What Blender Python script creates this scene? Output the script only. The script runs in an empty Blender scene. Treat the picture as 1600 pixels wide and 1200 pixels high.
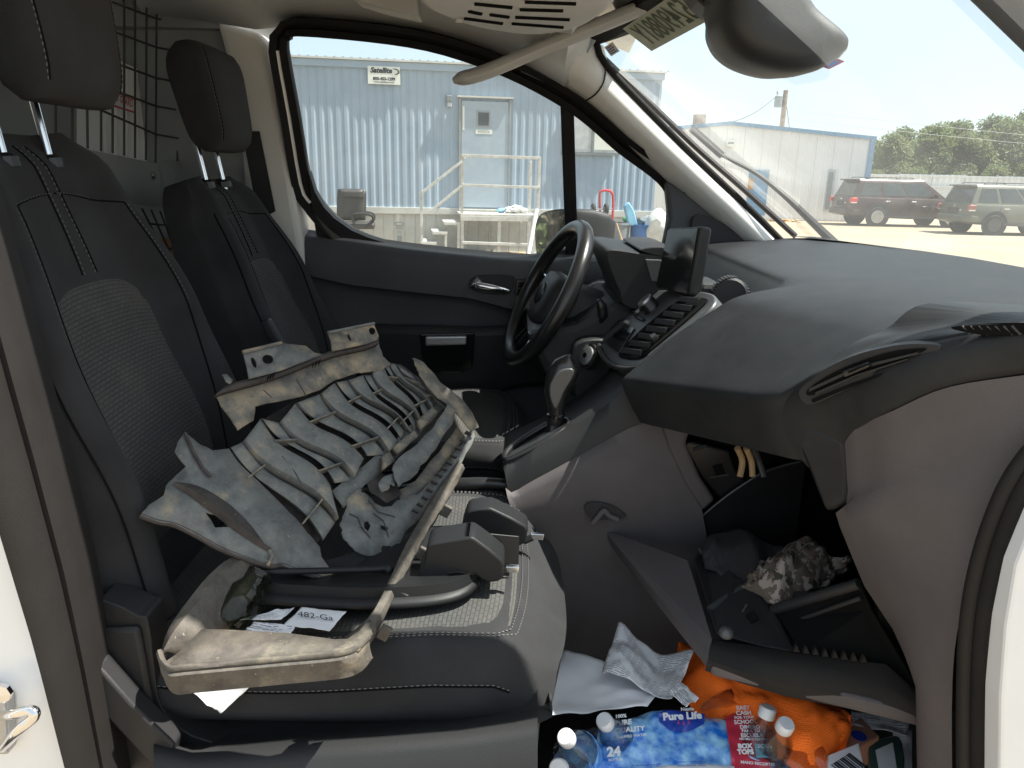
import bpy, bmesh, math, random
from mathutils import Vector, Matrix, noise
random.seed(7)
R = math.radians
S = bpy.context.scene
COL = S.collection

# ------------------------------------------------------------------ camera
F = 1180.0                      # focal length in pixels of a 1600 px wide picture
PITCH, ROLL = R(15.5), R(1.3)
CAM = Vector((0.0, -1.55, 1.45))
_f = Vector((0, math.cos(PITCH), -math.sin(PITCH)))
_u0 = Vector((0, math.sin(PITCH), math.cos(PITCH)))
_r = Vector((1, 0, 0)) * math.cos(ROLL) + _u0 * math.sin(ROLL)
_u = _u0 * math.cos(ROLL) - Vector((1, 0, 0)) * math.sin(ROLL)
cd = bpy.data.cameras.new('camera')
cam = bpy.data.objects.new('camera', cd)
COL.objects.link(cam)
cd.sensor_width = 36.0
cd.lens = 36.0 * F / 1600.0
cd.clip_start, cd.clip_end = 0.02, 2000
cam.matrix_world = Matrix(((_r.x, _u.x, -_f.x, CAM.x), (_r.y, _u.y, -_f.y, CAM.y),
                           (_r.z, _u.z, -_f.z, CAM.z), (0, 0, 0, 1)))
S.camera = cam

# ------------------------------------------------------------------ sky, sun, exposure
SUN_EL, SUN_AZ = R(62), R(-1)          # azimuth measured from +X (the van's nose) towards +Y
w = bpy.data.worlds.new('World')
S.world = w
w.use_nodes = True
wn, wl = w.node_tree.nodes, w.node_tree.links
bg = wn['Background']
sky = wn.new('ShaderNodeTexSky')
sky.sky_type = 'NISHITA'
sky.sun_disc = False
sky.sun_elevation = SUN_EL
sky.sun_rotation = R(90) - SUN_AZ
sky.air_density, sky.dust_density, sky.ozone_density = 1.0, 1.5, 1.0
tcw = wn.new('ShaderNodeTexCoord')
nzw = wn.new('ShaderNodeTexNoise')                       # thin bright cloud veil over the whole sky
nzw.inputs['Scale'].default_value = 2.2
nzw.inputs['Detail'].default_value = 6
wl.new(tcw.outputs['Generated'], nzw.inputs['Vector'])
mrw = wn.new('ShaderNodeMapRange')
mrw.inputs[1].default_value, mrw.inputs[2].default_value = 0.3, 0.7
mrw.inputs[3].default_value, mrw.inputs[4].default_value = 0.45, 0.95
wl.new(nzw.outputs['Fac'], mrw.inputs[0])
mxw = wn.new('ShaderNodeMixRGB')
wl.new(mrw.outputs[0], mxw.inputs[0])
wl.new(sky.outputs[0], mxw.inputs[1])
mxw.inputs[2].default_value = (3.75, 4.25, 4.5, 1)
wl.new(mxw.outputs[0], bg.inputs[0])
bg.inputs[1].default_value = 0.10
sd = bpy.data.lights.new('sun', 'SUN')
sd.energy, sd.angle, sd.color = 5.0, R(0.6), (1.0, 0.95, 0.86)
sun = bpy.data.objects.new('sun', sd)
COL.objects.link(sun)
sdir = Vector((math.cos(SUN_EL) * math.cos(SUN_AZ), math.cos(SUN_EL) * math.sin(SUN_AZ), math.sin(SUN_EL)))
sun.rotation_euler = (-sdir).to_track_quat('-Z', 'Y').to_euler()
sun.location = (0, 0, 30)
vs = S.view_settings
vs.view_transform, vs.look, vs.gamma, vs.use_curve_mapping = 'Standard', 'None', 1.0, False
vs.exposure = 1.38
S.render.engine = 'CYCLES'
S.cycles.use_denoising = True
S.cycles.max_bounces = 10
S.cycles.diffuse_bounces = 5
S.cycles.transparent_max_bounces = 24
S.cycles.sample_clamp_indirect = 6

# ------------------------------------------------------------------ pixel -> place helpers (1600 x 1200 picture)
def ray(px, py):
    return _f + _r * ((px - 800) / F) - _u * ((py - 600) / F)
def P(px, py, Y):
    d = ray(px, py)
    return CAM + d * ((Y - CAM.y) / d.y)
def PZ(px, py, Z):
    d = ray(px, py)
    return CAM + d * ((Z - CAM.z) / d.z)
def PX(px, py, X):
    d = ray(px, py)
    return CAM + d * ((X - CAM.x) / d.x)
def PP(px, py, o, n):
    d = ray(px, py)
    return CAM + d * ((o - CAM).dot(n) / d.dot(n))
def PL(pts, Y):
    return [P(a, b, Y) for a, b in pts]
def PY3(pts):                    # (px, py, Y)
    return [P(*p) for p in pts]

# ------------------------------------------------------------------ materials
def new_mat(name):
    m = bpy.data.materials.new(name)
    m.use_nodes = True
    nt = m.node_tree
    b = nt.nodes['Principled BSDF']
    return m, nt, b
def mat(name, col, rough=0.5, metal=0.0, var=0.12, vscale=6.0, bump=0.0, bscale=200.0, spec=0.5, col2=None,
        dust=0.0, dcol=(0.30, 0.26, 0.20), dscale=3.0, voro=False, coat=0.0, sheen=0.0):
    m, nt, b = new_mat(name)
    N, L = nt.nodes, nt.links
    tc = N.new('ShaderNodeTexCoord')
    n1 = N.new('ShaderNodeTexNoise')
    n1.inputs['Scale'].default_value = vscale
    n1.inputs['Detail'].default_value = 6
    L.new(tc.outputs['Object'], n1.inputs['Vector'])
    mix = N.new('ShaderNodeMixRGB')
    c2 = col2 if col2 else tuple(c * (1 - var) for c in col)
    c1 = col if col2 else tuple(min(1, c * (1 + var)) for c in col)
    mix.inputs[1].default_value = (*c1, 1)
    mix.inputs[2].default_value = (*c2, 1)
    rp = N.new('ShaderNodeValToRGB')
    rp.color_ramp.elements[0].position, rp.color_ramp.elements[1].position = 0.35, 0.65
    L.new(n1.outputs['Fac'], rp.inputs[0])
    L.new(rp.outputs[0], mix.inputs[0])
    out = mix.outputs[0]
    if dust > 0:
        n2 = N.new('ShaderNodeTexNoise')
        n2.inputs['Scale'].default_value = dscale
        n2.inputs['Detail'].default_value = 9
        n2.inputs['Roughness'].default_value = 0.7
        L.new(tc.outputs['Object'], n2.inputs['Vector'])
        r2 = N.new('ShaderNodeValToRGB')
        r2.color_ramp.elements[0].position, r2.color_ramp.elements[1].position = 0.42, 0.75
        r2.color_ramp.elements[1].color = (dust, dust, dust, 1)
        L.new(n2.outputs['Fac'], r2.inputs[0])
        m2 = N.new('ShaderNodeMixRGB')
        L.new(r2.outputs[0], m2.inputs[0])
        L.new(out, m2.inputs[1])
        m2.inputs[2].default_value = (*dcol, 1)
        out = m2.outputs[0]
    L.new(out, b.inputs['Base Color'])
    b.inputs['Roughness'].default_value = rough
    b.inputs['Metallic'].default_value = metal
    b.inputs['Specular IOR Level'].default_value = spec
    b.inputs['Coat Weight'].default_value = coat
    b.inputs['Sheen Weight'].default_value = sheen
    if bump > 0:
        if voro:
            t = N.new('ShaderNodeTexVoronoi')
            t.inputs['Scale'].default_value = bscale
            o = t.outputs['Distance']
        else:
            t = N.new('ShaderNodeTexNoise')
            t.inputs['Scale'].default_value = bscale
            t.inputs['Detail'].default_value = 3
            o = t.outputs['Fac']
        L.new(tc.outputs['Object'], t.inputs['Vector'])
        bp = N.new('ShaderNodeBump')
        bp.inputs['Strength'].default_value = bump
        bp.inputs['Distance'].default_value = 0.002
        L.new(o, bp.inputs['Height'])
        L.new(bp.outputs[0], b.inputs['Normal'])
    return m
def glass(name, tint, refl=1.0, dust=0.0, dcol=(0.8, 0.82, 0.8)):
    m = bpy.data.materials.new(name)
    m.use_nodes = True
    N, L = m.node_tree.nodes, m.node_tree.links
    N.clear()
    o = N.new('ShaderNodeOutputMaterial')
    t = N.new('ShaderNodeBsdfTransparent')
    t.inputs[0].default_value = (*tint, 1)
    g = N.new('ShaderNodeBsdfGlossy')
    g.inputs['Roughness'].default_value = 0.02
    fr = N.new('ShaderNodeFresnel')
    fr.inputs[0].default_value = 1.45
    ml = N.new('ShaderNodeMath')
    ml.operation = 'MULTIPLY'
    ml.inputs[1].default_value = refl
    L.new(fr.outputs[0], ml.inputs[0])
    mx = N.new('ShaderNodeMixShader')
    L.new(ml.outputs[0], mx.inputs[0])
    L.new(t.outputs[0], mx.inputs[1])
    L.new(g.outputs[0], mx.inputs[2])
    out = mx.outputs[0]
    if dust > 0:
        df = N.new('ShaderNodeBsdfTranslucent')
        df.inputs[0].default_value = (*dcol, 1)
        tc = N.new('ShaderNodeTexCoord')
        n = N.new('ShaderNodeTexNoise')
        n.inputs['Scale'].default_value = 3
        n.inputs['Detail'].default_value = 8
        L.new(tc.outputs['Object'], n.inputs['Vector'])
        mr = N.new('ShaderNodeMapRange')
        mr.inputs[1].default_value, mr.inputs[2].default_value = 0.3, 0.75
        mr.inputs[3].default_value, mr.inputs[4].default_value = dust * 0.6, dust * 1.4
        L.new(n.outputs['Fac'], mr.inputs[0])
        m2 = N.new('ShaderNodeMixShader')
        L.new(mr.outputs[0], m2.inputs[0])
        L.new(out, m2.inputs[1])
        L.new(df.outputs[0], m2.inputs[2])
        out = m2.outputs[0]
    L.new(out, o.inputs[0])
    return m

M = {}
M['dash'] = mat('dash_soft_black', (0.015, 0.0162, 0.018), 0.46, bump=0.3, bscale=1100, voro=True, spec=0.25, dust=0.10, dcol=(.11, .105, .10), dscale=16)
M['black'] = mat('plastic_black', (0.022, 0.022, 0.0235), 0.45, bump=0.25, bscale=900, voro=True, spec=0.3, dust=0.05, dcol=(.15, .14, .12))
M['black_smooth'] = mat('plastic_black_smooth', (0.012, 0.012, 0.013), 0.3, dust=0.06, dcol=(.15, .14, .12), dscale=9)
M['gloss_black'] = mat('plastic_gloss_black', (0.008, 0.008, 0.009), 0.12)
M['void'] = mat('void_near_black', (0.006, 0.006, 0.006), 0.95, spec=0.1)  # near-black for seams; paints the darkness into slots, holes and cavities
M['grey'] = mat('plastic_warm_grey', (0.090, 0.080, 0.083), 0.62, spec=0.3, bump=0.3, bscale=800, voro=True, dust=0.10, dcol=(.2, .18, .16), dscale=4)
M['door_grey'] = mat('plastic_charcoal', (0.062, 0.064, 0.068), 0.5, bump=0.3, bscale=800, voro=True, spec=0.35)
M['headliner'] = mat('headliner_felt', (0.62, 0.62, 0.615), 0.95, bump=0.5, bscale=900, var=0.05, spec=0.1)
M['pillar'] = mat('pillar_trim_beige', (0.64, 0.63, 0.60), 0.55, bump=0.2, bscale=700, var=0.04)
M['visor'] = mat('visor_vinyl', (0.46, 0.45, 0.43), 0.6, bump=0.3, bscale=600, var=0.05)
M['fabric'] = mat('fabric_black', (0.030, 0.030, 0.0325), 0.9, bump=0.8, bscale=1100, var=0.2, vscale=9, spec=0.2, dust=0.06, dcol=(.10, .09, .075), dscale=5, sheen=0.05)
M['stitch'] = mat('stitch_thread', (0.14, 0.135, 0.13), 0.8)
M['chrome'] = mat('chrome', (0.75, 0.75, 0.76), 0.12, 1.0, var=0.03)
M['silver'] = mat('satin_silver', (0.42, 0.43, 0.44), 0.38, 0.9, var=0.04)
M['silver_dark'] = mat('satin_grey', (0.075, 0.078, 0.082), 0.42, 0.3, var=0.06)
M['white'] = mat('white_paint', (0.78, 0.79, 0.80), 0.25, var=0.03, coat=0.5)
M['rubber'] = mat('seal_rubber', (0.010, 0.0095, 0.0095), 0.75, bump=0.4, bscale=600, spec=0.2, dust=0.08, dcol=(.10, .085, .07), dscale=8)
M['trim_brown'] = mat('pillar_trim_dark', (0.014, 0.0125, 0.012), 0.62, bump=0.25, bscale=1500, voro=True, spec=0.25, dust=0.05, dcol=(.10, .085, .08), dscale=7)
M['steel'] = mat('painted_steel_grey', (0.30, 0.31, 0.31), 0.5, 0.2, var=0.08)
M['wire'] = mat('cage_wire', (0.07, 0.07, 0.07), 0.5, 0.5)
M['carpet'] = mat('carpet_black', (0.014, 0.014, 0.015), 0.95, bump=0.9, bscale=500, spec=0.1, dust=0.3, dcol=(.09, .08, .07), dscale=12)
M['glass'] = glass('side_window_glass', (0.86, 0.90, 0.89), 0.8, 0.05)
M['windshield'] = glass('windshield_glass', (0.90, 0.935, 0.93), 0.10, 0.045)  # dust film, made denser so its veil also imitates haze over the trees

# ------------------------------------------------------------------ mesh helpers
WORLD = {}
def mk(name, verts, faces, m, parent=None, smooth=None, bevel=0, bseg=2, sub=0, solid=0, soff=-1, uv=None, label=None):
    vs_ = [Vector(v) for v in verts]
    lo = Vector((min(v.x for v in vs_), min(v.y for v in vs_), min(v.z for v in vs_)))
    hi = Vector((max(v.x for v in vs_), max(v.y for v in vs_), max(v.z for v in vs_)))
    c = Vector(((lo.x + hi.x) / 2, (lo.y + hi.y) / 2, lo.z))
    me = bpy.data.meshes.new(name)
    me.from_pydata([v - c for v in vs_], [], faces)
    if uv:
        ul = me.uv_layers.new(name='UVMap')
        for lp in me.loops:
            ul.data[lp.index].uv = uv[lp.vertex_index]
    ms = m if isinstance(m, (list, tuple)) else [m]
    for q in ms:
        me.materials.append(M[q] if isinstance(q, str) else q)
    bm = bmesh.new()
    bm.from_mesh(me)
    bmesh.ops.recalc_face_normals(bm, faces=bm.faces)
    bm.to_mesh(me)
    bm.free()
    o = bpy.data.objects.new(name, me)
    COL.objects.link(o)
    pw = Vector((0, 0, 0))
    if parent is not None:
        o.parent = parent
        pw = WORLD[parent.name]
    o.location = c - pw
    WORLD[o.name] = c
    if smooth is not None:
        for p in me.polygons:
            p.use_smooth = True
        if smooth < 180:
            me.set_sharp_from_angle(angle=R(smooth))
    if solid:
        md = o.modifiers.new('thickness', 'SOLIDIFY')
        md.thickness = solid
        md.offset = soff
    if bevel:
        md = o.modifiers.new('rounding', 'BEVEL')
        md.width, md.segments = bevel, bseg
        md.limit_method = 'ANGLE'
        md.angle_limit = R(35)
    if sub:
        md = o.modifiers.new('subdivision', 'SUBSURF')
        md.levels = md.render_levels = sub
    if label:
        o['label'] = label
    return o
def empty(name, loc, label=None, cat=None, group=None):
    o = bpy.data.objects.new(name, None)
    COL.objects.link(o)
    o.location = loc
    WORLD[o.name] = Vector(loc)
    o.empty_display_size = 0.1
    if label:
        tag(o, label, cat, group)
    return o
def tag(o, label, cat, group=None):
    o['label'], o['category'] = label, cat
    if group:
        o['group'] = group
    return o
def struct(o, kind='structure'):
    o['kind'] = kind
    return o
def cr(pts, n=6, closed=False):
    """Catmull-Rom resample of a list of Vectors/tuples"""
    ps = [Vector(p) for p in pts]
    k = len(ps)
    out = []
    rng = range(k) if closed else range(k - 1)
    for i in rng:
        p1, p2 = ps[i], ps[(i + 1) % k]
        p0 = ps[(i - 1) % k] if (closed or i > 0) else p1 * 2 - p2
        p3 = ps[(i + 2) % k] if (closed or i + 2 < k) else p2 * 2 - p1
        for j in range(n):
            t = j / n
            out.append(0.5 * ((2 * p1) + (p2 - p0) * t + (2 * p0 - 5 * p1 + 4 * p2 - p3) * t * t
                              + (3 * p1 - p0 - 3 * p2 + p3) * t ** 3))
    if not closed:
        out.append(ps[-1])
    return out
def resample(pts, n):
    ps = [Vector(p) for p in pts]
    L = [0.0]
    for a, b in zip(ps, ps[1:]):
        L.append(L[-1] + (b - a).length)
    out, j = [], 0
    for i in range(n):
        s = L[-1] * i / (n - 1)
        while j < len(ps) - 2 and L[j + 1] < s:
            j += 1
        q = (s - L[j]) / max(1e-9, L[j + 1] - L[j])
        out.append(ps[j].lerp(ps[j + 1], min(1, max(0, q))))
    return out
def grid(rows, close_r=False, close_c=False, cap=False):
    nr, nc = len(rows), len(rows[0])
    v = [p for r_ in rows for p in r_]
    f = []
    for i in range(nr if close_r else nr - 1):
        for j in range(nc if close_c else nc - 1):
            a, b = i * nc + j, i * nc + (j + 1) % nc
            c, d = ((i + 1) % nr) * nc + (j + 1) % nc, ((i + 1) % nr) * nc + j
            f.append((a, b, c, d))
    if cap:
        f.append(tuple(range(nc)))
        f.append(tuple((nr - 1) * nc + j for j in range(nc)))
    return v, f
def join(*parts):
    V, Fc = [], []
    for v, f in parts:
        k = len(V)
        V += list(v)
        Fc += [tuple(i + k for i in q) for q in f]
    return V, Fc
def slab(poly, vec):
    """polygon (3D points) extruded by vec"""
    n = len(poly)
    vec = Vector(vec)
    v = [Vector(p) for p in poly] + [Vector(p) + vec for p in poly]
    f = [tuple(range(n)), tuple(range(2 * n - 1, n - 1, -1))]
    f += [(i, (i + 1) % n, n + (i + 1) % n, n + i) for i in range(n)]
    return v, f
def boxg(c, s, rot=None):
    c = Vector(c)
    hx, hy, hz = s[0] / 2, s[1] / 2, s[2] / 2
    v = [Vector((x, y, z)) for x in (-hx, hx) for y in (-hy, hy) for z in (-hz, hz)]
    if rot is not None:
        v = [rot @ q for q in v]
    v = [q + c for q in v]
    f = [(0, 1, 3, 2), (4, 6, 7, 5), (0, 4, 5, 1), (2, 3, 7, 6), (0, 2, 6, 4), (1, 5, 7, 3)]
    return v, f
def rotz(a):
    return Matrix.Rotation(a, 3, 'Z')
def roty(a):
    return Matrix.Rotation(a, 3, 'Y')
def rotx(a):
    return Matrix.Rotation(a, 3, 'X')
def tubeg(path, r, n=8, cap=True, closed=False):
    ps = [Vector(p) for p in path]
    k = len(ps)
    rows = []
    prev = None
    for i, p in enumerate(ps):
        a = ps[(i - 1) % k] if (closed or i > 0) else p
        b = ps[(i + 1) % k] if (closed or i < k - 1) else p
        t = (b - a).normalized()
        if prev is None:
            up = Vector((0, 0, 1)) if abs(t.z) < 0.9 else Vector((1, 0, 0))
            s = t.cross(up).normalized()
        else:
            s = (prev - t * prev.dot(t)).normalized()
        prev = s
        q = t.cross(s)
        rr = r[i] if isinstance(r, (list, tuple)) else r
        rows.append([p + (s * math.cos(2 * math.pi * j / n) + q * math.sin(2 * math.pi * j / n)) * rr for j in range(n)])
    return grid(rows, close_r=closed, close_c=True, cap=cap and not closed)
def lathe(prof, o, axis=(0, 0, 1), n=16):
    """prof: list of (radius, height along axis)"""
    ax = Vector(axis).normalized()
    up = Vector((0, 0, 1)) if abs(ax.z) < 0.9 else Vector((1, 0, 0))
    s = ax.cross(up).normalized()
    q = ax.cross(s)
    o = Vector(o)
    rows = [[o + ax * h + (s * math.cos(2 * math.pi * j / n) + q * math.sin(2 * math.pi * j / n)) * r_ for j in range(n)] for r_, h in prof]
    return grid(rows, close_c=True, cap=True)
def text_geo(body, size, o, xdir, updir, align='CENTER', thick=0.0, shear=0.0, bold=0.0):
    """flat lettering as mesh data, laid in the plane spanned by xdir and updir"""
    cu = bpy.data.curves.new('lettering', 'FONT')
    cu.body = body
    cu.size = size
    cu.align_x = align
    cu.align_y = 'CENTER'
    cu.shear = shear
    cu.offset = bold
    cu.resolution_u = 3
    ob = bpy.data.objects.new('lettering', cu)
    COL.objects.link(ob)
    dg = bpy.context.evaluated_depsgraph_get()
    me = bpy.data.meshes.new_from_object(ob.evaluated_get(dg))
    xd, ud = Vector(xdir), Vector(updir)
    o = Vector(o)
    v = [o + xd * q.co.x + ud * q.co.y for q in me.vertices]
    f = [tuple(p.vertices) for p in me.polygons]
    bpy.data.objects.remove(ob)
    bpy.data.curves.remove(cu)
    bpy.data.meshes.remove(me)
    return v, f
def copy_tree(o, parent=None, delta=None):
    c = o.copy()
    COL.objects.link(c)
    c.parent = parent
    if delta is not None:
        c.location = o.location + Vector(delta)
    for ch in o.children:
        copy_tree(ch, c)
    return c

# ================================================================== OUTSIDE
M['trailer'] = mat('trailer_blue_metal', (0.31, 0.39, 0.48), 0.6, var=0.06, vscale=1.5, dust=0.35, dcol=(.40, .46, .52), dscale=2.5)
M['trailer_door'] = mat('trailer_door_paint', (0.34, 0.41, 0.48), 0.5, var=0.04, dust=0.2, dcol=(.5, .52, .54), dscale=2)
M['skirt'] = mat('skirt_white', (0.56, 0.56, 0.53), 0.6, var=0.06, vscale=3, dust=0.4, dcol=(.42, .39, .33), dscale=3)
M['wood_white'] = mat('whitewashed_wood', (0.50, 0.49, 0.46), 0.8, var=0.15, vscale=12, bump=0.3, bscale=60)
M['sign'] = mat('sign_white', (0.72, 0.74, 0.68), 0.5, var=0.03)
M['ink'] = mat('ink_dark', (0.03, 0.035, 0.045), 0.7)
M['pane_dark'] = mat('window_pane_dark', (0.06, 0.075, 0.085), 0.08, spec=0.6)
M['blind'] = mat('window_blind', (0.45, 0.47, 0.48), 0.6)
M['leather'] = mat('worn_black_leather', (0.035, 0.034, 0.034), 0.45, bump=0.4, bscale=60, dust=0.25, dcol=(.12, .11, .1), dscale=10)
M['red'] = mat('red_tube_paint', (0.48, 0.05, 0.06), 0.4, dust=0.2, dcol=(.4, .2, .18))
M['tyre'] = mat('tyre_rubber', (0.03, 0.03, 0.03), 0.8, dust=0.3, dcol=(.17, .15, .12), dscale=8)
M['bin_grey'] = mat('bin_grey', (0.20, 0.22, 0.23), 0.6)
M['barrel_blue'] = mat('barrel_blue', (0.03, 0.13, 0.38), 0.45)
M['bag_white'] = mat('bag_white', (0.62, 0.62, 0.60), 0.5, bump=0.5, bscale=25)
M['tarp'] = mat('tarp_light_blue', (0.22, 0.47, 0.66), 0.4, bump=0.5, bscale=30)
M['green'] = mat('green_plastic', (0.04, 0.32, 0.12), 0.4)
M['wood'] = mat('wood_handle', (0.45, 0.30, 0.16), 0.6)
M['shed'] = mat('shed_metal_white', (0.80, 0.80, 0.79), 0.55, var=0.05, vscale=.8, dust=0.12, dcol=(.6, .59, .57), dscale=1.2)
M['shed_blue'] = mat('shed_trim_blue', (0.20, 0.34, 0.50), 0.5, var=0.1)
M['fence'] = mat('fence_metal', (0.62, 0.64, 0.65), 0.5, var=0.06, vscale=.7, dust=0.2, dcol=(.4, .38, .34), dscale=1)
M['pole'] = mat('utility_pole_wood', (0.22, 0.18, 0.15), 0.9, var=0.2)
M['bark'] = mat('bark', (0.11, 0.09, 0.07), 0.95, var=0.3, bump=0.6, bscale=30)

def leaf_mat(name, a, b):
    m, nt, bs = new_mat(name)
    N, L = nt.nodes, nt.links
    g = N.new('ShaderNodeNewGeometry')
    mx = N.new('ShaderNodeMixRGB')
    L.new(g.outputs['Random Per Island'], mx.inputs[0])
    mx.inputs[1].default_value = (*a, 1)
    mx.inputs[2].default_value = (*b, 1)
    L.new(mx.outputs[0], bs.inputs['Base Color'])
    bs.inputs['Roughness'].default_value = 0.6
    tr = N.new('ShaderNodeBsdfTranslucent')
    L.new(mx.outputs[0], tr.inputs[0])
    ms = N.new('ShaderNodeMixShader')
    ms.inputs[0].default_value = 0.5
    L.new(bs.outputs[0], ms.inputs[1])
    L.new(tr.outputs[0], ms.inputs[2])
    L.new(ms.outputs[0], N['Material Output'].inputs[0])
    return m
M['leaf_a'] = leaf_mat('foliage_mid', (0.13, 0.17, 0.065), (0.19, 0.23, 0.10))
M['leaf_b'] = leaf_mat('foliage_dark', (0.11, 0.15, 0.065), (0.17, 0.205, 0.10))
M['leaf_c'] = leaf_mat('foliage_pale', (0.13, 0.16, 0.07), (0.20, 0.22, 0.11))

# ---- ground: one sheet, dipping a little towards the far cars
def ground_mat():
    m, nt, b = new_mat('sand_yard')
    N, L = nt.nodes, nt.links
    tc = N.new('ShaderNodeTexCoord')
    def nz(s, d=8, rgh=0.6):
        n = N.new('ShaderNodeTexNoise')
        n.inputs['Scale'].default_value = s
        n.inputs['Detail'].default_value = d
        n.inputs['Roughness'].default_value = rgh
        L.new(tc.outputs['Object'], n.inputs['Vector'])
        return n.outputs['Fac']
    def ramp(fac, p0, p1):
        r_ = N.new('ShaderNodeValToRGB')
        r_.color_ramp.elements[0].position, r_.color_ramp.elements[1].position = p0, p1
        L.new(fac, r_.inputs[0])
        return r_.outputs[0]
    a = N.new('ShaderNodeMixRGB')
    a.inputs[1].default_value = (0.285, 0.24, 0.175, 1)
    a.inputs[2].default_value = (0.235, 0.19, 0.135, 1)
    L.new(ramp(nz(0.25), 0.4, 0.7), a.inputs[0])
    c = N.new('ShaderNodeMixRGB')
    L.new(a.outputs[0], c.inputs[1])
    c.inputs[2].default_value = (0.18, 0.13, 0.09, 1)
    L.new(ramp(nz(1.7, 10, 0.7), 0.58, 0.72), c.inputs[0])
    L.new(c.outputs[0], b.inputs['Base Color'])
    b.inputs['Roughness'].default_value = 0.95
    bp = N.new('ShaderNodeBump')
    bp.inputs['Strength'].default_value = 0.8
    bp.inputs['Distance'].default_value = 0.06
    L.new(nz(2.5, 10), bp.inputs['Height'])
    L.new(bp.outputs[0], b.inputs['Normal'])
    return m
def gz(x, y):
    t = min(1, max(0, (x - 5) / 6))
    t = t * t * (3 - 2 * t)
    return -0.3 * t
xs = [-400, -150, -60, -20, -8, 0, 4] + [5 + 0.5 * i for i in range(14)] + [14, 20, 30, 60, 150, 400]
ys = [-400, -100, -30, -10, 0, 5, 8, 11, 14, 18, 24, 30, 36, 45, 60, 90, 160, 400]
g_ = mk('ground', *grid([[Vector((x, y, gz(x, y))) for y in ys] for x in xs]), ground_mat(), smooth=180)
struct(g_)

# ---- office trailer
TO = Vector((-2.5, 13.0, 0))
TT = Vector((5.25, 0.8, 0)).normalized()
TN = Vector((TT.y, -TT.x, 0))
def T(s, z, e=0.0):
    return TO + TT * s + TN * e + Vector((0, 0, z))
def TP(px, py, e=0.0):
    q = PP(px, py, TO + TN * e, TN) - TO
    return q.dot(TT), q.z
def tbox(s0, s1, z0, z1, e0, e1):
    v = [T(s, z, e) for s in (s0, s1) for e in (e0, e1) for z in (z0, z1)]
    f = [(0, 1, 3, 2), (4, 6, 7, 5), (0, 4, 5, 1), (2, 3, 7, 6), (0, 2, 6, 4), (1, 5, 7, 3)]
    return v, f
sR = TP(1036, 112)[0]
ztop = TP(590, 96)[1]
zband = 0.76
tr_ = empty('office_trailer', T(0.5, 0, -1.4), 'long pale blue corrugated metal office trailer with white skirting seen through the side window', 'trailer')
mk('shell', *tbox(-7, sR, zband + .02, ztop + .02, -3.0, -0.02), 'trailer', tr_)
sL, pw_, per = -6.6, 1.176, 0.147
k = 0
while sL + pw_ * k < sR - 0.05:
    a, b = sL + pw_ * k, min(sR, sL + pw_ * (k + 1))
    prof = []
    s = a
    while s < b - 1e-4:
        for ds, e in ((0, 0.0), (0.045, 0.0), (0.07, 0.009), (0.12, 0.009)):
            if s + ds < b:
                prof.append((s + ds, e))
        s += per
    prof.append((b, 0.006))
    rows = [[T(q, z, e + 0.002 * (k % 2)) for q, e in prof] for z in (zband + 0.03, ztop - 0.1)]
    mk('wall_panel', *grid(rows), 'trailer', tr_)
    k += 1
k = 0
while -6.6 + 0.6 * k < sR - 0.05:
    a, b = -6.6 + 0.6 * k, min(sR - .02, -6.6 + 0.6 * (k + 1))
    prof, s = [], a
    while s < b - 1e-4:
        for ds, e in ((0, 0.0), (0.012, 0.012), (0.185, 0.012), (0.198, 0.0)):
            if s + ds < b:
                prof.append((s + ds, e))
        s += 0.2
    prof.append((b, 0.0))
    jit = random.uniform(-0.01, 0.01)
    rows = [[T(q, z, e - 0.03 + jit) for q, e in prof] for z in (0.0, zband - 0.06)]
    mk('skirt_panel', *grid(rows), 'skirt', tr_)
    k += 1
mk('base_trim', *tbox(-6.6, sR, zband - .07, zband + .05, 0.0, 0.035), 'skirt', tr_, bevel=.004)
mk('roof_fascia', *tbox(-7, sR + .03, ztop - .12, ztop + .0, 0.0, 0.05), 'trailer', tr_, bevel=.005)
mk('roof_flashing', *tbox(-7, sR + .05, ztop + .004, ztop + .035, -3.0, 0.08), 'skirt', tr_)
# flashing cleats along the roof edge
cl = []
for i in range(70):
    cl.append(tbox(-5 + i * .15, -4.97 + i * .15, ztop + .037, ztop + .05, 0.03, 0.075))
struct(mk('flashing_cleats', *join(*cl), 'steel', tr_), 'stuff')
# door
s0, z1 = TP(721, 157, .04)
s1, _ = TP(795, 157, .04)
_, z0 = TP(757, 324, .04)
dr = mk('door', *tbox(s0, s1, z0, z1, 0.026, 0.05), 'trailer_door', tr_, bevel=.004)
fr = [tbox(s0 - .05, s0 - .008, z0 - .03, z1 + .05, .024, .062), tbox(s1 + .008, s1 + .04, z0 - .03, z1 + .05, .024, .062)]
mk('door_frame', *join(*fr), 'steel', tr_, bevel=.004)
mk('door_drip_cap', *tbox(s0 - .08, s1 + .08, z1 + .055, z1 + .085, .024, .10), 'skirt', tr_)
mk('door_sill', *tbox(s0 - .04, s1 + .03, z0 - .06, z0 - .032, .024, .12), 'skirt', tr_)
a, b = TP(745, 198, .05), TP(766, 174, .05)
mk('window', *tbox(a[0], b[0], a[1], b[1], .051, .06), 'steel', dr)
mk('pane', *tbox(a[0] + .025, b[0] - .025, a[1] + .025, b[1] - .025, .0605, .063), 'pane_dark', dr)
a, b = TP(743, 209, .05), TP(769, 203, .05)
mk('notice', *tbox(a[0], b[0], a[1], b[1], .052, .054), 'sign', dr)
mk('notice_lettering', *text_geo('KNOCK', .06, T((a[0] + b[0]) / 2, (a[1] + b[1]) / 2, .0555), TT, (0, 0, 1), bold=.001), 'bin_grey', dr)
a, b = TP(722, 203, .05), TP(725, 166, .05)
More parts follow.
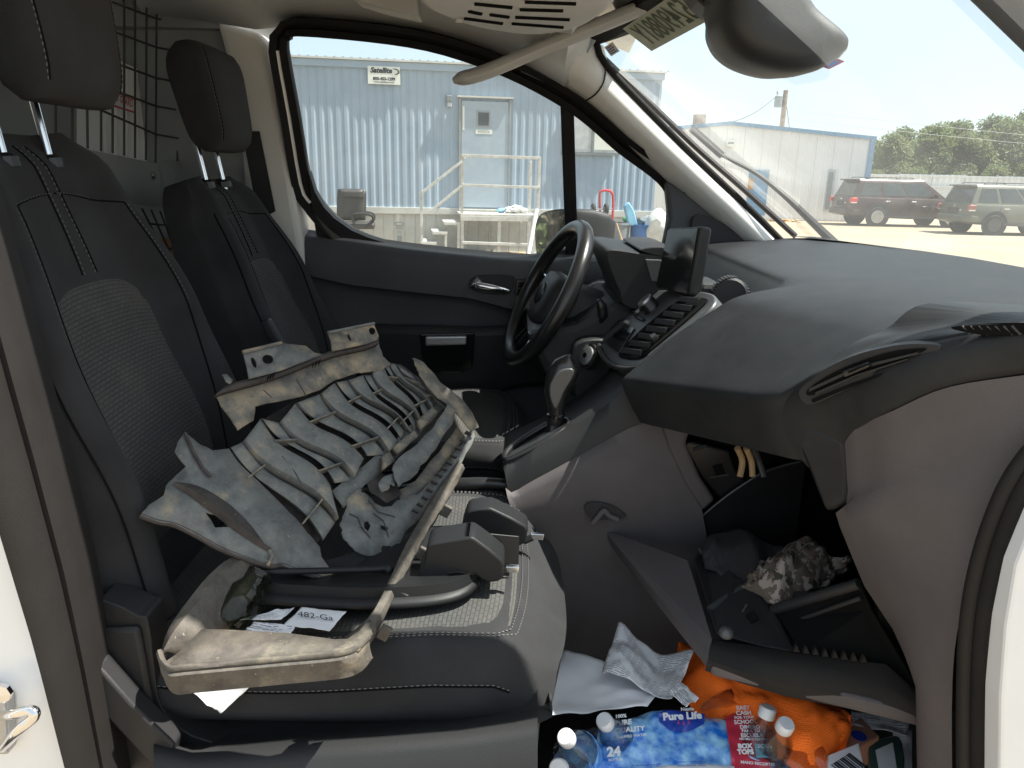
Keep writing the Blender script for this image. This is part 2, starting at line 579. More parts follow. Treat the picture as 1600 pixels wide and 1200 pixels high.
mk('paper_strip', *tbox(a[0] + .01, b[0] + .01, a[1], b[1], .0515, .053), 'sign', dr)
a = TP(726, 245, .05)
mk('door_knob', *lathe([(.012, 0), (.012, .03), (.032, .035), (.034, .06), (.02, .075), (0.002, .077)], T(a[0], a[1], .05), TN, 12), 'chrome', dr, smooth=40)
# wall lamp
a = TP(702, 158, .05)
lm = mk('wall_lamp', *tbox(a[0] - .05, a[0] + .05, a[1] - .02, a[1] + .10, .024, .10), 'bin_grey', tr_, bevel=.01)
mk('lamp_glass', *tbox(a[0] - .04, a[0] + .04, a[1] - .10, a[1] - .02, .03, .095), 'blind', lm, bevel=.01)
# sign
a, b = TP(575, 131, .04), TP(625, 105, .04)
sg = mk('sign_board', *tbox(a[0], b[0], a[1], b[1], .052, .062), 'sign', tr_, bevel=.003)
sw, sh = b[0] - a[0], b[1] - a[1]
cx_, cz_ = (a[0] + b[0]) / 2, (a[1] + b[1]) / 2
mk('sign_lettering', *join(text_geo('Satellite', sh * .40, T(cx_ - .09 * sw, cz_ + sh * .26, .0645), TT, (0, 0, 1), shear=.25, bold=.006),
                           text_geo('800-453-1299', sh * .23, T(cx_, cz_ - sh * .20, .0645), TT, (0, 0, 1), bold=.004),
                           text_geo('www.satelliteco.com', sh * .14, T(cx_, cz_ - sh * .38, .0645), TT, (0, 0, 1), bold=.001)), 'ink', sg)
arc = [T(cx_ + sw * (.30 + .16 * math.cos(q)), cz_ + sh * (.22 + .16 * math.sin(q)), .064) for q in [R(-80 + 15 * i) for i in range(13)]]
mk('sign_swoosh', *tubeg(arc, [.004 + .012 * math.sin(math.pi * i / 12) for i in range(13)], 6), 'ink', sg)
# window on the right
a, b = TP(880, 237, .04), TP(968, 180, .04)
wn_ = mk('window', *tbox(a[0], b[0], a[1], b[1], .024, .06), 'blind', tr_, bevel=.004)
mid = (a[0] + b[0]) / 2 + .03
mk('pane', *tbox(a[0] + .05, mid - .03, a[1] + .05, b[1] - .05, .0605, .064), 'blind', wn_)
mk('pane', *tbox(mid + .03, b[0] - .05, a[1] + .05, b[1] - .05, .0605, .064), 'sign', wn_)
mk('sill', *tbox(a[0] - .03, b[0] + .03, a[1] - .05, a[1] - .003, .024, .08), 'bin_grey', wn_)
mk('mullion', *tbox(mid - .025, mid + .025, a[1] + .01, b[1] - .01, .0605, .075), 'bin_grey', wn_)
# stencilled mark on the skirting
a = TP(624, 360, 0)
ov = [T(a[0] + .09 * math.cos(q), a[1] + .12 + .035 * math.sin(q), .004) for q in [2 * math.pi * i / 20 for i in range(20)]]
b_ = [tubeg(ov, .006, 4, closed=True), text_geo('PROPERTY', .05, T(a[0], a[1] + .04, .005), TT, (0, 0, 1)),
      text_geo('0000', .05, T(a[0], a[1] - .02, .005), TT, (0, 0, 1)), tbox(a[0] - .04, a[0] + .04, a[1] - .22, a[1] - .10, .001, .004)]
b_[1] = text_geo('IIIIIIIIII', .06, T(a[0], a[1] + .04, .005), TT, (0, 0, 1))
b_[2] = text_geo('IIIIIII', .045, T(a[0], a[1] - .03, .005), TT, (0, 0, 1))
mk('stencil_mark', *join(*b_), 'bin_grey', tr_)

# ---- timber landing with steps in front of the trailer door
EF, EB = 0.95, 0.12
def vpost(px, py0, py1, e, w=.045):
    s, za = TP(px, py0, e)
    _, zb = TP(px, py1, e)
    zb = max(zb, 0.0)
    return tbox(s - w / 2, s + w / 2, min(za, zb), max(za, zb), e - w / 2, e + w / 2)
def bar(p0, p1, e, w=.04):
    s0_, z0_ = TP(*p0, e)
    s1_, z1_ = TP(*p1, e)
    A, B = T(s0_, z0_, e), T(s1_, z1_, e)
    d = (B - A).normalized()
    up = TN.cross(d)
    rows = [[q + TN * (w / 2) * i + up * (w / 2) * j for i, j in ((-1, -1), (1, -1), (1, 1), (-1, 1))] for q in (A, B)]
    return grid(rows, close_c=True, cap=True)
ps, pz = TP(722, 334, EF)
pe, _ = TP(838, 337, EF)
ld = empty('landing', T((ps + pe) / 2, 0, .5), 'whitewashed timber landing with handrails and three side steps below the trailer door', 'landing')
nb = 7
for i in range(nb):
    e0 = EB + (EF - EB + .03) * i / nb
    mk('deck_board', *tbox(ps - .03, pe + .03, pz - .035, pz + random.uniform(-.003, .003), e0, e0 + .115), 'wood_white', ld, bevel=.004)
mk('deck_beam', *tbox(ps - .03, pe + .03, pz - .12, pz - .037, EF - .01, EF + .03), 'wood_white', ld, bevel=.004)
for px in (722, 780, 834):
    mk('leg', *vpost(px, 338, 402, EF - .04, .06), 'wood_white', ld, bevel=.004)
for px in (727, 769, 826):
    s = TP(px, 338, EB + .1)[0]
    mk('leg', *tbox(s - .03, s + .03, 0, pz - .037, EB + .07, EB + .13), 'wood_white', ld, bevel=.004)
mk('lower_rail', *bar((722, 379), (832, 383), EF + .012, .05), 'wood_white', ld, bevel=.004)
for px, py in ((722, 241), (843, 246)):
    mk('rail_post', *vpost(px, py, 336, EF - .04, .05), 'wood_white', ld, bevel=.004)
mk('rail_post', *vpost(829, 252, 334, EB + .3, .05), 'wood_white', ld, bevel=.004)
mk('handrail', *bar((721, 243), (844, 247), EF + .005, .05), 'wood_white', ld, bevel=.004)
mk('handrail', *bar((721, 289), (844, 293), EF + .005, .045), 'wood_white', ld, bevel=.004)
mk('stair_rail', *bar((658, 302), (722, 252), EF + .005, .045), 'wood_white', ld, bevel=.004)
mk('stair_rail', *bar((672, 331), (722, 290), EF + .005, .045), 'wood_white', ld, bevel=.004)
mk('newel_post', *vpost(658, 301, 402, EF - .04, .05), 'wood_white', ld, bevel=.004)
for i, (xa, xb, py) in enumerate(((694, 719, 347), (676, 699, 362), (658, 682, 378))):
    sa, za = TP(xa, py, EF)
    sb, _ = TP(xb, py, EF)
    st = mk('step', *tbox(sa, sb, za - .05, za, EB + .1, EF), 'wood_white', ld, bevel=.004)
    mk('step_leg', *tbox(sb - .05, sb - .005, 0, za - .052, EF - .06, EF - .01), 'wood_white', st)

# ---- junk on and around the landing
def lump(name, c, s, m, label, cat, seed, group=None, amp=.35, nsub=3):
    bm = bmesh.new()
    bmesh.ops.create_icosphere(bm, subdivisions=nsub, radius=1)
    V_ = []
    for v in bm.verts:
        n_ = noise.noise(v.co * 1.3 + Vector((seed * 7.1, 0, 0))) * amp + noise.noise(v.co * 3.1 + Vector((0, seed * 3.3, 0))) * amp * .6
        q = v.co * (1 + n_)
        V_.append(Vector(c) + Vector((q.x * s[0], q.y * s[1], max(-.95, q.z) * s[2])))
    F_ = [tuple(v.index for v in f.verts) for f in bm.faces]
    bm.free()
    return tag(mk(name, V_, F_, m, smooth=35), label, cat, group)
for i, (px, m_, sc, lb) in enumerate(((795, 'bag_white', .10, 'crumpled white bag at the left of the rubbish on the landing'),
                                      (805, 'bag_white', .13, 'largest crumpled white bag in the middle of the landing deck'),
                                      (817, 'bag_white', .09, 'small crumpled white bag nearest the right post of the landing'),
                                      (783, 'tarp', .08, 'crumpled light blue bag on the landing'),)):
    s, z = TP(px, 332, .5)
    lump('crumpled_bag', T(s, pz + sc * .55 + .004, .5), (sc, sc, sc * .6), m_, lb, 'bag', i + 1)
a0, a1 = TP(838, 327, 1.0), TP(825, 397, 1.35)
tag(mk('white_pipe', *tubeg([T(a1[0], .045, 1.35), T(a0[0], a0[1], 1.02)], .042, 12), 'bag_white', smooth=40), 'white plastic pipe leaning on the right end of the landing', 'pipe')

# chair
chS = TP(550, 340, .75)[0]
ch = empty('office_chair', T(chS, 0, .8), 'worn black leather office chair standing by the trailer wall', 'chair')
def cpad(s0_, s1_, z0_, z1_, e0_, e1_, tilt=0):
    rows = []
    n = 8
    for i in range(n + 1):
        z = z0_ + (z1_ - z0_) * i / n
        row = []
        for j in range(n + 1):
            s = s0_ + (s1_ - s0_) * j / n
            bl = .035 * math.sqrt(max(0, 1 - (2 * j / n - 1) ** 4)) * math.sqrt(max(0, 1 - (2 * i / n - 1) ** 4))
            row.append(T(s - tilt * (z - z0_), z, e1_ + bl))
        rows.append(row)
    back = [[q - TN * (e1_ - e0_) for q in r_] for r_ in rows]
    return join(grid(rows), grid(back))
b1 = cpad(chS - .27, chS + .22, .60, 1.12, .55, .62, -.06)
mk('backrest', *b1, 'leather', ch, smooth=60, solid=.03)
mk('head_cushion', *cpad(chS - .22, chS + .21, .98, 1.12, .60, .655, -.02), 'leather', ch, smooth=60, solid=.03)
sv = [T(chS - .22 + .62 * i, .46, .45 + .5 * j) for i, j in ((0, 0), (1, 0), (1, 1), (0, 1))]
mk('seat', *slab(sv, (0, 0, .11)), 'leather', ch, bevel=.04, bseg=3, smooth=40)
for e in (.42, .98):
    mk('armrest', *tubeg(cr([T(chS + .05, .56, e), T(chS + .02, .70, e), T(chS + .20, .73, e), T(chS + .36, .70, e), T(chS + .37, .60, e), T(chS + .28, .54, e)], 4), .025, 8), 'black', ch, smooth=40)
mk('column', *tubeg([T(chS + .09, .1, .7), T(chS + .09, .46, .7)], .03, 10), 'black', ch)
for i in range(5):
    q = 2 * math.pi * i / 5
    e_ = T(chS + .09 + .3 * math.cos(q), .07, .7 + .3 * math.sin(q))
    lg = mk('base_leg', *tubeg([T(chS + .09, .12, .7), e_], [.03, .018], 8), 'black', ch)
    mk('castor', *lathe([(.0, -.02), (.03, -.018), (.03, .018), (.0, .02)], e_ - Vector((0, 0, .038)), TT, 10), 'black', lg)

# hand truck, upside down against the bins
eh = 1.35
def tp3(px, py, e):
    s, z = TP(px, py, e)
    return T(s, z, e)
ht = empty('hand_truck', tp3(950, 392, eh), 'red tubular hand truck standing upside down beside the grey bin', 'hand truck')
loop = cr([tp3(955, 394, eh), tp3(957, 350, eh), tp3(958, 312, eh), tp3(955, 300, eh), tp3(947, 297.5, eh), tp3(939, 299, eh), tp3(937, 308, eh), tp3(938, 345, eh), tp3(937, 392, eh)], 5)
mk('frame', *tubeg(loop, .022, 8), 'red', ht, smooth=40)
for py in (336, 352, 378):
    mk('crossbar', *tubeg([tp3(937.5, py, eh), tp3(957, py + 1, eh)], .015, 6), 'red', ht)
for px in (927, 947):
    wh = mk('wheel', *lathe([(.02, -.03), (.09, -.03), (.105, -.015), (.105, .015), (.09, .03), (.02, .03)], tp3(px, 327, eh + .1), TT, 14), 'tyre', ht, smooth=40)
    mk('hub', *lathe([(.0, -.035), (.045, -.034), (.045, .034), (0, .035)], tp3(px, 327, eh + .1), TT, 12), 'bin_grey', wh)
mk('axle', *tubeg([tp3(927, 327, eh + .1), tp3(957, 327, eh + .1)], .012, 6), 'bin_grey', ht)
# bins
def tub(name, px0, px1, pyt, e, m, label, cat, rnd=True, taper=.85):
    s0_, zt = TP(px0, pyt, e)
    s1_, _ = TP(px1, pyt, e)
    r_ = (s1_ - s0_) / 2
    c = T((s0_ + s1_) / 2, 0, e)
    v, f = lathe([(r_ * taper, 0), (r_ * (taper + 1) / 2, zt * .5), (r_, zt - .04), (r_ * 1.06, zt - .035), (r_ * 1.06, zt), (r_ * .96, zt), (r_ * .9, zt * .3), (0.01, zt * .28)], c, (0, 0, 1), 20 if rnd else 4)
    return tag(mk(name, v, f, m, smooth=40), label, cat)
tub('waste_bin', 938, 984, 347, 1.0, 'bin_grey', 'grey plastic bin behind the red hand truck', 'bin')
tub('blue_barrel', 986, 1026, 350, 1.1, 'barrel_blue', 'blue plastic barrel with a light blue sheet in it', 'barrel', taper=.95)
tub('blue_barrel', 1060, 1092, 356, 1.6, 'barrel_blue', 'blue plastic barrel behind the display at the corner of the window', 'barrel', taper=.95)
sh_ = [tp3(q[0], q[1], 1.1) for q in ((980, 352), (973, 322), (980, 315), (988, 328), (994, 352))]
tag(mk('plastic_sheet', *slab(sh_, TN * .12), 'tarp', bevel=.02, smooth=50), 'rolled light blue plastic sheet sticking out of the blue barrel', 'sheet')
lump('white_sack', tp3(1030, 362, 1.3), (.26, .2, .36), 'bag_white', 'white sack slumped to the right of the blue barrel', 'sack', 9)
lump('grey_cover', tp3(1014, 346, 1.0), (.2, .15, .10), 'bin_grey', 'crumpled grey cover lying on the barrel tops', 'cover', 11)
lump('green_bottle', tp3(980, 343, 1.0), (.09, .05, .05), 'green', 'green plastic bottle lying on the grey bin', 'bottle', 12, amp=.1)
tag(mk('broom', *join(tubeg([tp3(963, 348, 1.5), tp3(977, 391, 1.62)], .014, 6), slab([tp3(972, 389, 1.62), tp3(983, 389, 1.62), tp3(985, 398, 1.65), tp3(970, 398, 1.65)], TN * .05)), 'wood'), 'wooden broom leaning against the grey bin', 'broom')
rd = random.Random(3)
scr = sorted((665 + rd.random() * 180, 390 + rd.random() * 14) for _ in range(16))
ORD_ = ['first', 'second', 'third', 'fourth', 'fifth', 'sixth', 'seventh', 'eighth', 'ninth', 'tenth', 'eleventh', 'twelfth', 'thirteenth', 'fourteenth', 'fifteenth', 'sixteenth']
for i in range(16):
    px, py = scr[i]
    q = PZ(px, py, 0.0)
    cols = ['bag_white', 'wood', 'bin_grey', 'tarp', 'bag_white', 'wood']
    cnm = ['white', 'brown', 'grey', 'blue', 'white', 'brown'][i % 6]
    lump('ground_scrap', q + Vector((0, 0, .012)), (.05 + rd.random() * .14, .06, .014), cols[i % 6], 'small %s scrap on the sand before the landing, %s scrap from the left' % (cnm, ORD_[i]), 'scrap', 20 + i, group='scraps of rubbish below the landing', nsub=2)

# ---- shed with blue trim
SY = 34.0
def SPt(px, py, dy=0.0):
    return P(px, py, SY - dy)
zs0 = -0.3
shL, shR = P(905, 300, SY).x, P(1351, 300, SY).x
rx, rz_ = P(1140, 193, SY).x, P(1140, 193, SY).z
ez = P(1353, 216, SY).z
ezl = ez - .2
def ztop_s(x):
    return rz_ + (ez - rz_) * (x - rx) / (shR - rx) if x > rx else rz_ + (ezl - rz_) * (rx - x) / (rx - shL)
shed = empty('metal_shed', ((shL + shR) / 2, SY + 4, zs0), 'white ribbed metal shed with blue roof trim and blue door', 'building')
bx_ = [(shL, zs0), (shR, zs0), (shR, ez - .05), (rx, rz_ - .05), (shL, ezl - .05)]
mk('shell', *slab([Vector((a, SY + .05, b)) for a, b in bx_], (0, 14, 0)), 'shed', shed)
n_ = 16
for i in range(n_):
    xa, xb = shL + (shR - shL) * i / n_, shL + (shR - shL) * (i + 1) / n_ - .006
    cols = []
    x = xa
    while x < xb:
        for dx, e in ((0, 0.0), (.02, .035), (.06, .035), (.08, 0.0)):
            if x + dx < xb:
                cols.append((x + dx, e))
        x += .3
    cols.append((xb, 0.0))
    mk('wall_panel', *grid([[Vector((x, SY - e, zs0)) for x, e in cols], [Vector((x, SY - e, ztop_s(x) - .02)) for x, e in cols]]), 'shed', shed)
for nm, pa, pb in (('roof_trim', (shL, ezl), (rx, rz_)), ('roof_trim', (rx, rz_), (shR + .15, ez - .01))):
    A, B = Vector((pa[0], SY - .12, pa[1])), Vector((pb[0], SY - .12, pb[1]))
    mk(nm, *slab([A - Vector((0, 0, .07)), B - Vector((0, 0, .07)), B + Vector((0, 0, .09)), A + Vector((0, 0, .09))], (0, .1, 0)), 'shed_blue', shed)
mk('roof', *join(slab([Vector((shL, SY - .02, ezl + .02)), Vector((rx, SY - .02, rz_ + .02)), Vector((rx, SY - .02, rz_ + .08)), Vector((shL, SY - .02, ezl + .08))], (0, 14.2, 0)),
                 slab([Vector((rx, SY - .02, rz_ + .02)), Vector((shR + .1, SY - .02, ez + .0)), Vector((shR + .1, SY - .02, ez + .06)), Vector((rx, SY - .02, rz_ + .08))], (0, 14.2, 0))), 'shed', shed)
mk('corner_trim', *boxg((shR + .02, SY - .02, (ez + zs0) / 2), (.2, .16, ez - zs0 - .2)), 'shed_blue', shed)
def sbox(px0, py0, px1, py1, e0, e1):
    A, B = SPt(px0, py1, e0), SPt(px1, py0, e0)
    return boxg(((A.x + B.x) / 2, SY - (e0 + e1) / 2, (max(A.z, zs0) + B.z) / 2), (B.x - A.x, e1 - e0, B.z - max(A.z, zs0)))
sdoor = mk('door', *sbox(1164, 266, 1202, 336, .038, .09), 'shed_blue', shed)
mk('door_board', *sbox(1168, 278, 1178, 296, .092, .10), 'wood', sdoor)
sw_ = mk('window', *sbox(1285, 265, 1306, 330, .038, .09), 'blind', shed)
mk('pane', *sbox(1288, 269, 1303, 327, .092, .10), 'bin_grey', sw_)
vt = mk('wall_vent', *sbox(1134, 219, 1150, 229, .038, .10), 'sign', shed)
mk('vent_slots', *sbox(1137, 222, 1147, 225, .102, .11), 'bin_grey', vt)
mk('roof_vent', *boxg((rx - .9, SY + 2, rz_ + .25), (.5, .5, .5)), 'pole', shed)
tag(mk('plank_heap', *join(*[boxg((PZ(1190, 342, -.3).x + .2 * i, SY - 1.2, -.28 + .03 * (i % 3)), (1.0, .12, .03), rotz(.3 * i)) for i in range(6)]), 'wood'), 'low heap of broken planks on the sand at the blue door of the shed', 'planks')

# ---- metal fence
FY = 50.0
fx0, fx1 = P(1300, 300, FY).x, P(1760, 300, FY).x
fzt = P(1450, 273, FY).z
fe = empty('metal_fence', ((fx0 + fx1) / 2, FY, -.3), 'long pale grey sheet metal fence running behind the parked cars', 'fence')
n_ = 9
for i in range(n_):
    xa, xb = fx0 + (fx1 - fx0) * i / n_, fx0 + (fx1 - fx0) * (i + 1) / n_ - .02
    cols, x = [], xa
    while x < xb:
        for dx, e in ((0, 0.0), (.04, .05), (.14, .05), (.18, 0.0)):
            if x + dx < xb:
                cols.append((x + dx, e))
        x += .4
    cols.append((xb, 0.0))
    zt = fzt + random.uniform(-.05, .05)
    mk('fence_panel', *grid([[Vector((x, FY - e, -.3)) for x, e in cols], [Vector((x, FY - e, zt)) for x, e in cols]]), 'fence', fe)
    mk('post', *boxg((xa, FY + .1, (fzt + .1) / 2 - .15), (.12, .1, fzt + .4)), 'steel', fe)
mk('top_rail', *boxg(((fx0 + fx1) / 2, FY - .09, fzt - .08), (fx1 - fx0, .06, .1)), 'fence', fe)
mk('middle_rail', *boxg(((fx0 + fx1) / 2, FY - .09, 1.3), (fx1 - fx0, .06, .1)), 'fence', fe)

# ---- utility pole
UY = 44.0
up_, ub = P(1228, 141, UY), P(1222, 196, UY)
pl = empty('utility_pole', (ub.x, UY, -.3), 'wooden utility pole with a transformer rising behind the shed', 'pole')
mk('pole_shaft', *tubeg([Vector((ub.x, UY, -.3)), Vector((ub.x, UY, up_.z))], [.17, .13], 10), 'pole', pl)
mk('transformer', *lathe([(.05, 0), (.22, .03), (.22, .6), (.12, .66), (.05, .68)], Vector((ub.x - .4, UY - .1, up_.z - .95)), (0, 0, 1), 12), 'bin_grey', pl)
mk('bracket', *boxg((ub.x - .25, UY - .1, up_.z - .45), (.5, .08, .08)), 'bin_grey', pl)
mk('insulator', *lathe([(.03, 0), (.06, .1), (.03, .2)], Vector((ub.x - .5, UY - .1, up_.z - .25)), (0, 0, 1), 8), 'bin_grey', pl)
w0, w1 = Vector((ub.x - .5, UY - .1, up_.z - .3)), P(1138, 192, UY - 6)
mk('wire', *tubeg([w0.lerp(w1, i / 10) - Vector((0, 0, .25 * math.sin(math.pi * i / 10))) for i in range(11)], .02, 4), 'ink', pl)
mk('guy_wire', *tubeg([Vector((ub.x, UY, up_.z - .3)), Vector((ub.x + 1.6, UY, -.3))], .015, 4), 'ink', pl)
for i, dz in enumerate((0.0, .5)):
    A, B = Vector((ub.x, UY, up_.z - 1.0 - dz)), Vector((ub.x + 60, UY + 14, up_.z - 1.4 - dz))
    mk('wire', *tubeg([A.lerp(B, q / 12) - Vector((0, 0, 1.0 * math.sin(math.pi * q / 12))) for q in range(13)], .012, 4), 'bin_grey', pl)

# ---- trees
def tree_meshes(seed, h, r_, leafn, leafs, m, base=.18):
    rg = random.Random(seed)
    tr = [tubeg([Vector((0, 0, 0)), Vector((.1, 0, h * .3)), Vector((-.05, .1, h * .62)), Vector((0, 0, h * .9))], [h * .022, h * .016, h * .009, h * .003], 8)]
    cl = []
    for i in range(26):
        a = rg.random() * 2 * math.pi
        t = base + (1 - base) * rg.random() ** .9
        rr = r_ * (1.0 - .75 * max(0, (t - .45) / .55)) * (0.45 + .6 * rg.random())
        if t < base + .2:
            rr *= .8
        c = Vector((rr * math.cos(a), rr * math.sin(a), h * t))
        cl.append((c, r_ * (.22 + .22 * rg.random())))
        if i % 2 == 0:
            tr.append(tubeg([Vector((0, 0, h * max(.12, t - .25))), c * .6 + Vector((0, 0, c.z * .4 - .03 * h)) , c], [h * .008, h * .005, h * .002], 5))
    V_, F_ = [], []
    for i in range(leafn):
        c, cr_ = cl[rg.randrange(len(cl))]
        d = Vector((rg.gauss(0, 1), rg.gauss(0, 1), rg.gauss(0, .8)))
        d = d.normalized() * cr_ * (rg.random() ** .45) * 1.15
        p = c + d
        if p.z < h * .06:
            continue
        a = Vector((rg.gauss(0, 1), rg.gauss(0, 1), rg.gauss(0, 1))).normalized()
        b = a.cross(Vector((rg.gauss(0, 1), rg.gauss(0, 1), rg.gauss(0, 1)))).normalized()
        s = leafs * (.6 + .8 * rg.random())
        k_ = len(V_)
        V_ += [p - a * s, p + b * s * .5, p + a * s, p - b * s * .5]
        F_.append((k_, k_ + 1, k_ + 2, k_ + 3))
    return join(*tr), (V_, F_), m
TREES = []
def plant_tree(variant, loc, sc, label, group, cat='tree', name='tree'):
    t = empty(name, loc, label, cat, group)
    for nm, g in (('trunk', variant[0]), ('crown', variant[1])):
        o = bpy.data.objects.new(nm, g)
        COL.objects.link(o)
        o.parent = t
        o.scale = (sc, sc, sc)
    return t
def make_variant(*a, **k):
    tg, cg, m = tree_meshes(*a, **k)
    out = []
    for g, mm in ((tg, 'bark'), (cg, m)):
        me = bpy.data.meshes.new('tree_' + mm)
        me.from_pydata([tuple(v) for v in g[0]], [], g[1])
        me.materials.append(M[mm])
        out.append(me)
    return out
VAR = [make_variant(31, 7.5, 2.8, 8000, .17, 'leaf_a'), make_variant(32, 8.0, 2.4, 7000, .16, 'leaf_b'),
       make_variant(33, 7.0, 3.0, 8000, .17, 'leaf_c'), make_variant(34, 6.0, 2.5, 6000, .16, 'leaf_a', base=.08)]
rt = random.Random(12)
ORD = ['first', 'second', 'third', 'fourth', 'fifth', 'sixth', 'seventh', 'eighth', 'ninth', 'tenth', 'eleventh', 'twelfth', 'thirteenth', 'fourteenth', 'fifteenth', 'sixteenth']
row = [(1352, 60, 1, .72), (1385, 57, 0, .80), (1418, 62, 2, .84), (1450, 58, 0, .92), (1478, 64, 1, .98), (1505, 57, 2, .90), (1535, 60, 1, 1.0), (1562, 58, 0, .98),
       (1590, 63, 1, 1.1), (1620, 58, 2, .95), (1655, 62, 0, 1.0), (1400, 70, 1, .95), (1440, 72, 1, 1.0), (1490, 73, 0, 1.1), (1545, 72, 0, 1.1), (1600, 73, 2, 1.1),
       (1367, 54, 3, .5), (1432, 54, 3, .55), (1495, 54, 3, .5), (1550, 54, 3, .6), (1610, 54, 3, .55)]
for i, (px, Y, v_, sc) in enumerate(row):
    b = P(px, 300, Y)
    rowname = 'low bushy' if v_ == 3 else ('front row' if Y < 66 else 'back row')
    mates = sorted(q[0] for q in row if ('low bushy' if q[2] == 3 else ('front row' if q[1] < 66 else 'back row')) == rowname)
    ordn = ORD[mates.index(px)]
    t = plant_tree(VAR[v_], (b.x, Y, -.3), sc * .80, ('%s %s tree from the left beyond the metal fence' % (ordn, rowname)), 'trees beyond the fence')
    t.rotation_euler.z = rt.random() * 6.28
# trees behind the van on the driver's side, seen only in the door mirror
for i, (x, y, v_, sc) in enumerate(((-6.2, 2.7, 2, .55), (-7.4, 4.2, 3, .6), (-8.6, 2.6, 2, .7), (-12, 5.4, 0, .9), (-11, 3.4, 2, .8), (-5.4, 4.0, 3, .42))):
    t = plant_tree(VAR[v_], (x, y, 0), sc, 'leafy tree beside the trailer seen in the door mirror, %s in distance from the van' % ['second', 'third', 'fourth', 'sixth', 'fifth', 'first'][i], 'trees seen in the door mirror')
    t.rotation_euler.z = i * 1.1

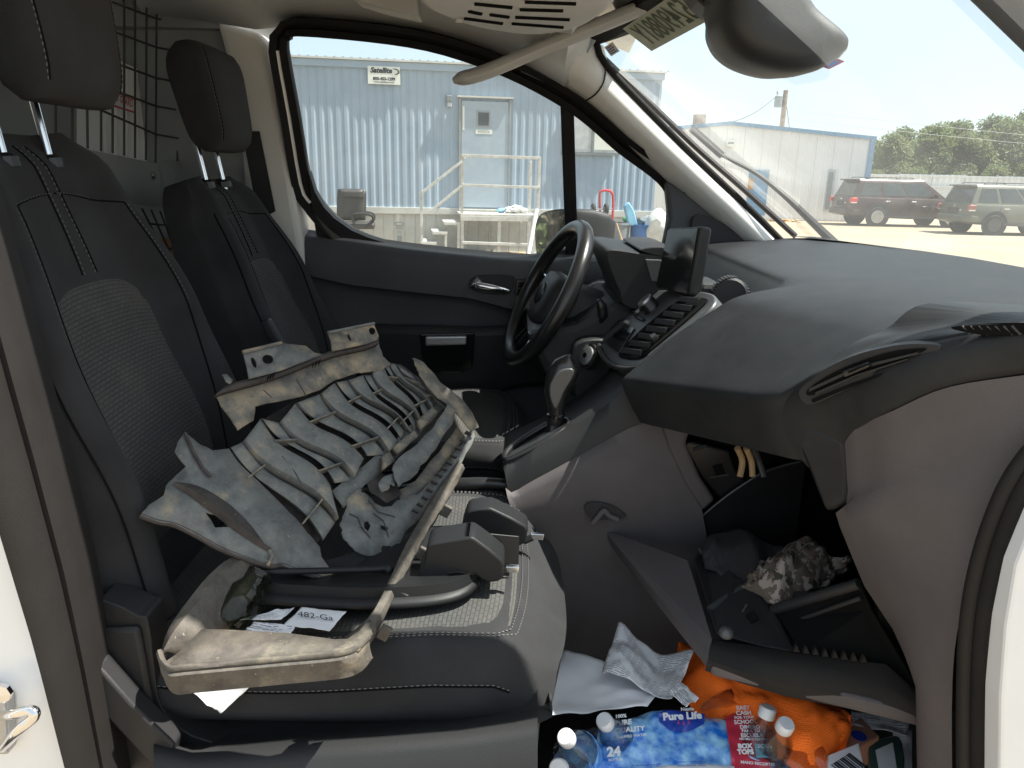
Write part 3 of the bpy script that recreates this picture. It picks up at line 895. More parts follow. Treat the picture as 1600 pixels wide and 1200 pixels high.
# ---- parked cars
def car_paint(name, c, dust):
    return mat(name, c, 0.35, 0.25, var=0.06, dust=dust, dcol=(.36, .32, .25), dscale=1.5, coat=.3)
M['maroon'] = car_paint('maroon_paint', (0.038, 0.016, 0.018), .24)
M['olive'] = car_paint('olive_silver_paint', (0.115, 0.12, 0.095), .28)
M['car_glass'] = mat('car_glass_dark', (0.035, 0.045, 0.045), 0.08, spec=0.7, dust=.2, dcol=(.2, .2, .18), dscale=2)
M['tail_red'] = mat('tail_lamp_red', (0.62, 0.045, 0.03), 0.2)
M['tail_old'] = mat('tail_lamp_dull', (0.30, 0.12, 0.10), 0.3)
M['alloy'] = mat('alloy_wheel', (0.45, 0.44, 0.42), 0.4, 0.6)
M['plain_wheel'] = mat('steel_wheel', (0.07, 0.07, 0.065), 0.6)
def suv(name, base, ang, L, W, H, paint, label, wr=.38, wb=3.0, ro=1.0, rear_rake=.28, nose=1.25, alloy='alloy', lamp='tail_red', chrome_lamp=True, silverroof=False):
    rot = rotz(ang)
    base = Vector(base)
    def X(x, y, z):
        return base + rot @ Vector((x, y, z))
    root = empty(name, base, label, 'car', 'cars parked in the sand yard')
    hw = W / 2
    belt, sill = H * .60, .36
    st = []        # lower body stations: x, z_bottom, z_top, halfwidth
    for x, zb, zt, w_ in ((0.0, .52, belt * .86, .84), (.05, .42, belt, .93), (.25, .38, belt + .01, .985), (.8, sill, belt + .01, 1), (L * .5, sill - .04, belt, 1.0),
                          (L - nose - .1, sill, belt - .01, 1.0), (L - nose * .7, sill, belt - .03, .99), (L - .4, .36, belt - .10, .95), (L - .1, .38, belt - .24, .86), (L, .45, belt - .42, .74)):
        st.append((x, zb, zt, w_ * hw))
    rows = []
    for x, zb, zt, w_ in st:
        half = [(0, zb), (w_ * .88, zb), (w_ * .98, zb + .08), (w_, zb + .22), (w_ * 1.0, (zb + zt) / 2 + .08), (w_ * .985, zt - .10), (w_ * .95, zt - .02), (w_ * .86, zt + .01), (0, zt + .02)]
        ring = half + [(-a, b) for a, b in half[-2:0:-1]]
        rows.append([X(x, a, b) for a, b in ring])
    mk('body', *grid(rows, close_c=True, cap=True), paint, root, smooth=40)
    # greenhouse frustum: bottom and top outlines
    xr0, xf0 = .10, L - nose + .05
    xr1, xf1 = .10 + rear_rake, L - nose - .95
    wb_, wt_ = hw * .93, hw * .74
    def gh(u, v, side):      # side window surface point: u 0 rear..1 front, v 0 belt..1 roof
        xb, xt = xr0 + (xf0 - xr0) * u, xr1 + (xf1 - xr1) * u
        bul = 0.0
        return (xb + (xt - xb) * v, side * (wb_ + (wt_ - wb_) * v + bul), belt - .02 + (H - .06 - belt + .02) * v)
    rings = []
    for v in (0, .25, .5, .75, .93, 1.0):
        ring = []
        for u in (0, .15, .35, .55, .75, 1.0):
            a, b, c = gh(u, min(v, .96), -1)
            ring.append(X(a, b * (1 if v < 1 else .9), c + (.05 if v == 1 else 0)))
        for u in (1.0, .75, .55, .35, .15, 0):
            a, b, c = gh(u, min(v, .96), 1)
            ring.append(X(a, b * (1 if v < 1 else .9), c + (.05 if v == 1 else 0)))
        rings.append(ring)
    mk('cabin', *grid(rings, close_c=True, cap=True), paint, root, smooth=40)
    def pane(nm, us, vs_, side, m):
        pts = [gh(u, v, side) for u, v in zip(us, vs_)]
        pts = [X(a, b + side * .008, c + .002) for a, b, c in pts]
        o = mk(nm, *slab(pts, rot @ Vector((0, -side * .02, 0))), m, root)
        return o
    for side in (-1, 1):
        pane('side_window', (.06, .285, .285, .075), (.14, .14, .84, .84), side, 'car_glass')
        pane('side_window', (.325, .575, .575, .325), (.14, .14, .84, .84), side, 'car_glass')
        pane('side_window', (.61, .875, .93, .61), (.14, .14, .84, .84), side, 'car_glass')
        # door seams
        for u in (.30, .592, .90):
            a, b, c = gh(u, 0, side)
            mk('door_seam', *boxg(X(a, side * (hw * 1.0 - .001), (sill + belt) / 2 + .02), (.012, .006, belt - sill - .2), rot), 'ink', root)
        for u in (.36, .64):
            a, b, c = gh(u, 0, side)
            mk('door_handle', *boxg(X(a, side * (hw + .012), belt - .14), (.2, .03, .035), rot), 'chrome', root, bevel=.01)
        mk('roof_rail', *tubeg([X(xr1 + .25, side * wt_ * .92, H - .0), X(xr1 + .35, side * wt_ * .92, H + .035), X(xf1 - .45, side * wt_ * .92, H + .035), X(xf1 - .35, side * wt_ * .92, H - .0)], .018, 6), 'black', root)
        mk('rocker_trim', *boxg(X(L * .47, side * (hw - .0), sill + .04), (wb - wr * 2.4, .05, .09), rot), 'silver_dark' if paint == 'maroon' else 'plain_wheel', root)
        mk('door_mirror', *boxg(X(xf0 - .55, side * (hw + .1), belt + .1), (.12, .22, .16), rot), paint, root, bevel=.04)
        tl = X(.10, side * (hw * .955), belt - .13)
        lm_ = mk('tail_lamp', *boxg(tl, (.30, .10, .22), rot), lamp, root, bevel=.03)
        mk('lamp_lens', *boxg(X(.10, side * (hw * .955), belt - .215), (.24, .104, .045), rot), 'sign', lm_, bevel=.01)
        for x in (ro, ro + wb):
            mk('wheel_arch', *lathe([(wr + .02, -.002), (wr + .10, -.002), (wr + .10, .012), (wr + .02, .012)], X(x, side * (hw - .004), wr + .02), rot @ Vector((0, side, 0)), 28), 'ink', root)
            wh = mk('wheel', *lathe([(.1, -.12), (wr - .03, -.12), (wr, -.08), (wr, .06), (wr - .03, .1), (wr - .1, .105), (wr - .12, .08), (0.01, .08)], X(x, side * (hw - .08), wr), rot @ Vector((0, side, 0)), 28), 'tyre', root, smooth=40)
            fc = X(x, side * (hw + .012), wr)
            ax = rot @ Vector((0, side, 0))
            g = [lathe([(wr * .58, 0), (wr * .66, 0), (wr * .66, .02), (wr * .58, .02)], fc, ax, 24), lathe([(.0, 0), (.06, 0), (.055, .025), (0, .026)], fc, ax, 12)]
            sx = rot @ Vector((1, 0, 0))
            for q in range(5):
                an = 2 * math.pi * q / 5 + .3
                d = sx * math.cos(an) + Vector((0, 0, 1)) * math.sin(an)
                pr_ = d.cross(ax)
                g.append(slab([fc + d * .03 - pr_ * .05, fc + d * wr * .62 - pr_ * .035, fc + d * wr * .62 + pr_ * .035, fc + d * .03 + pr_ * .05], ax * .018))
            mk('rim', *join(*g), alloy, wh, smooth=40)
    # rear glass, spoiler, bumper, plate, windscreen
    def rear(y, v):
        xb, xt = xr0, xr1
        return X(xb + (xt - xb) * v - .012, y * (wb_ + (wt_ - wb_) * v), belt - .02 + (H - .04 - belt) * v)
    mk('rear_window', *slab([rear(-.86, .12), rear(.86, .12), rear(.84, .84), rear(-.84, .84)], rot @ Vector((.02, 0, 0))), 'car_glass', root)
    mk('spoiler', *slab([rear(-.95, .93), rear(.95, .93), rear(.9, .93) + rot @ Vector((-.20, 0, .02)), rear(-.9, .93) + rot @ Vector((-.20, 0, .02))], (0, 0, .04)), paint if paint == 'olive' else 'ink', root, bevel=.01)
    mk('rear_bumper', *slab([X(.1, -hw * .99, .44), X(-.10, -hw * .82, .44), X(-.10, hw * .82, .44), X(.1, hw * .99, .44), X(.4, hw * .995, .44), X(.4, -hw * .995, .44)], (0, 0, .26)), paint, root, bevel=.05, bseg=3, smooth=40)
    pn = mk('plate_recess', *boxg(X(.0, 0, belt * .78), (.06, .62, .2), rot), 'ink' if paint == 'maroon' else 'plain_wheel', root, bevel=.02)
    mk('badge', *boxg(X(.0, -.45, belt * .80), (.045, .09, .06), rot), 'chrome', root, bevel=.01)
    mk('badge', *boxg(X(.02, 0, belt * .93), (.045, .16, .06), rot), 'chrome', root, bevel=.01)
    ws = []
    for y, v in ((-.88, .06), (.88, .06), (.82, .92), (-.82, .92)):
        ws.append(X(xf0 + (xf1 - xf0) * v + .01, y * (wb_ + (wt_ - wb_) * v), belt - .02 + (H - .04 - belt) * v + .01))
    mk('windscreen', *slab(ws, rot @ Vector((-.02, 0, 0))), 'car_glass', root)
    return root, X
q = PZ(1318, 352, -.3)
seq, SX = suv('parked_car', (q.x, q.y + .6, -.3), R(1.5), 5.2, 2.03, 1.93, 'maroon', 'maroon sport utility vehicle with a dented door parked beside the metal shed', wr=.40, wb=3.1, ro=1.15)
# dented doors of the maroon car
for k_ in range(2):
    c = SX(3.25 + .35 * k_, -1.03, .72 - .03 * k_)
    bm = bmesh.new()
    bmesh.ops.create_icosphere(bm, subdivisions=2, radius=1)
    v = [c + Vector((p.co.x * .30, p.co.y * .035, p.co.z * .22)) * (1 + .5 * noise.noise(p.co * 2 + Vector((k_ * 5, 0, 0)))) for p in bm.verts]
    f = [tuple(w_.index for w_ in fc.verts) for fc in bm.faces]
    bm.free()
    mk('door_dent', v, f, 'maroon', seq)
q = PZ(1497, 366, -.3)
pil, PXf = suv('parked_car', (q.x, q.y + .6, -.3), R(2), 4.8, 1.97, 1.80, 'olive', 'olive silver boxy sport utility vehicle parked at the right in front of the maroon one', wr=.37, wb=2.7, ro=1.0, rear_rake=.22, alloy='plain_wheel', lamp='tail_old')

# ================================================================== THE VAN: shell
van = empty('cargo_van', (0, 0, 0), 'white cargo van seen inside through its open passenger door, with black seats and dashboard', 'van')
V = van
DO, DN = Vector((0, .74, 1.25)), Vector((0, 1, .24)).normalized()
def D(px, py, off=0.0):           # point on the driver's window plane, off metres towards the cabin
    return PP(px, py, DO - DN * off, DN)
GL = [(448, 78), (453, 63), (466, 57), (575, 66), (666, 80), (746, 104), (815, 133), (878, 168), (920, 199), (964, 238), (1017, 277), (1038, 300), (1044, 325), (1036, 395),
      (1020, 440), (940, 440), (840, 440), (720, 430), (620, 405), (547, 358), (519, 336), (496, 308), (484, 285), (466, 180)]
GL = [(q.x, q.y) for q in cr([Vector((a, b, 0)) for a, b in GL], 3, True)]
def offs(poly, d, closed=True):
    n = len(poly)
    out = []
    for i in range(n):
        a, b, c = Vector(poly[i - 1]), Vector(poly[i]), Vector(poly[(i + 1) % n])
        t = ((b - a).normalized() + (c - b).normalized()).normalized()
        dd = d[i] if isinstance(d, (list, tuple)) else d
        out.append((b.x + t.y * dd, b.y - t.x * dd))
    return out
def ring(pa, pb, oa, ob, th, name, m, parent, **k):
    A, B = [D(*p, oa) for p in pa], [D(*p, ob) for p in pb]
    A2, B2 = [q + DN * th for q in A], [q + DN * th for q in B]
    rows = [A, B, B2, A2]
    return mk(name, *grid(rows, close_r=True, close_c=True), m, parent, smooth=40, **k)
G1, G2, G3 = offs(GL, 12), offs(GL, 20), offs(GL, 29)
ring(GL, G1, .012, .02, .03, 'window_seal', 'rubber', V)
ring(G1, G2, .000, .01, .03, 'door_frame', 'trim_brown', V)
gi = [i for i, q in enumerate(GL) if q[0] < 500 and q[1] > 70]
gi.sort(key=lambda i: GL[i][1])
ga, gb2 = [D(*G1[i], .014) for i in gi], [D(*G2[i], .020) for i in gi]
mk('door_frame', *grid([ga, gb2, [q + DN * .02 for q in gb2]]), 'white', V, smooth=40, label='white painted upright of the driver door frame')
ring(G2, G3, .035, .05, .07, 'door_weatherstrip', 'rubber', V)
gp = [D(*p, -.004) for p in offs(GL, 6)]
mk('driver_window', gp, [tuple(range(len(gp)))], 'glass', V)
mk('quarter_window_bar', *slab([D(876, 163, .012), D(897, 176, .012), D(904, 420, .012), D(885, 420, .012)], DN * .03), 'rubber', V, bevel=.004)
# black moulded corner at the rear foot of the window
crn = [D(*p, .022) for p in ((483, 270), (492, 300), (506, 324), (522, 341), (549, 360), (575, 371), (600, 379), (600, 400), (500, 400), (488, 330))]
mk('window_corner_trim', *slab(crn, DN * .03), 'black', V)
# driver's B-pillar trim
bp_ = [(336, 30), (404, 50), (420, 70), (432, 150), (452, 262), (472, 380), (500, 700), (400, 700), (388, 400), (374, 200), (350, 80)]
mk('pillar_trim', *slab([P(a, b, .645) for a, b in bp_], (0, .12, 0)), 'pillar', V, bevel=.018, bseg=3, smooth=40, label='beige pillar trim behind the driver seat')
mk('seat_belt', *slab([P(378, 205, .61), P(405, 205, .61), P(430, 330, .61), P(404, 345, .61)], (0, .004, 0)), 'fabric', V)
# ---- headliner
edge = [(300, 20), (400, 46), (466, 40), (575, 48), (666, 62), (746, 84), (818, 114), (879, 142), (912, 95), (932, 62)]
eY = [.63, .63, .635, .635, .635, .63, .62, .61, .59, .57]
rows = []
e3 = [P(a, b, y) for (a, b), y in zip(edge, eY)]
e3[0] = Vector((-1.0, .63, e3[0].z))
for wgt, dz, yy in ((0, 0, None), (.25, .055, .55), (.45, .085, .42), (.7, .105, .2), (1, .11, 0)):
    r_ = []
    for q in e3:
        if yy is None:
            r_.append(q)
        else:
            zt = min(1.885, q.z + dz) if q.x < .15 else q.z + dz * .9
            r_.append(Vector((q.x, yy, zt)))
    rows.append(r_)
for r_ in [rows[3], rows[2], rows[1], rows[0]]:
    rows.append([Vector((q.x, -q.y, q.z)) for q in r_])
mk('headliner', *grid(rows), 'headliner', V, smooth=60, solid=.01, soff=1)
# ---- overhead console
ZC = P(830, 52, .24).z
co_ = [PZ(a, b, ZC) for a, b in ((640, -25), (655, 8), (690, 27), (745, 45), (830, 56), (900, 47), (945, 24), (975, -10), (1000, -60), (990, -110), (640, -110))]
con = mk('overhead_console', *slab(cr(co_, 4, True), (0, 0, .07)), 'headliner', V, bevel=.018, bseg=4, smooth=50, label='overhead console with slotted vents')
def on_console(px, py):
    return PZ(px, py, ZC - .001)
for a, b in (((742, 5), (800, 11)), ((733, 17), (752, 21)), ((766, 22), (795, 26)), ((726, 28), (785, 36)), ((812, 14), (880, 16)), ((805, 26), (890, 30)), ((800, 36), (880, 42)), ((820, 2), (900, 5))):
    mk('console_slot', *tubeg([on_console(*a), on_console(*b)], .0045, 6), 'void', con)
mk('console_knob', *lathe([(.008, 0), (.008, .006), (0, .007)], on_console(717, 30), (0, 0, -1), 10), 'visor', con)
ledge = [P(552, 0, .35), P(600, 14, .34), P(655, 26, .33), P(648, -30, .33), P(560, -30, .35)]
mk('console_ledge', *slab(ledge, (0, .08, 0)), 'visor', con, bevel=.006)
# ---- sun visor swung to the side window
vp = cr([P(712, 125, .46), P(760, 112, .45), P(850, 74, .43), P(930, 42, .40), P(1012, 8, .36)], 5)
rows = []
for i, q in enumerate(vp):
    t = i / (len(vp) - 1)
    th = .018 * math.sin(math.pi * min(1, t * 9 + .3) / 2)
    dv = ray(850, 70).normalized()
    nrm = (vp[-1] - vp[0]).normalized().cross(dv).normalized()
    w_ = .085 * (1 if .06 < t < .94 else .8)
    sec = []
    for k_ in range(12):
        an = 2 * math.pi * k_ / 12
        sec.append(q + dv * (w_ * math.copysign(abs(math.cos(an)) ** .5, math.cos(an))) + nrm * (th * math.copysign(abs(math.sin(an)) ** .8, math.sin(an))))
    rows.append(sec)
sv_ = mk('sun_visor', *grid(rows, close_c=True, cap=True), 'visor', V, smooth=50, label='beige sun visor swung towards the driver window')
mk('visor_clip', *boxg(P(862, 52, .40), (.012, .012, .03)), 'visor', V, bevel=.003)
# ---- windshield
def ws_x(y, z):
    return .215 + (1.755 - z) * 1.33 + .20 * (1 - (y / .64) ** 2 * (1 if y > 0 else .4))
rows = []
for i in range(13):
    y = .63 - 1.41 * i / 12
    rows.append([Vector((ws_x(y, z), y, z)) for z in [1.83 - .62 * j / 10 for j in range(11)]])
mk('windshield', *grid(rows), 'windshield', V, smooth=180)
def WS(px, py, off=0.0):
    d = ray(px, py)
    a, b = .5, 6.0
    fn = lambda t: (CAM + d * t).x - ws_x(max(-.7, min(.9, (CAM + d * t).y)), (CAM + d * t).z) - off
    for _ in range(60):
        m_ = (a + b) / 2
        if fn(m_) > 0:
            b = m_
        else:
            a = m_
    return CAM + d * a
# ---- A-pillar trim, driver's side
up_c = [(928, 66), (934, 88), (952, 114), (1000, 165), (1060, 226), (1110, 274), (1180, 340), (1232, 392), (1260, 410)]
lo_c = [(818, 112), (850, 127), (880, 141), (930, 178), (984, 226), (1020, 258), (1056, 292), (1120, 348), (1170, 395)]
n_ = 24
U = resample(cr([P(a, b, .60 + .06 * i / 8) for i, (a, b) in enumerate(up_c)], 4), n_)
Lw = resample(cr([P(a, b, .635 + .03 * i / 8) for i, (a, b) in enumerate(lo_c)], 4), n_)
rows = [[q + Vector((.03, .05, .0)) for q in U], U]
for t, bul in ((.15, .035), (.35, .055), (.6, .05), (.85, .025)):
    rows.append([a.lerp(b, t) + Vector((-.2, -.9, .1)) * bul for a, b in zip(U, Lw)])
rows += [Lw, [q + Vector((0, .05, -.01)) for q in Lw]]
mk('windshield_pillar_trim', *grid(rows), 'pillar', V, smooth=70, label='sunlit beige windshield pillar on the driver side')
mk('windshield_gasket', *tubeg([q + Vector((.004, -.004, .004)) for q in U], .009, 8), 'rubber', V, smooth=60)
sm = [a.lerp(b, t) + Vector((-.2, -.9, .1)) * bl for (a, b, t, bl) in ((U[2], Lw[5], .0, .012), (U[3], Lw[5], .3, .055), (U[4], Lw[5], .65, .052), (U[4], Lw[5], 1, .004))]
mk('pillar_seam', *tubeg(cr(sm, 4), .0022, 4), 'trim_brown', V)
tri = [(1040, 283), (1066, 296), (1110, 330), (1175, 392), (1170, 420), (1030, 420), (1046, 340)]
mk('pillar_foot_trim', *slab([P(a, b, .65) for a, b in tri], (0, .05, 0)), 'door_grey', V, bevel=.01)
spk = cr([P(1083, 338, .635), P(1125, 346, .635), P(1160, 372, .635), P(1172, 398, .635), P(1110, 402, .635), P(1085, 398, .635)], 4, True)
mk('tweeter_grille', *slab(spk, (0, .012, 0)), 'black', V, bevel=.004)
# other A-pillar trim (passenger side), top right corner of the picture
aq = [(1490, -10), (1520, 22), (1560, 62), (1600, 98), (1660, 150), (1660, -60), (1480, -60)]
ap0, ap1 = P(1505, 0, -.62), P(1600, 92, -.62)
apd = (ap1 - ap0) / (ap1.x - ap0.x)
apl = [ap0 + apd * (x_ - ap0.x) for x_ in (.30, .51, .60, .80, 1.0)]
mk('windshield_pillar_trim', *slab(apl + [q + Vector((.055, 0, .065)) for q in reversed(apl)], (0, -.08, 0)), 'grey', V, bevel=.012, bseg=3, smooth=40, label='grey windshield pillar in the top right corner')
mk('cowl_side_top', *boxg((1.0, -.775, 1.22), (.72, .10, .07)), 'white', V, bevel=.01)
# header strip
mk('windshield_header', *grid([[Vector((ws_x(y, 1.80) - .05, y, 1.82 + .02 * (1 - (y / .62) ** 2))), Vector((ws_x(y, 1.80) + .03, y, 1.80 + .02 * (1 - (y / .62) ** 2)))] for y in [.6 - 1.2 * i / 12 for i in range(13)]]), 'rubber', V, solid=.02)
# ---- wiper outside the windshield
wb1 = [WS(936, 84, .035), WS(1000, 146, .035), WS(1085, 228, .035), WS(1160, 294, .035), WS(1243, 369, .03)]
wp = mk('wiper_blade', *tubeg(cr(wb1, 4), .0085, 6), 'black', V, smooth=40)
mk('wiper_clip', *tubeg([WS(1080, 200, .05), WS(1128, 243, .05)], .011, 6), 'black', wp)
wa = [WS(1080, 201, .055), WS(1125, 240, .058), WS(1180, 270, .06), WS(1225, 305, .055), WS(1262, 340, .05), WS(1312, 388, .045)]
mk('wiper_arm', *tubeg(cr(wa, 5), [.005 + .009 * (i / 25) ** 2 for i in range(26)], 6), 'black', wp, smooth=40)
# ---- driver's door trim
cols_px = [468, 560, 640, 715, 780, 840, 900, 960, 1050]
def interp(tab, x):
    for (x0, y0), (x1, y1) in zip(tab, tab[1:]):
        if x <= x1:
            return y0 + (y1 - y0) * max(0, (x - x0)) / (x1 - x0)
    return tab[-1][1]
belt_t = [(468, 365), (560, 376), (640, 387), (715, 395.5), (780, 402), (840, 405), (900, 406), (960, 405), (1050, 402)]
crease = [(468, 428), (545, 446), (640, 457), (735, 467), (800, 485), (860, 505), (960, 530), (1050, 545)]
rows = []
cpx = [468 + (1050 - 468) * i / 40 for i in range(41)]
for f_, y in ((-8, .735), (-3, .722), (0, .70), (4, .682), (14, .668), (30, .662)):
    rows.append([P(x, interp(belt_t, x) + f_, y) for x in cpx])
for t, y in ((.6, .660), (.97, .660), (1.0, .668), (1.04, .682), (1.3, .690)):
    rows.append([P(x, interp(belt_t, x) + 30 + (interp(crease, x) - interp(belt_t, x) - 30) * t, y) for x in cpx])
for t, y in ((.1, .690), (.25, .675), (.4, .655), (.7, .65), (1, .65)):
    rows.append([P(x, interp(crease, x) + 18 + (820 - interp(crease, x) - 18) * t, y) for x in cpx])
dt = mk('door_panel', *grid(rows), 'door_grey', V, smooth=50, label='charcoal driver door trim')
# inner release handle
bz = cr([P(733, 444, .652), P(741, 433, .652), P(760, 430, .652), P(800, 431, .652), P(803, 440, .652), P(797, 458, .652), P(770, 460, .652), P(742, 455, .652)], 4, True)
mk('release_bezel', *slab(bz, (0, .015, 0)), 'black', dt, bevel=.003)
hd = cr([P(738, 447, .640), P(748, 446, .632), P(770, 450, .630), P(795, 455, .638)], 4)
mk('release_handle', *tubeg(hd, [.009, .010, .011, .011, .011, .011, .011, .011, .011, .010, .010, .009, .006], 8), 'chrome', dt, smooth=60)
mk('release_pivot', *tubeg([P(740, 446, .645), P(749, 436, .645)], .010, 8), 'silver', dt)
mk('lock_switch', *slab(PL([(806, 437), (826, 436), (824, 462), (804, 461)], .652), (0, .015, 0)), 'black_smooth', dt, bevel=.003)
mk('lock_button', *slab(PL([(810, 441), (823, 440), (821, 449), (809, 450)], .648), (0, .012, 0)), 'gloss_black', dt, bevel=.002)
mk('lock_button', *slab(PL([(809, 452), (821, 451), (820, 459), (808, 459)], .648), (0, .012, 0)), 'gloss_black', dt, bevel=.002)
# armrest with silver pull
ar = cr([P(560, 520, .63), P(640, 512, .61), P(740, 515, .60), P(830, 512, .60), P(900, 520, .61), P(960, 560, .63), P(900, 600, .63), P(800, 610, .625), P(735, 640, .63), P(640, 640, .63), P(560, 600, .63)], 4, True)
mk('armrest', *slab(ar, (0, .07, 0)), 'black', dt, bevel=.02, bseg=3, smooth=40)
pk = mk('pull_pocket', *slab(PL([(656, 522), (742, 520), (738, 575), (720, 583), (675, 583), (660, 560)], .597), (0, .012, 0)), 'gloss_black', dt, bevel=.004)
mk('silver_pull', *slab(PL([(664, 526), (729, 525), (729, 539), (664, 541)], .585), (0, .014, 0)), 'silver', dt, bevel=.005, bseg=3)
mk('pull_recess', *slab(PL([(672, 544), (728, 543), (723, 572), (676, 574)], .594), (0, .003, 0)), 'void', dt)
# ---- driver's door mirror outside
mc = [(838, 392), (836, 360), (842, 338), (858, 329), (884, 327), (890, 340), (886, 380), (880, 410), (842, 408)]
MY = 1.02
face = [P(a, b, MY + .02 * (a - 838) / 50) for a, b in mc]
mo, mn = P(860, 370, MY), Vector((-.80, -.58, .05)).normalized()
face = cr([PP(a, b, mo, mn) for a, b in mc], 3, True)
back = []
fc_ = sum(face, Vector()) / len(face)
rows = [face]
for t, g_s in ((.04, 1.03), (.10, 1.02), (.16, .9), (.20, .65), (.22, .2)):
    rows.append([fc_ + (q - fc_) * g_s + Vector((.85, -.05, 0)) * t for q in face])
hs = mk('door_mirror', *grid(rows, close_c=True, cap=True), 'black', V, smooth=60)
m_, nt, b_ = new_mat('mirror_silver')
b_.inputs['Base Color'].default_value = (.88, .9, .9, 1)
b_.inputs['Metallic'].default_value = 1
b_.inputs['Roughness'].default_value = 0.02
M['mirror'] = m_
gl_ = [fc_ + (q - fc_) * .90 + mn * .004 for q in face]
mk('mirror_glass', gl_, [tuple(range(len(gl_)))], 'mirror', hs)
shl = cr([P(892, 342, .98), P(925, 344, .98), P(945, 360, .98), P(952, 385, .98), P(950, 420, .98), P(880, 420, .98), P(878, 380, .98)], 4, True)
mk('mirror_shell', *slab(shl, (.06, .16, 0)), 'black', hs, bevel=.03, bseg=3, smooth=50)
mk('mirror_arm', *slab([Vector((.10, .74, 1.17)), Vector((.28, .74, 1.17)), Vector((.28, .74, 1.24)), Vector((.10, .74, 1.24))], (.02, .24, .0)), 'black', hs, bevel=.02)

# ---- body: floor, roof, sides, cargo hold, nose (all one van)
mk('cabin_floor', *boxg((.1, 0, .40), (2.2, 1.42, .06)), 'carpet', V)
mk('roof_panel', *grid([[Vector((x, y, 1.93 - .06 * (y / .66) ** 2 - (.09 * max(0, (x - .05)) / .25))) for x in (-3.0, -2, -1, -.3, .05, .30)] for y in (.68, .6, .4, .1, -.1, -.4, -.6, -.68)]), 'white', V, smooth=60, solid=.02, soff=1)
# cargo hold
mk('cargo_roof_rail', *boxg((-1.95, .73, 1.885), (2.3, .10, .14)), 'steel', V)
mk('quarter_panel', *boxg((-.86, .735, 1.1), (.42, .03, 1.5)), 'steel', V)
mk('cargo_floor', *boxg((-2.0, 0, .55), (2.0, 1.5, .05)), 'steel', V)
mk('cargo_side', *boxg((-2.0, .76, 1.22), (2.2, .04, 1.3)), 'steel', V, label='grey inner side of the cargo hold')
mk('cargo_side', *boxg((-1.95, -.76, 1.2), (2.2, .04, 1.35)), 'white', V, label='white outer rear side of the van')
rdv = boxg((-3.03, 0, 1.0), (.05, 1.5, .95))
mk('rear_door', *rdv, 'white', V)
for sd_ in (-1, 1):
    mk('rear_window', *boxg((-3.03, sd_ * .37, 1.66), (.01, .6, .36)), 'glass', V)
mk('rear_door_top', *boxg((-3.03, 0, 1.87), (.05, 1.4, .05)), 'white', V)
# nose
mk('hood', *grid([[Vector((x, y, z - .06 * (y / .75) ** 2)) for x, z in ((1.13, 1.17), (1.3, 1.16), (1.6, 1.11), (1.9, 1.02), (2.05, .85), (2.08, .45))] for y in [-.78 + 1.56 * i / 10 for i in range(11)]]), 'white', V, smooth=60, solid=.02)
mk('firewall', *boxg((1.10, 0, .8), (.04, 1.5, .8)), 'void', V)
for sd_ in (-1, 1):
    mk('front_wing', *boxg((1.55, sd_ * .79, .85), (1.0, .05, .5)), 'white', V, bevel=.02)
mk('outer_door_skin', *slab([Vector((-.66, .80, .45)), Vector((.95, .80, .45)), Vector((.95, .79, 1.18)), Vector((-.66, .79, 1.20))], (0, .03, 0)), 'white', V)
# ---- cargo partition: plate, grid of bars
XP = -.98
def C(px, py, dx=0.0):
    return PX(px, py, XP + dx)
part = mk('cargo_partition', *slab([C(-80, 205), C(130, 232), C(252, 257), C(262, 324), C(200, 318), C(100, 300), C(-80, 280)], (-.004, 0, 0)), 'steel', V, label='grey steel cargo partition plate behind the seats')
for x0, y0, x1, y1 in ((60, 150, 60, 214), (87, 158, 87, 222), (113, 160, 113, 226), (136, 160, 137, 232), (158, 120, 158, 236), (176, 70, 176, 239), (194, -20, 194, 243), (211, -20, 211, 247), (229, -20, 228, 250), (245, -20, 243, 254), (278, -20, 277, 258)):
    mk('bar', *tubeg([C(x0, y0), C(x1, y1)], .0028, 6), 'wire', part)
for y0, y1 in ((-8, 35), (38, 80), (88, 128), (128, 172), (160, 216)):
    mk('bar', *tubeg([C(40, y0 - 40, .006), C(244, y1 - 6, .006), C(278, y1, .006)], .0028, 6), 'wire', part)
for a, b in (((206, 324), (258, 420)), ((222, 326), (280, 440)), ((236, 328), (290, 450)), ((250, 330), (304, 470))):
    mk('bar', *tubeg([C(*a), C(*b)], .0028, 6), 'wire', part)
for a, b in (((215, 348), (262, 352)), ((240, 388), (300, 388)), ((260, 430), (300, 425))):
    mk('bar', *tubeg([C(*a, .006), C(*b, .006)], .0028, 6), 'wire', part)
for px, py in ((237, 275), (265, 276)):
    mk('bolt', *lathe([(.012, 0), (.012, .006), (.007, .010), (0, .011)], C(px, py), (1, 0, 0), 8), 'chrome', part)
mk('partition_rail', *slab([C(252, 250, .01), C(282, 252, .01), C(292, 420, .01), C(262, 330, .01)], (-.01, 0, 0)), 'steel', part)
M['red_ink'] = mat('label_red', (.45, .06, .07), .5)
M['white_panel'] = mat('cargo_liner_white', (.84, .85, .84), .5, var=.05)
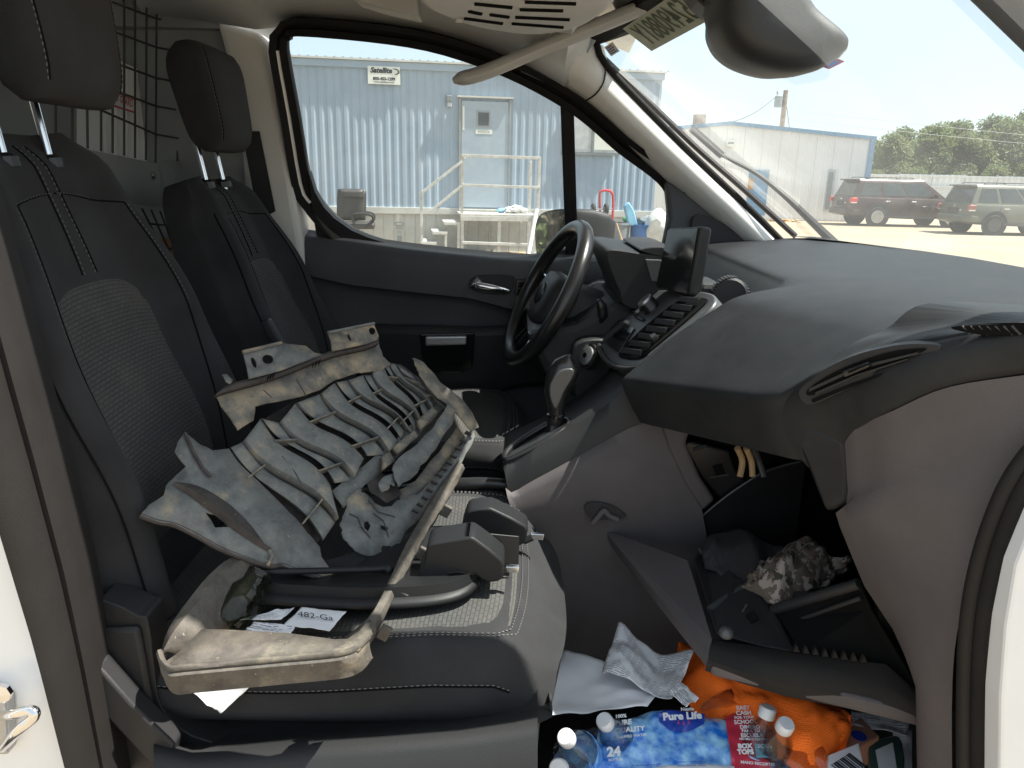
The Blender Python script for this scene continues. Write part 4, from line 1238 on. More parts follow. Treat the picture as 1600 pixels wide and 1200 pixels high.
# white liner sheet on the side wall of the hold with a red label
YW = .728
ln = mk('cargo_liner', *slab(PL([(120, 62), (180, 92), (238, 118), (240, 262), (120, 240)], YW), (0, .008, 0)), 'white_panel', V, label='white liner sheet behind the cargo partition')
for i in range(5):
    mk('liner_rib', *tubeg([P(165 + 16 * i, 96 + 5 * i, YW - .003), P(165 + 16 * i, 250, YW - .003)], .005, 6), 'white_panel', ln)
lp_ = PL([(157, 134), (211, 156), (210, 177), (157, 160)], YW - .012)
lbl = mk('warning_label', *slab(lp_, (0, .002, 0)), 'white', ln)
lx_, lu_ = (lp_[1] - lp_[0]), (lp_[0] - lp_[3])
mk('label_lettering', *text_geo('WEATHER GUARD', 1.0, (lp_[0] + lp_[2]) / 2 + Vector((0, -.0015, .004)), lx_ / 9.2, lu_ * .62, bold=.02), 'red_ink', lbl)
mk('label_border', *join(slab([lp_[3], lp_[2], lp_[2] + lu_ * .12, lp_[3] + lu_ * .12], (0, -.001, 0)), slab([lp_[0] - lu_ * .06, lp_[1] - lu_ * .06, lp_[1], lp_[0]], (0, -.001, 0))), 'red_ink', lbl)
M['cardboard'] = mat('cardboard', (.32, .19, .10), .8, var=.1)
tag(mk('cardboard_sheet', *slab(PL([(236, 374), (300, 369), (345, 520), (352, 600), (290, 540)], .695), (0, .012, 0)), 'cardboard'), 'brown cardboard sheet in the cargo hold seen between the seats', 'cardboard')
# curved inner panel of the hold wall
arcp = cr([PX(196, 28, -1.9), PX(235, 30, -1.8), PX(268, 55, -1.6), PX(285, 100, -1.4), PX(296, 170, -1.2)], 5)
mk('hold_rib', *tubeg(arcp, .02, 8), 'steel', V, smooth=60)

# ================================================================== SEATS
def insert_mat():
    m, nt, b = new_mat('fabric_woven_insert')
    N, L = nt.nodes, nt.links
    uv = N.new('ShaderNodeUVMap')
    br = N.new('ShaderNodeTexBrick')
    br.offset = 0.5
    br.inputs['Scale'].default_value = 1.0
    br.inputs['Brick Width'].default_value = 0.015
    br.inputs['Row Height'].default_value = 0.0068
    br.inputs['Mortar Size'].default_value = 0.0010
    br.inputs['Mortar Smooth'].default_value = 0.3
    br.inputs['Color1'].default_value = (.075, .075, .074, 1)
    br.inputs['Color2'].default_value = (.066, .066, .066, 1)
    br.inputs['Mortar'].default_value = (.046, .046, .046, 1)
    L.new(uv.outputs[0], br.inputs['Vector'])
    nz = N.new('ShaderNodeTexNoise')
    nz.inputs['Scale'].default_value = 900
    tc = N.new('ShaderNodeTexCoord')
    L.new(tc.outputs['Object'], nz.inputs['Vector'])
    n2 = N.new('ShaderNodeTexNoise')
    n2.inputs['Scale'].default_value = 9
    n2.inputs['Detail'].default_value = 8
    L.new(tc.outputs['Object'], n2.inputs['Vector'])
    rp = N.new('ShaderNodeValToRGB')
    rp.color_ramp.elements[0].position, rp.color_ramp.elements[1].position = .45, .8
    rp.color_ramp.elements[1].color = (.35, .35, .35, 1)
    L.new(n2.outputs['Fac'], rp.inputs[0])
    mx = N.new('ShaderNodeMixRGB')
    L.new(rp.outputs[0], mx.inputs[0])
    L.new(br.outputs['Color'], mx.inputs[1])
    mx.inputs[2].default_value = (.15, .135, .11, 1)
    L.new(mx.outputs[0], b.inputs['Base Color'])
    b.inputs['Roughness'].default_value = .9
    b.inputs['Specular IOR Level'].default_value = .2
    ad = N.new('ShaderNodeMath')
    ad.operation = 'MULTIPLY_ADD'
    L.new(nz.outputs['Fac'], ad.inputs[0])
    ad.inputs[1].default_value = .5
    iv = N.new('ShaderNodeMath')
    iv.operation = 'SUBTRACT'
    iv.inputs[0].default_value = 1
    L.new(br.outputs['Fac'], iv.inputs[1])
    L.new(iv.outputs[0], ad.inputs[2])
    bp = N.new('ShaderNodeBump')
    bp.inputs['Strength'].default_value = .7
    bp.inputs['Distance'].default_value = .002
    L.new(ad.outputs[0], bp.inputs['Height'])
    L.new(bp.outputs[0], b.inputs['Normal'])
    return m
M['insert'] = insert_mat()
def sstep(a, b, x):
    t = min(1, max(0, (x - a) / (b - a)))
    return t * t * (3 - 2 * t)
def stitches(name, path, parent, off=Vector((0, 0, 0)), dash=.0045, gap=.0035, r=.0008):
    pts = [Vector(p) for p in path]
    tot = sum((b - a).length for a, b in zip(pts, pts[1:]))
    n = max(2, int(tot / (dash + gap)))
    rs = resample(pts, n * 2)
    g = [tubeg([rs[2 * i] + off, rs[2 * i + 1] + off], r, 4, cap=True) for i in range(n)]
    o = mk(name, *join(*g), 'stitch', parent)
    struct(o, 'stuff')
    return o
def seam(path, parent, r=.0018, m='void'):
    return mk('seam', *tubeg(path, r, 4), m, parent)

def make_back(yc, bot, top, label, ins=True, hw=.255):
    (xb, zb), (xt, zt) = bot, top
    ax = Vector((xt - xb, 0, zt - zb))
    Lh = ax.length
    ax.normalize()
    nf = Vector((ax.z, 0, -ax.x))          # forward normal
    def width(t):
        w_ = hw * (.93 + .09 * math.sin(math.pi * min(1, t * 1.25))) - .06 * sstep(.55, .95, t)
        if t > .86:
            q = (t - .86) / .14
            w_ *= math.sqrt(max(0.0, 1 - q ** 2.6 * .55))
        return w_
    def Fp(u, t, e=0.0):
        w_ = width(t)
        bol = .055 * sstep(.45, .78, abs(u)) * (1 - .55 * sstep(.55, .95, t))
        edge = -.075 * sstep(.80, 1.0, abs(u)) ** 1.5 * (1 - .65 * sstep(.82, 1.0, t))
        lum = .028 * math.exp(-((t - .28) / .2) ** 2) + .012 * math.exp(-((t - .7) / .2) ** 2)
        crown = -.03 * sstep(.9, 1.0, t) ** 1.5
        return Vector((xb, yc, zb)) + ax * (t * Lh) + nf * (bol + edge + lum + crown + e) + Vector((0, u * w_, 0))
    rows = []
    ts = [0, .03] + [.08 + .84 * i / 22 for i in range(23)] + [.945, .965, .98, .992, 1.0]
    us = [-1, -.97, -.92] + [-.86 + 1.72 * i / 22 for i in range(23)] + [.92, .97, 1]
    for t in ts:
        th = .12 - .035 * t
        front = [Fp(u, t) for u in us]
        w_ = width(t)
        base = Vector((xb, yc, zb)) + ax * (t * Lh)
        bk = [base + nf * (-th) + Vector((0, u * w_, 0)) for u in (.96, .8, .4, 0, -.4, -.8, -.96)]
        rows.append(front + bk)
    o = mk('seat_back', *grid(rows, close_c=True, cap=True), 'fabric', V, smooth=70, label=label)
    # woven insert
    n = 16
    V_, UVs, F_ = [], [], []
    for i in range(n + 1):
        t = .10 + .58 * i / n
        w0 = .55 - .02 * i / n
        corner = sstep(.0, .14, 1 - i / n) ** .5
        for j in range(n + 1):
            u = (-1 + 2 * j / n) * w0 * (.80 + .20 * corner)
            tt = t - .02 * (abs(-1 + 2 * j / n) ** 3) * (i / n)
            e = .008 * (1 - abs(-1 + 2 * j / n) ** 6) * (1 - abs(-1 + 2 * i / n) ** 10)
            V_.append(Fp(u, tt, e - .0015))
            UVs.append((t * Lh, u * width(t)))
    UVs = [(b, a) for a, b in UVs]
    for i in range(n):
        for j in range(n):
            a = i * (n + 1) + j
            F_.append((a, a + 1, a + n + 2, a + n + 1))
    mk('woven_insert', V_, F_, 'insert', o, smooth=60, uv=UVs)
    for s in (-1, 1):
        pth = [Fp(s * (.60 + .10 * sstep(.2, .6, t)), t, .0005) for t in [.03 + .80 * i / 30 for i in range(31)]]
        pth += [Fp(s * .70 * (1 - i / 8), .83 + .035 * math.sin(math.pi / 2 * i / 8), .0005) for i in range(1, 9)]
        seam(pth, o)
        stitches('stitching', [q + nf * .0012 + Vector((0, s * .005, 0)) for q in pth], o)
        p2 = [Fp(s * (.885), t, .0005) for t in [.02 + .84 * i / 30 for i in range(31)]]
        seam(p2, o)
        stitches('stitching', [q + nf * .001 - Vector((0, s * .006, 0)) for q in p2], o)
        p3 = [Fp(s * .085, t, .0005) for t in [.69 + .28 * i / 12 for i in range(13)]]
        seam(p3, o)
        stitches('stitching', [q + nf * .001 - Vector((0, s * .005, 0)) for q in p3], o)
    return o, Fp
def make_cushion(yc, xr, xf, z, label, hw=.255):
    L_ = xf - xr
    def Cp(u, s, e=0.0):
        w_ = hw * (.95 + .06 * math.sin(math.pi * s))
        if s > .82:
            w_ *= math.sqrt(max(0.0, 1 - ((s - .82) / .18) ** 2.4 * .28))
        x = xr + L_ * s - .03 * abs(u) ** 3 * sstep(.6, 1, s)
        zz = z + .012 * sstep(.5, .8, abs(u)) * (1 - sstep(.55, 1, s)) - .05 * sstep(.87, 1.0, abs(u)) ** 1.6 + .02 * s - .012 * math.sin(math.pi * min(1, s * 1.4))
        zz -= .075 * sstep(.84, 1.0, s) ** 1.5
        return Vector((x, yc + u * w_, zz + e))
    us = [-1, -.97, -.92] + [-.86 + 1.72 * i / 22 for i in range(23)] + [.92, .97, 1]
    ss = [i / 26 * .86 for i in range(27)] + [.9, .93, .955, .975, .99, 1.0]
    rows = []
    for s in ss:
        top = [Cp(u, s) for u in us]
        w_ = hw * .99
        zb = z - .115 + .03 * sstep(.9, 1, s)
        xq = min(top[len(top) // 2].x, xf - .035 * sstep(.88, 1, s))
        mids = [Vector((top[-1].x, top[-1].y + .004, (top[-1].z + zb) / 2)), Vector((xq, yc + w_ * .94, zb)), Vector((xq, yc, zb)), Vector((xq, yc - w_ * .94, zb)), Vector((top[0].x, top[0].y - .004, (top[0].z + zb) / 2))]
        rows.append(top + mids)
    o = mk('seat_cushion', *grid(rows, close_c=True, cap=True), 'fabric', V, smooth=70, label=label)
    n = 18
    V_, UVs, F_ = [], [], []
    for i in range(n + 1):
        s = .03 + .85 * i / n
        for j in range(n + 1):
            q = -1 + 2 * j / n
            u = q * .84 * (1 - .08 * sstep(.86, 1, i / n))
            ee = .006 * (1 - abs(q) ** 8) * (1 - abs(-1 + 2 * i / n) ** 12)
            V_.append(Cp(u, s, ee - .001))
            UVs.append((u * hw, s * L_))
    for i in range(n):
        for j in range(n):
            a = i * (n + 1) + j
            F_.append((a, a + 1, a + n + 2, a + n + 1))
    mk('woven_insert', V_, F_, 'insert', o, smooth=60, uv=UVs)
    for dd in (0, .018):
        pth = [Cp(-.865 - dd, s, .001) for s in [.06 + .80 * i / 20 for i in range(21)]]
        pth += [Cp(-.80 - dd + (1.60 + 2 * dd) * i / 10, .885 + dd * .8 + .008 * math.sin(math.pi * i / 10), .001) for i in range(0, 11)]
        pth += [Cp(.865 + dd, .86 - .80 * i / 20, .001) for i in range(21)]
        stitches('stitching', pth, o)
    ed = [Cp(-.985, s, -.012) + Vector((0, -.005, 0)) for s in [.05 + .85 * i / 24 for i in range(25)]]
    seam(ed, o)
    stitches('stitching', [q + Vector((0, -.002, .004)) for q in ed], o)
    return o, Cp
def make_headrest(yc, c, h, wdt, dep, rec, label, back=.035):
    ax = Vector((-math.sin(rec), 0, math.cos(rec)))
    nf = Vector((math.cos(rec), 0, math.sin(rec)))
    rows = []
    n = 28
    for i in range(15):
        v = -1 + 2 * i / 14
        sc = max(.06, (1 - abs(v) ** 4.5)) ** (1 / 3)
        rows.append([])
        for j in range(n):
            a = 2 * math.pi * j / n
            cx_ = math.copysign(abs(math.cos(a)) ** .55, math.cos(a))
            sy_ = math.copysign(abs(math.sin(a)) ** .55, math.sin(a))
            wv = wdt * (1 + .10 * v) * (1 - .12 * sstep(.5, 1, v))
            p = Vector((c[0], yc, c[1])) + ax * (v * h / 2) + nf * (cx_ * dep / 2 * sc * (1 + .1 * v)) + Vector((0, sy_ * wv / 2 * (.86 + .14 * sc), 0))
            rows[-1].append(p)
    o = mk('headrest', *grid(rows, close_c=True, cap=True), 'fabric', V, smooth=80, label=label)
    for s in (-1, 1):
        b = Vector((c[0], yc + s * .055, c[1])) - ax * (h / 2 - .01) - nf * back
        po = mk('headrest_post', *tubeg([b - ax * .11, b + ax * .02], .0068, 10), 'chrome', o, smooth=60)
        mk('post_collar', *lathe([(.019, -.008), (.019, .006), (.012, .012), (.012, -.008)], b - ax * .083, ax, 12), 'black_smooth', po)
        pth = []
        for i in range(1, 14):
            r_ = rows[i]
            k_ = 4 if s > 0 else n - 4
            pth.append(r_[k_] + nf * .0012)
        stitches('stitching', pth, o)
        seam([q + Vector((0, -s * .004, 0)) for q in pth], o)
    return o

# passenger seat
make_back(-.37, (-.545, .80), (-.735, 1.50), 'black fabric passenger seat back with grey woven insert', hw=.268)
make_cushion(-.37, -.60, .10, .800, 'black fabric passenger seat cushion with grey woven insert', hw=.284)
make_headrest(-.37, (-.68, 1.672), .275, .25, .11, R(8), 'black headrest of the passenger seat', back=.085)
# driver seat
make_back(.37, (-.52, .80), (-.735, 1.432), 'black fabric driver seat back')
make_cushion(.37, -.60, .08, .815, 'black fabric driver seat cushion, sunlit in stripes')
make_headrest(.37, (-.73, 1.605), .235, .25, .115, R(10), 'black headrest of the driver seat', back=.045)
# driver seat armrest stub and belt buckle
mk('belt_buckle', *slab(PY3([(405, 505, .08), (418, 498, .08), (445, 545, .08), (432, 552, .08)]), (0, .03, 0)), 'black', V, bevel=.006)
# seat bases
mk('seat_base', *boxg((-.24, .37, .57), (.6, .46, .24)), 'void', V)
sb = [(-.62, .42), (.02, .42), (.05, .52), (.055, .66), (.03, .705), (-.62, .705)]
mk('seat_base', *slab([Vector((a, -.60, b)) for a, b in sb], (0, .46, 0)), 'black', V, bevel=.03, bseg=3, smooth=40, label='black plastic base below the passenger seat')
# plastic side shields on the door side of the passenger seat
shd = cr([P(128, 965, -.655), P(215, 962, -.655), P(232, 975, -.655), P(240, 1040, -.655), P(252, 1105, -.655), P(300, 1150, -.655), P(420, 1195, -.655), P(420, 1300, -.655), P(100, 1300, -.655)], 3, True)
mk('seat_side_shield', *slab(shd, (0, .05, 0)), 'black', V, bevel=.012, bseg=3, smooth=40)
shi = [P(140, 985, -.665), P(215, 982, -.665), P(226, 1040, -.665), P(238, 1112, -.665), P(236, 1128, -.665), P(180, 1080, -.665)]
mk('shield_inset', *slab(shi, (0, .012, 0)), 'black', V, bevel=.006, smooth=40)
lev = [P(145, 1045, -.70), P(152, 1040, -.70), P(205, 1100, -.70), P(272, 1165, -.70), P(268, 1190, -.70), P(235, 1196, -.70), P(165, 1120, -.70)]
mk('recline_lever', *slab(lev, (0, .03, 0)), 'black', V, bevel=.008, bseg=3, smooth=40)
# sill trim under the cushion with its rounded step
srows = []
for px, y0 in ((240, 1150), (300, 1165), (380, 1160), (480, 1150), (600, 1142), (720, 1132), (800, 1120), (840, 1112)):
    srows.append([P(px, y0 - 45, -.60), P(px, y0 - 18, -.625), P(px, y0, -.66), P(px, y0 + 12, -.70), P(px, y0 + 40, -.72), P(px, y0 + 120, -.735)])
mk('sill_trim', *grid(srows), 'black', V, smooth=70)
# ---- passenger-side B-pillar: dark trim with its seal, white body, door striker
BY = -.76
tl_ = [(-250, -420), (-150, -60), (-60, 200), (0, 405), (42, 560), (85, 720), (130, 900), (160, 1060), (190, 1240)]
tr_2 = [(-345, -420), (-240, -60), (-170, 200), (-85, 560), (0, 838), (52, 1010), (112, 1240)]
A_ = resample([P(a, b, BY + .06) for a, b in tl_], 26)
B_ = resample([P(a, b, BY) for a, b in tr_2], 26)
rows = [[q + Vector((-.01, .05, 0)) for q in A_], A_]
for t, bl in ((.08, .010), (.2, .012), (.32, .004), (.36, .012), (.5, .018), (.75, .018), (.93, .010)):
    rows.append([a.lerp(b, t) + Vector((.2, -1, .1)) * bl for a, b in zip(A_, B_)])
rows += [B_, [q + Vector((0, .03, 0)) for q in B_]]
mk('pillar_trim', *grid(rows), 'trim_brown', V, smooth=60, label='dark brown door pillar trim at the left edge')
wh_ = [P(*p, BY + .012) for p in ((-580, -420), (-340, -420), (-235, -60), (-170, 200), (-80, 560), (5, 838), (58, 1010), (120, 1260), (-580, 1260))]
mk('body_pillar', *slab(wh_, (0, .05, 0)), 'white', V, bevel=.004, label='white painted door pillar at the lower left')
stp = [P(-40, 1075, BY - .01), P(8, 1098, BY - .01), P(12, 1180, BY - .01), P(-40, 1180, BY - .01)]
stk = mk('door_striker', *slab(stp, (0, .02, 0)), 'silver', V, bevel=.003)
mk('striker_loop', *tubeg(cr([P(4, 1118, BY - .01), P(22, 1116, BY - .035), P(46, 1110, BY - .045), P(54, 1114, BY - .048), P(50, 1124, BY - .048), P(28, 1142, BY - .045), P(4, 1168, BY - .01)], 5), .0062, 10), 'chrome', stk, smooth=60)
mk('striker_screw', *lathe([(.012, 0), (.012, .006), (0, .009)], P(6, 1080, BY - .012), (0, -1, 0), 8), 'chrome', stk)

# ================================================================== DASHBOARD
def sec(y, pts, n=34):
    return cr([Vector((x, y, z)) for x, z in pts], 5)
def pxs(y, pts):
    return [(P(a, b, y).x, P(a, b, y).z) for a, b in pts]
S12 = pxs(-.19, [(1000, 660), (982, 625), (972, 597), (988, 578), (1048, 528), (1106, 480), (1142, 455)])
S20 = pxs(-.245, [(1090, 690), (1082, 645), (1080, 610), (1092, 588), (1118, 562), (1152, 522), (1196, 478)])
S30 = pxs(-.295, [(1254, 730), (1240, 690), (1230, 640), (1237, 612), (1254, 578), (1284, 528), (1330, 482)])
def tail(y, z0=1.292):
    return [(.54, z0 - .019), (.70, z0 - .005), (.88, z0 + .003), (ws_x(y, 1.30) - .03, z0 + .006)]
S12[-2] = (S12[-2][0] + .004, S12[-2][1] - .010)
S12[-1] = (.415, 1.250)
SC = [(.414, 1.06), (.388, 1.11), (.375, 1.146), (.392, 1.168), (.446, 1.206), (.495, 1.235), (.535, 1.253)]
sections = []
low = [(.46, .98), (.45, 1.06), (.44, 1.12), (.45, 1.17), (.465, 1.205), (.485, 1.235), (.51, 1.258)]
for y in (.66, .45, .25, .10, -.10):
    sections.append(sec(y, low + tail(y)))
sections.append(sec(-.165, [(a + .03, b - .015) for a, b in S12] + tail(-.165)))
sections.append(sec(-.19, S12 + tail(-.19)))
for y in (-.25, -.31, -.37, -.43, -.48, -.52):
    t = (-.19 - y) / .33
    tl_y = tail(y)
    tl_y[0] = (.54 + .06 * t, tl_y[0][1] + .002 * t)
    sections.append(sec(y, [(x + (xc - x) * t, z + (zc - z) * t) for (x, z), (xc, zc) in zip(S12, SC)] + tl_y))
CAPS = {-.55: (1.208, 1.240, 1.262), -.60: (1.250, 1.265, 1.277), -.65: (1.274, 1.281, 1.287)}
for y, px, py, ups in ((-.55, 1262, 592, ((1290, 552), (1335, 508), (1392, 472))), (-.60, 1345, 560, ((1370, 531), (1415, 498), (1468, 472))), (-.65, 1430, 539, ((1452, 519), (1492, 498), (1542, 479))),
                       (-.69, 1515, 520, ((1536, 508), (1574, 497), (1616, 488))), (-.74, 1622, 503, ((1648, 497), (1690, 491), (1740, 487)))):
    e = P(px, py, y)
    u3 = [P(a_, b_, y) for a_, b_ in ups]
    sections.append(sec(y, [(e.x + .16, e.z - .12), (e.x + .07, e.z - .06), (e.x + .012, e.z - .018), (e.x, e.z)] + [(q.x, min(q.z, CAPS.get(y, (1.288, 1.292, 1.296))[i_])) for i_, q in enumerate(u3)] + [(max(x_, u3[-1].x + .05 * (j_ + 1)), max(z_, min(1.298, u3[-1].z))) for j_, (x_, z_) in enumerate(tail(y))]))
dash = mk('dashboard', *grid(sections), 'dash', V, smooth=60, label='black soft dashboard pad')
# scratch on the pad, small pale mark
# ---- passenger end: black band, column, vents, grey lower panel
bt = [(1229, 618, -.525), (1262, 592, -.552), (1345, 563, -.602), (1430, 541, -.652), (1515, 522, -.692), (1625, 505, -.742)]
bb = [(1262, 730, -.53), (1318, 692, -.575), (1343, 667, -.605), (1395, 640, -.652), (1482, 603, -.694), (1625, 578, -.746)]
TA, TB = resample(cr(PY3(bt), 5), 30), resample(cr(PY3(bb), 5), 30)
rows = [[q + Vector((.03, 0, .01)) for q in TA], TA]
for t, bl in ((.12, .008), (.35, .016), (.65, .014), (.9, .006)):
    rows.append([a.lerp(b, t) + Vector((-1, .1, .2)) * bl for a, b in zip(TA, TB)])
rows += [TB, [q + Vector((.04, 0, -.005)) for q in TB]]
mk('dash_end_band', *grid(rows), 'dash', V, smooth=60)
cl_ = [(1227, 617, -.522), (1245, 640, -.535), (1275, 668, -.555), (1300, 678, -.567), (1320, 690, -.577), (1326, 740, -.577), (1324, 786, -.576), (1288, 801, -.556), (1262, 735, -.54), (1240, 680, -.525)]
mk('dash_corner', *slab(PY3(cl_), (.06, .03, 0)), 'dash', V, bevel=.008, bseg=3, smooth=50)
vo, vn = P(1260, 610, -.558), None
va, vb_ = P(1450, 545, -.664), P(1330, 645, -.60)
vn = (va - vo).cross(vb_ - vo).normalized()
if vn.x > 0:
    vn = -vn
def VP(px, py, off=0.0):
    return PP(px, py, vo + vn * (.012 + off), vn)
rim = cr([VP(*p) for p in ((1248, 610), (1285, 580), (1330, 557), (1394, 541), (1440, 538), (1472, 543), (1430, 566), (1350, 596), (1282, 628), (1258, 632))], 4, True)
vrim = mk('air_vent', *slab(rim, vn * -.02), 'black', V, bevel=.004, smooth=40, label='long passenger air vent at the end of the dashboard')
ho = cr([VP(*p, .001) for p in ((1262, 609), (1300, 583), (1350, 562), (1400, 548), (1448, 545), (1410, 562), (1340, 588), (1272, 617))], 4, True)
mk('vent_opening', *slab(ho, vn * .001), 'void', vrim)
mk('vent_slat', *slab([VP(1266, 606, .002), VP(1340, 572, .002), VP(1436, 549, .002), VP(1436, 552, .002), VP(1340, 577, .002), VP(1266, 611, .002)], vn * .004), 'black', vrim)
mk('vent_slat', *slab([VP(1276, 612, .002), VP(1340, 584, .002), VP(1420, 559, .002), VP(1420, 561, .002), VP(1340, 587, .002), VP(1276, 616, .002)], vn * .004), 'black', vrim)
tb = mk('vent_tab', *slab([VP(1319, 579, .004), VP(1360, 563, .004), VP(1364, 570, .004), VP(1324, 587, .004)], vn * .01), 'black_smooth', vrim, bevel=.002)
mk('tab_slot', *slab([VP(1325, 580, .0155), VP(1358, 567, .0155), VP(1359, 569, .0155), VP(1327, 583, .0155)], vn * .001), 'void', tb)
mk('vent_slot', *slab([VP(1268, 624, .001), VP(1330, 599, .001), VP(1424, 567, .001), VP(1424, 570, .001), VP(1331, 604, .001), VP(1271, 629, .001)], vn * .0015), 'void', vrim)
dm = cr(PY3([(1497, 520, -.688), (1530, 514, -.70), (1600, 512, -.735), (1640, 514, -.75), (1600, 529, -.735), (1545, 530, -.71)]), 4, True)
dmo = mk('side_demister', *slab([q + Vector((-.012, -.004, .006)) for q in dm], (.012, 0, -.002)), 'void', V)
for i in range(7):
    a = 1522 + i * 13
    y = -.70 - .006 * i
    mk('demister_slat', *tubeg([P(a, 515, y) + Vector((-.014, 0, .004)), P(a + 14, 529, y - .005) + Vector((-.014, 0, .004))], .0014, 4), 'door_grey', dmo)
# grey lower panel
gl0 = [(1320, 692, -.576), (1326, 786, -.576), (1304, 803, -.558), (1350, 915, -.575), (1396, 985, -.595), (1440, 1082, -.622), (1442, 1250, -.622)]
gr0 = [(1630, 582, -.748), (1630, 690, -.755), (1572, 775, -.750), (1530, 870, -.742), (1500, 965, -.735), (1488, 1070, -.73), (1488, 1250, -.72)]
gtop = resample(cr(PY3([(1320, 692, -.576), (1332, 674, -.594), (1350, 662, -.610), (1395, 642, -.653), (1482, 605, -.695), (1630, 582, -.748)]), 5), 16)
GLc = resample(PY3(gl0), 26)
GRc = resample(cr(PY3(gr0), 4), 26)
rows = []
for i in range(26):
    w_ = max(0, 1 - i / 8)
    row = []
    for j in range(16):
        u = j / 15
        lin = GLc[i].lerp(GRc[i], u)
        lin0 = GLc[0].lerp(GRc[0], u)
        q = lin + (gtop[j] - lin0) * w_
        q += Vector((-1, .2, 0)) * (.022 * math.sin(math.pi * u) * sstep(0, .25, i / 25))
        row.append(q)
    rows.append(row)
rows = [[q + Vector((.03, .01, 0)) for q in rows[0]]] + rows
rows = [[r_[0] + Vector((.03, .01, 0))] + r_ for r_ in rows]
mk('lower_dash_panel', *grid(rows), 'grey', V, smooth=60, label='warm grey lower dashboard panel beside the glove box')
# door seal and white sill edge at the right
sl = cr(PY3([(1640, 668, -.765), (1600, 706, -.765), (1560, 768, -.762), (1526, 860, -.758), (1506, 960, -.754), (1500, 1080, -.75), (1500, 1260, -.75)]), 6)
for dx, r_, m_ in ((.004, .009, 'trim_brown'), (.018, .011, 'rubber'), (.032, .009, 'rubber')):
    mk('door_seal', *tubeg([q + Vector((dx, -dx * .5, 0)) for q in sl], r_, 10), m_, V, smooth=60)
wb2 = PY3([(1620, 800, -.80), (1588, 885, -.80), (1572, 980, -.80), (1564, 1090, -.80), (1562, 1260, -.80), (1760, 1260, -.80), (1760, 800, -.80)])
mk('body_pillar', *slab(wb2, (0, .05, 0)), 'white', V, bevel=.004, label='white painted door pillar at the lower right edge')
mk('cowl_side', *boxg((.86, -.745, .85), (.5, .04, .8)), 'white', V)

# ---- centre stack
sp0, sp1 = P(968, 556, -.02), P(1066, 470, -.02)
sd_ = (sp1 - sp0).normalized()
sn = Vector((0, 1, 0)).cross(sd_).normalized()
if sn.x > 0:
    sn = -sn
def SPn(px, py, off=0.0):
    return PP(px, py, sp0 + sn * off, sn)
bez = cr([SPn(*p) for p in ((938, 540), (950, 515), (975, 487), (1012, 456), (1060, 452), (1100, 455), (1117, 462), (1112, 478), (1080, 508), (1030, 548), (1000, 570), (965, 572), (946, 558))], 3, True)
stack = mk('centre_stack', *slab(bez, sn * -.14), 'silver_dark', V, bevel=.005, bseg=3, smooth=40, label='grey centre stack with climate knobs and air vent')
vq = [SPn(*p, .002) for p in ((967, 553), (990, 527), (1025, 496), (1066, 467), (1104, 467), (1098, 478), (1062, 510), (1020, 545), (1000, 560), (976, 560))]
mk('vent_opening', *slab(cr(vq, 3, True), sn * .001), 'void', stack)
for i in range(8):
    t = i / 7
    a = (972 + 92 * t, 551 - 80 * t)
    b = (1002 + 90 * t, 556 - 81 * t)
    A, B = SPn(*a, .004), SPn(*b, .004)
    up = sd_ * .010 + sn * .006
    mk('vent_slat', *slab([A, B, B + up, A + up], sn * .003 - sd_ * .003), 'black', stack, bevel=.001)
mk('vent_tab', *boxg(SPn(1022, 527, .016), (.012, .024, .010), roty(-.7)), 'black_smooth', stack, bevel=.002)
mk('lower_screen', *slab([SPn(*p, .002) for p in ((941, 533), (966, 499), (992, 513), (968, 552))], sn * .002), 'gloss_black', stack, bevel=.001)
for px, py, r_ in ((990, 470, .0185), (1019, 482, .0195)):
    kn = mk('knob', *lathe([(r_ * 1.08, 0), (r_ * 1.08, .004), (r_, .006), (r_ * .94, .022), (r_ * .8, .026), (0, .026)], SPn(px, py, 0) , sn, 24), 'black_smooth', stack, smooth=40)
    mk('knob_ring', *lathe([(r_ * .86, .0262), (r_ * .97, .022), (r_ * .99, .025), (r_ * .88, .0285)], SPn(px, py, 0), sn, 24), 'silver', kn, smooth=40)
for a in (((1000, 484), (1013, 476)), ((985, 487), (996, 492)), ((994, 495), (1006, 500))):
    mk('button', *tubeg([SPn(*a[0], .003), SPn(*a[1], .003)], .004, 6), 'gloss_black', stack)
mk('stack_lip', *tubeg(cr([SPn(*p, .002) for p in ((936, 540), (944, 560), (966, 575), (1002, 573), (1040, 543))], 4), .006, 8), 'black', stack, smooth=60)
# thumb wheel ahead of the display
tw = P(1142, 447, -.06)
thw = mk('thumb_wheel', *lathe([(.0, -.016), (.03, -.016), (.034, -.012), (.034, .012), (.03, .016), (0, .016)], tw + Vector((.0, 0, -.016)), Vector((.25, 1, 0)), 32), 'black', V, smooth=30)
for i in range(32):
    an = 2 * math.pi * i / 32
    pass
mk('wheel_ribs', *join(*[boxg(tw + Vector((.035 * math.cos(R(10 + 10 * i)), 0, -.016 + .035 * math.sin(R(10 + 10 * i)))), (.002, .026, .0025), roty(-R(10 + 10 * i))) for i in range(17)]), 'silver_dark', thw)
struct(bpy.data.objects['wheel_ribs'], 'stuff')
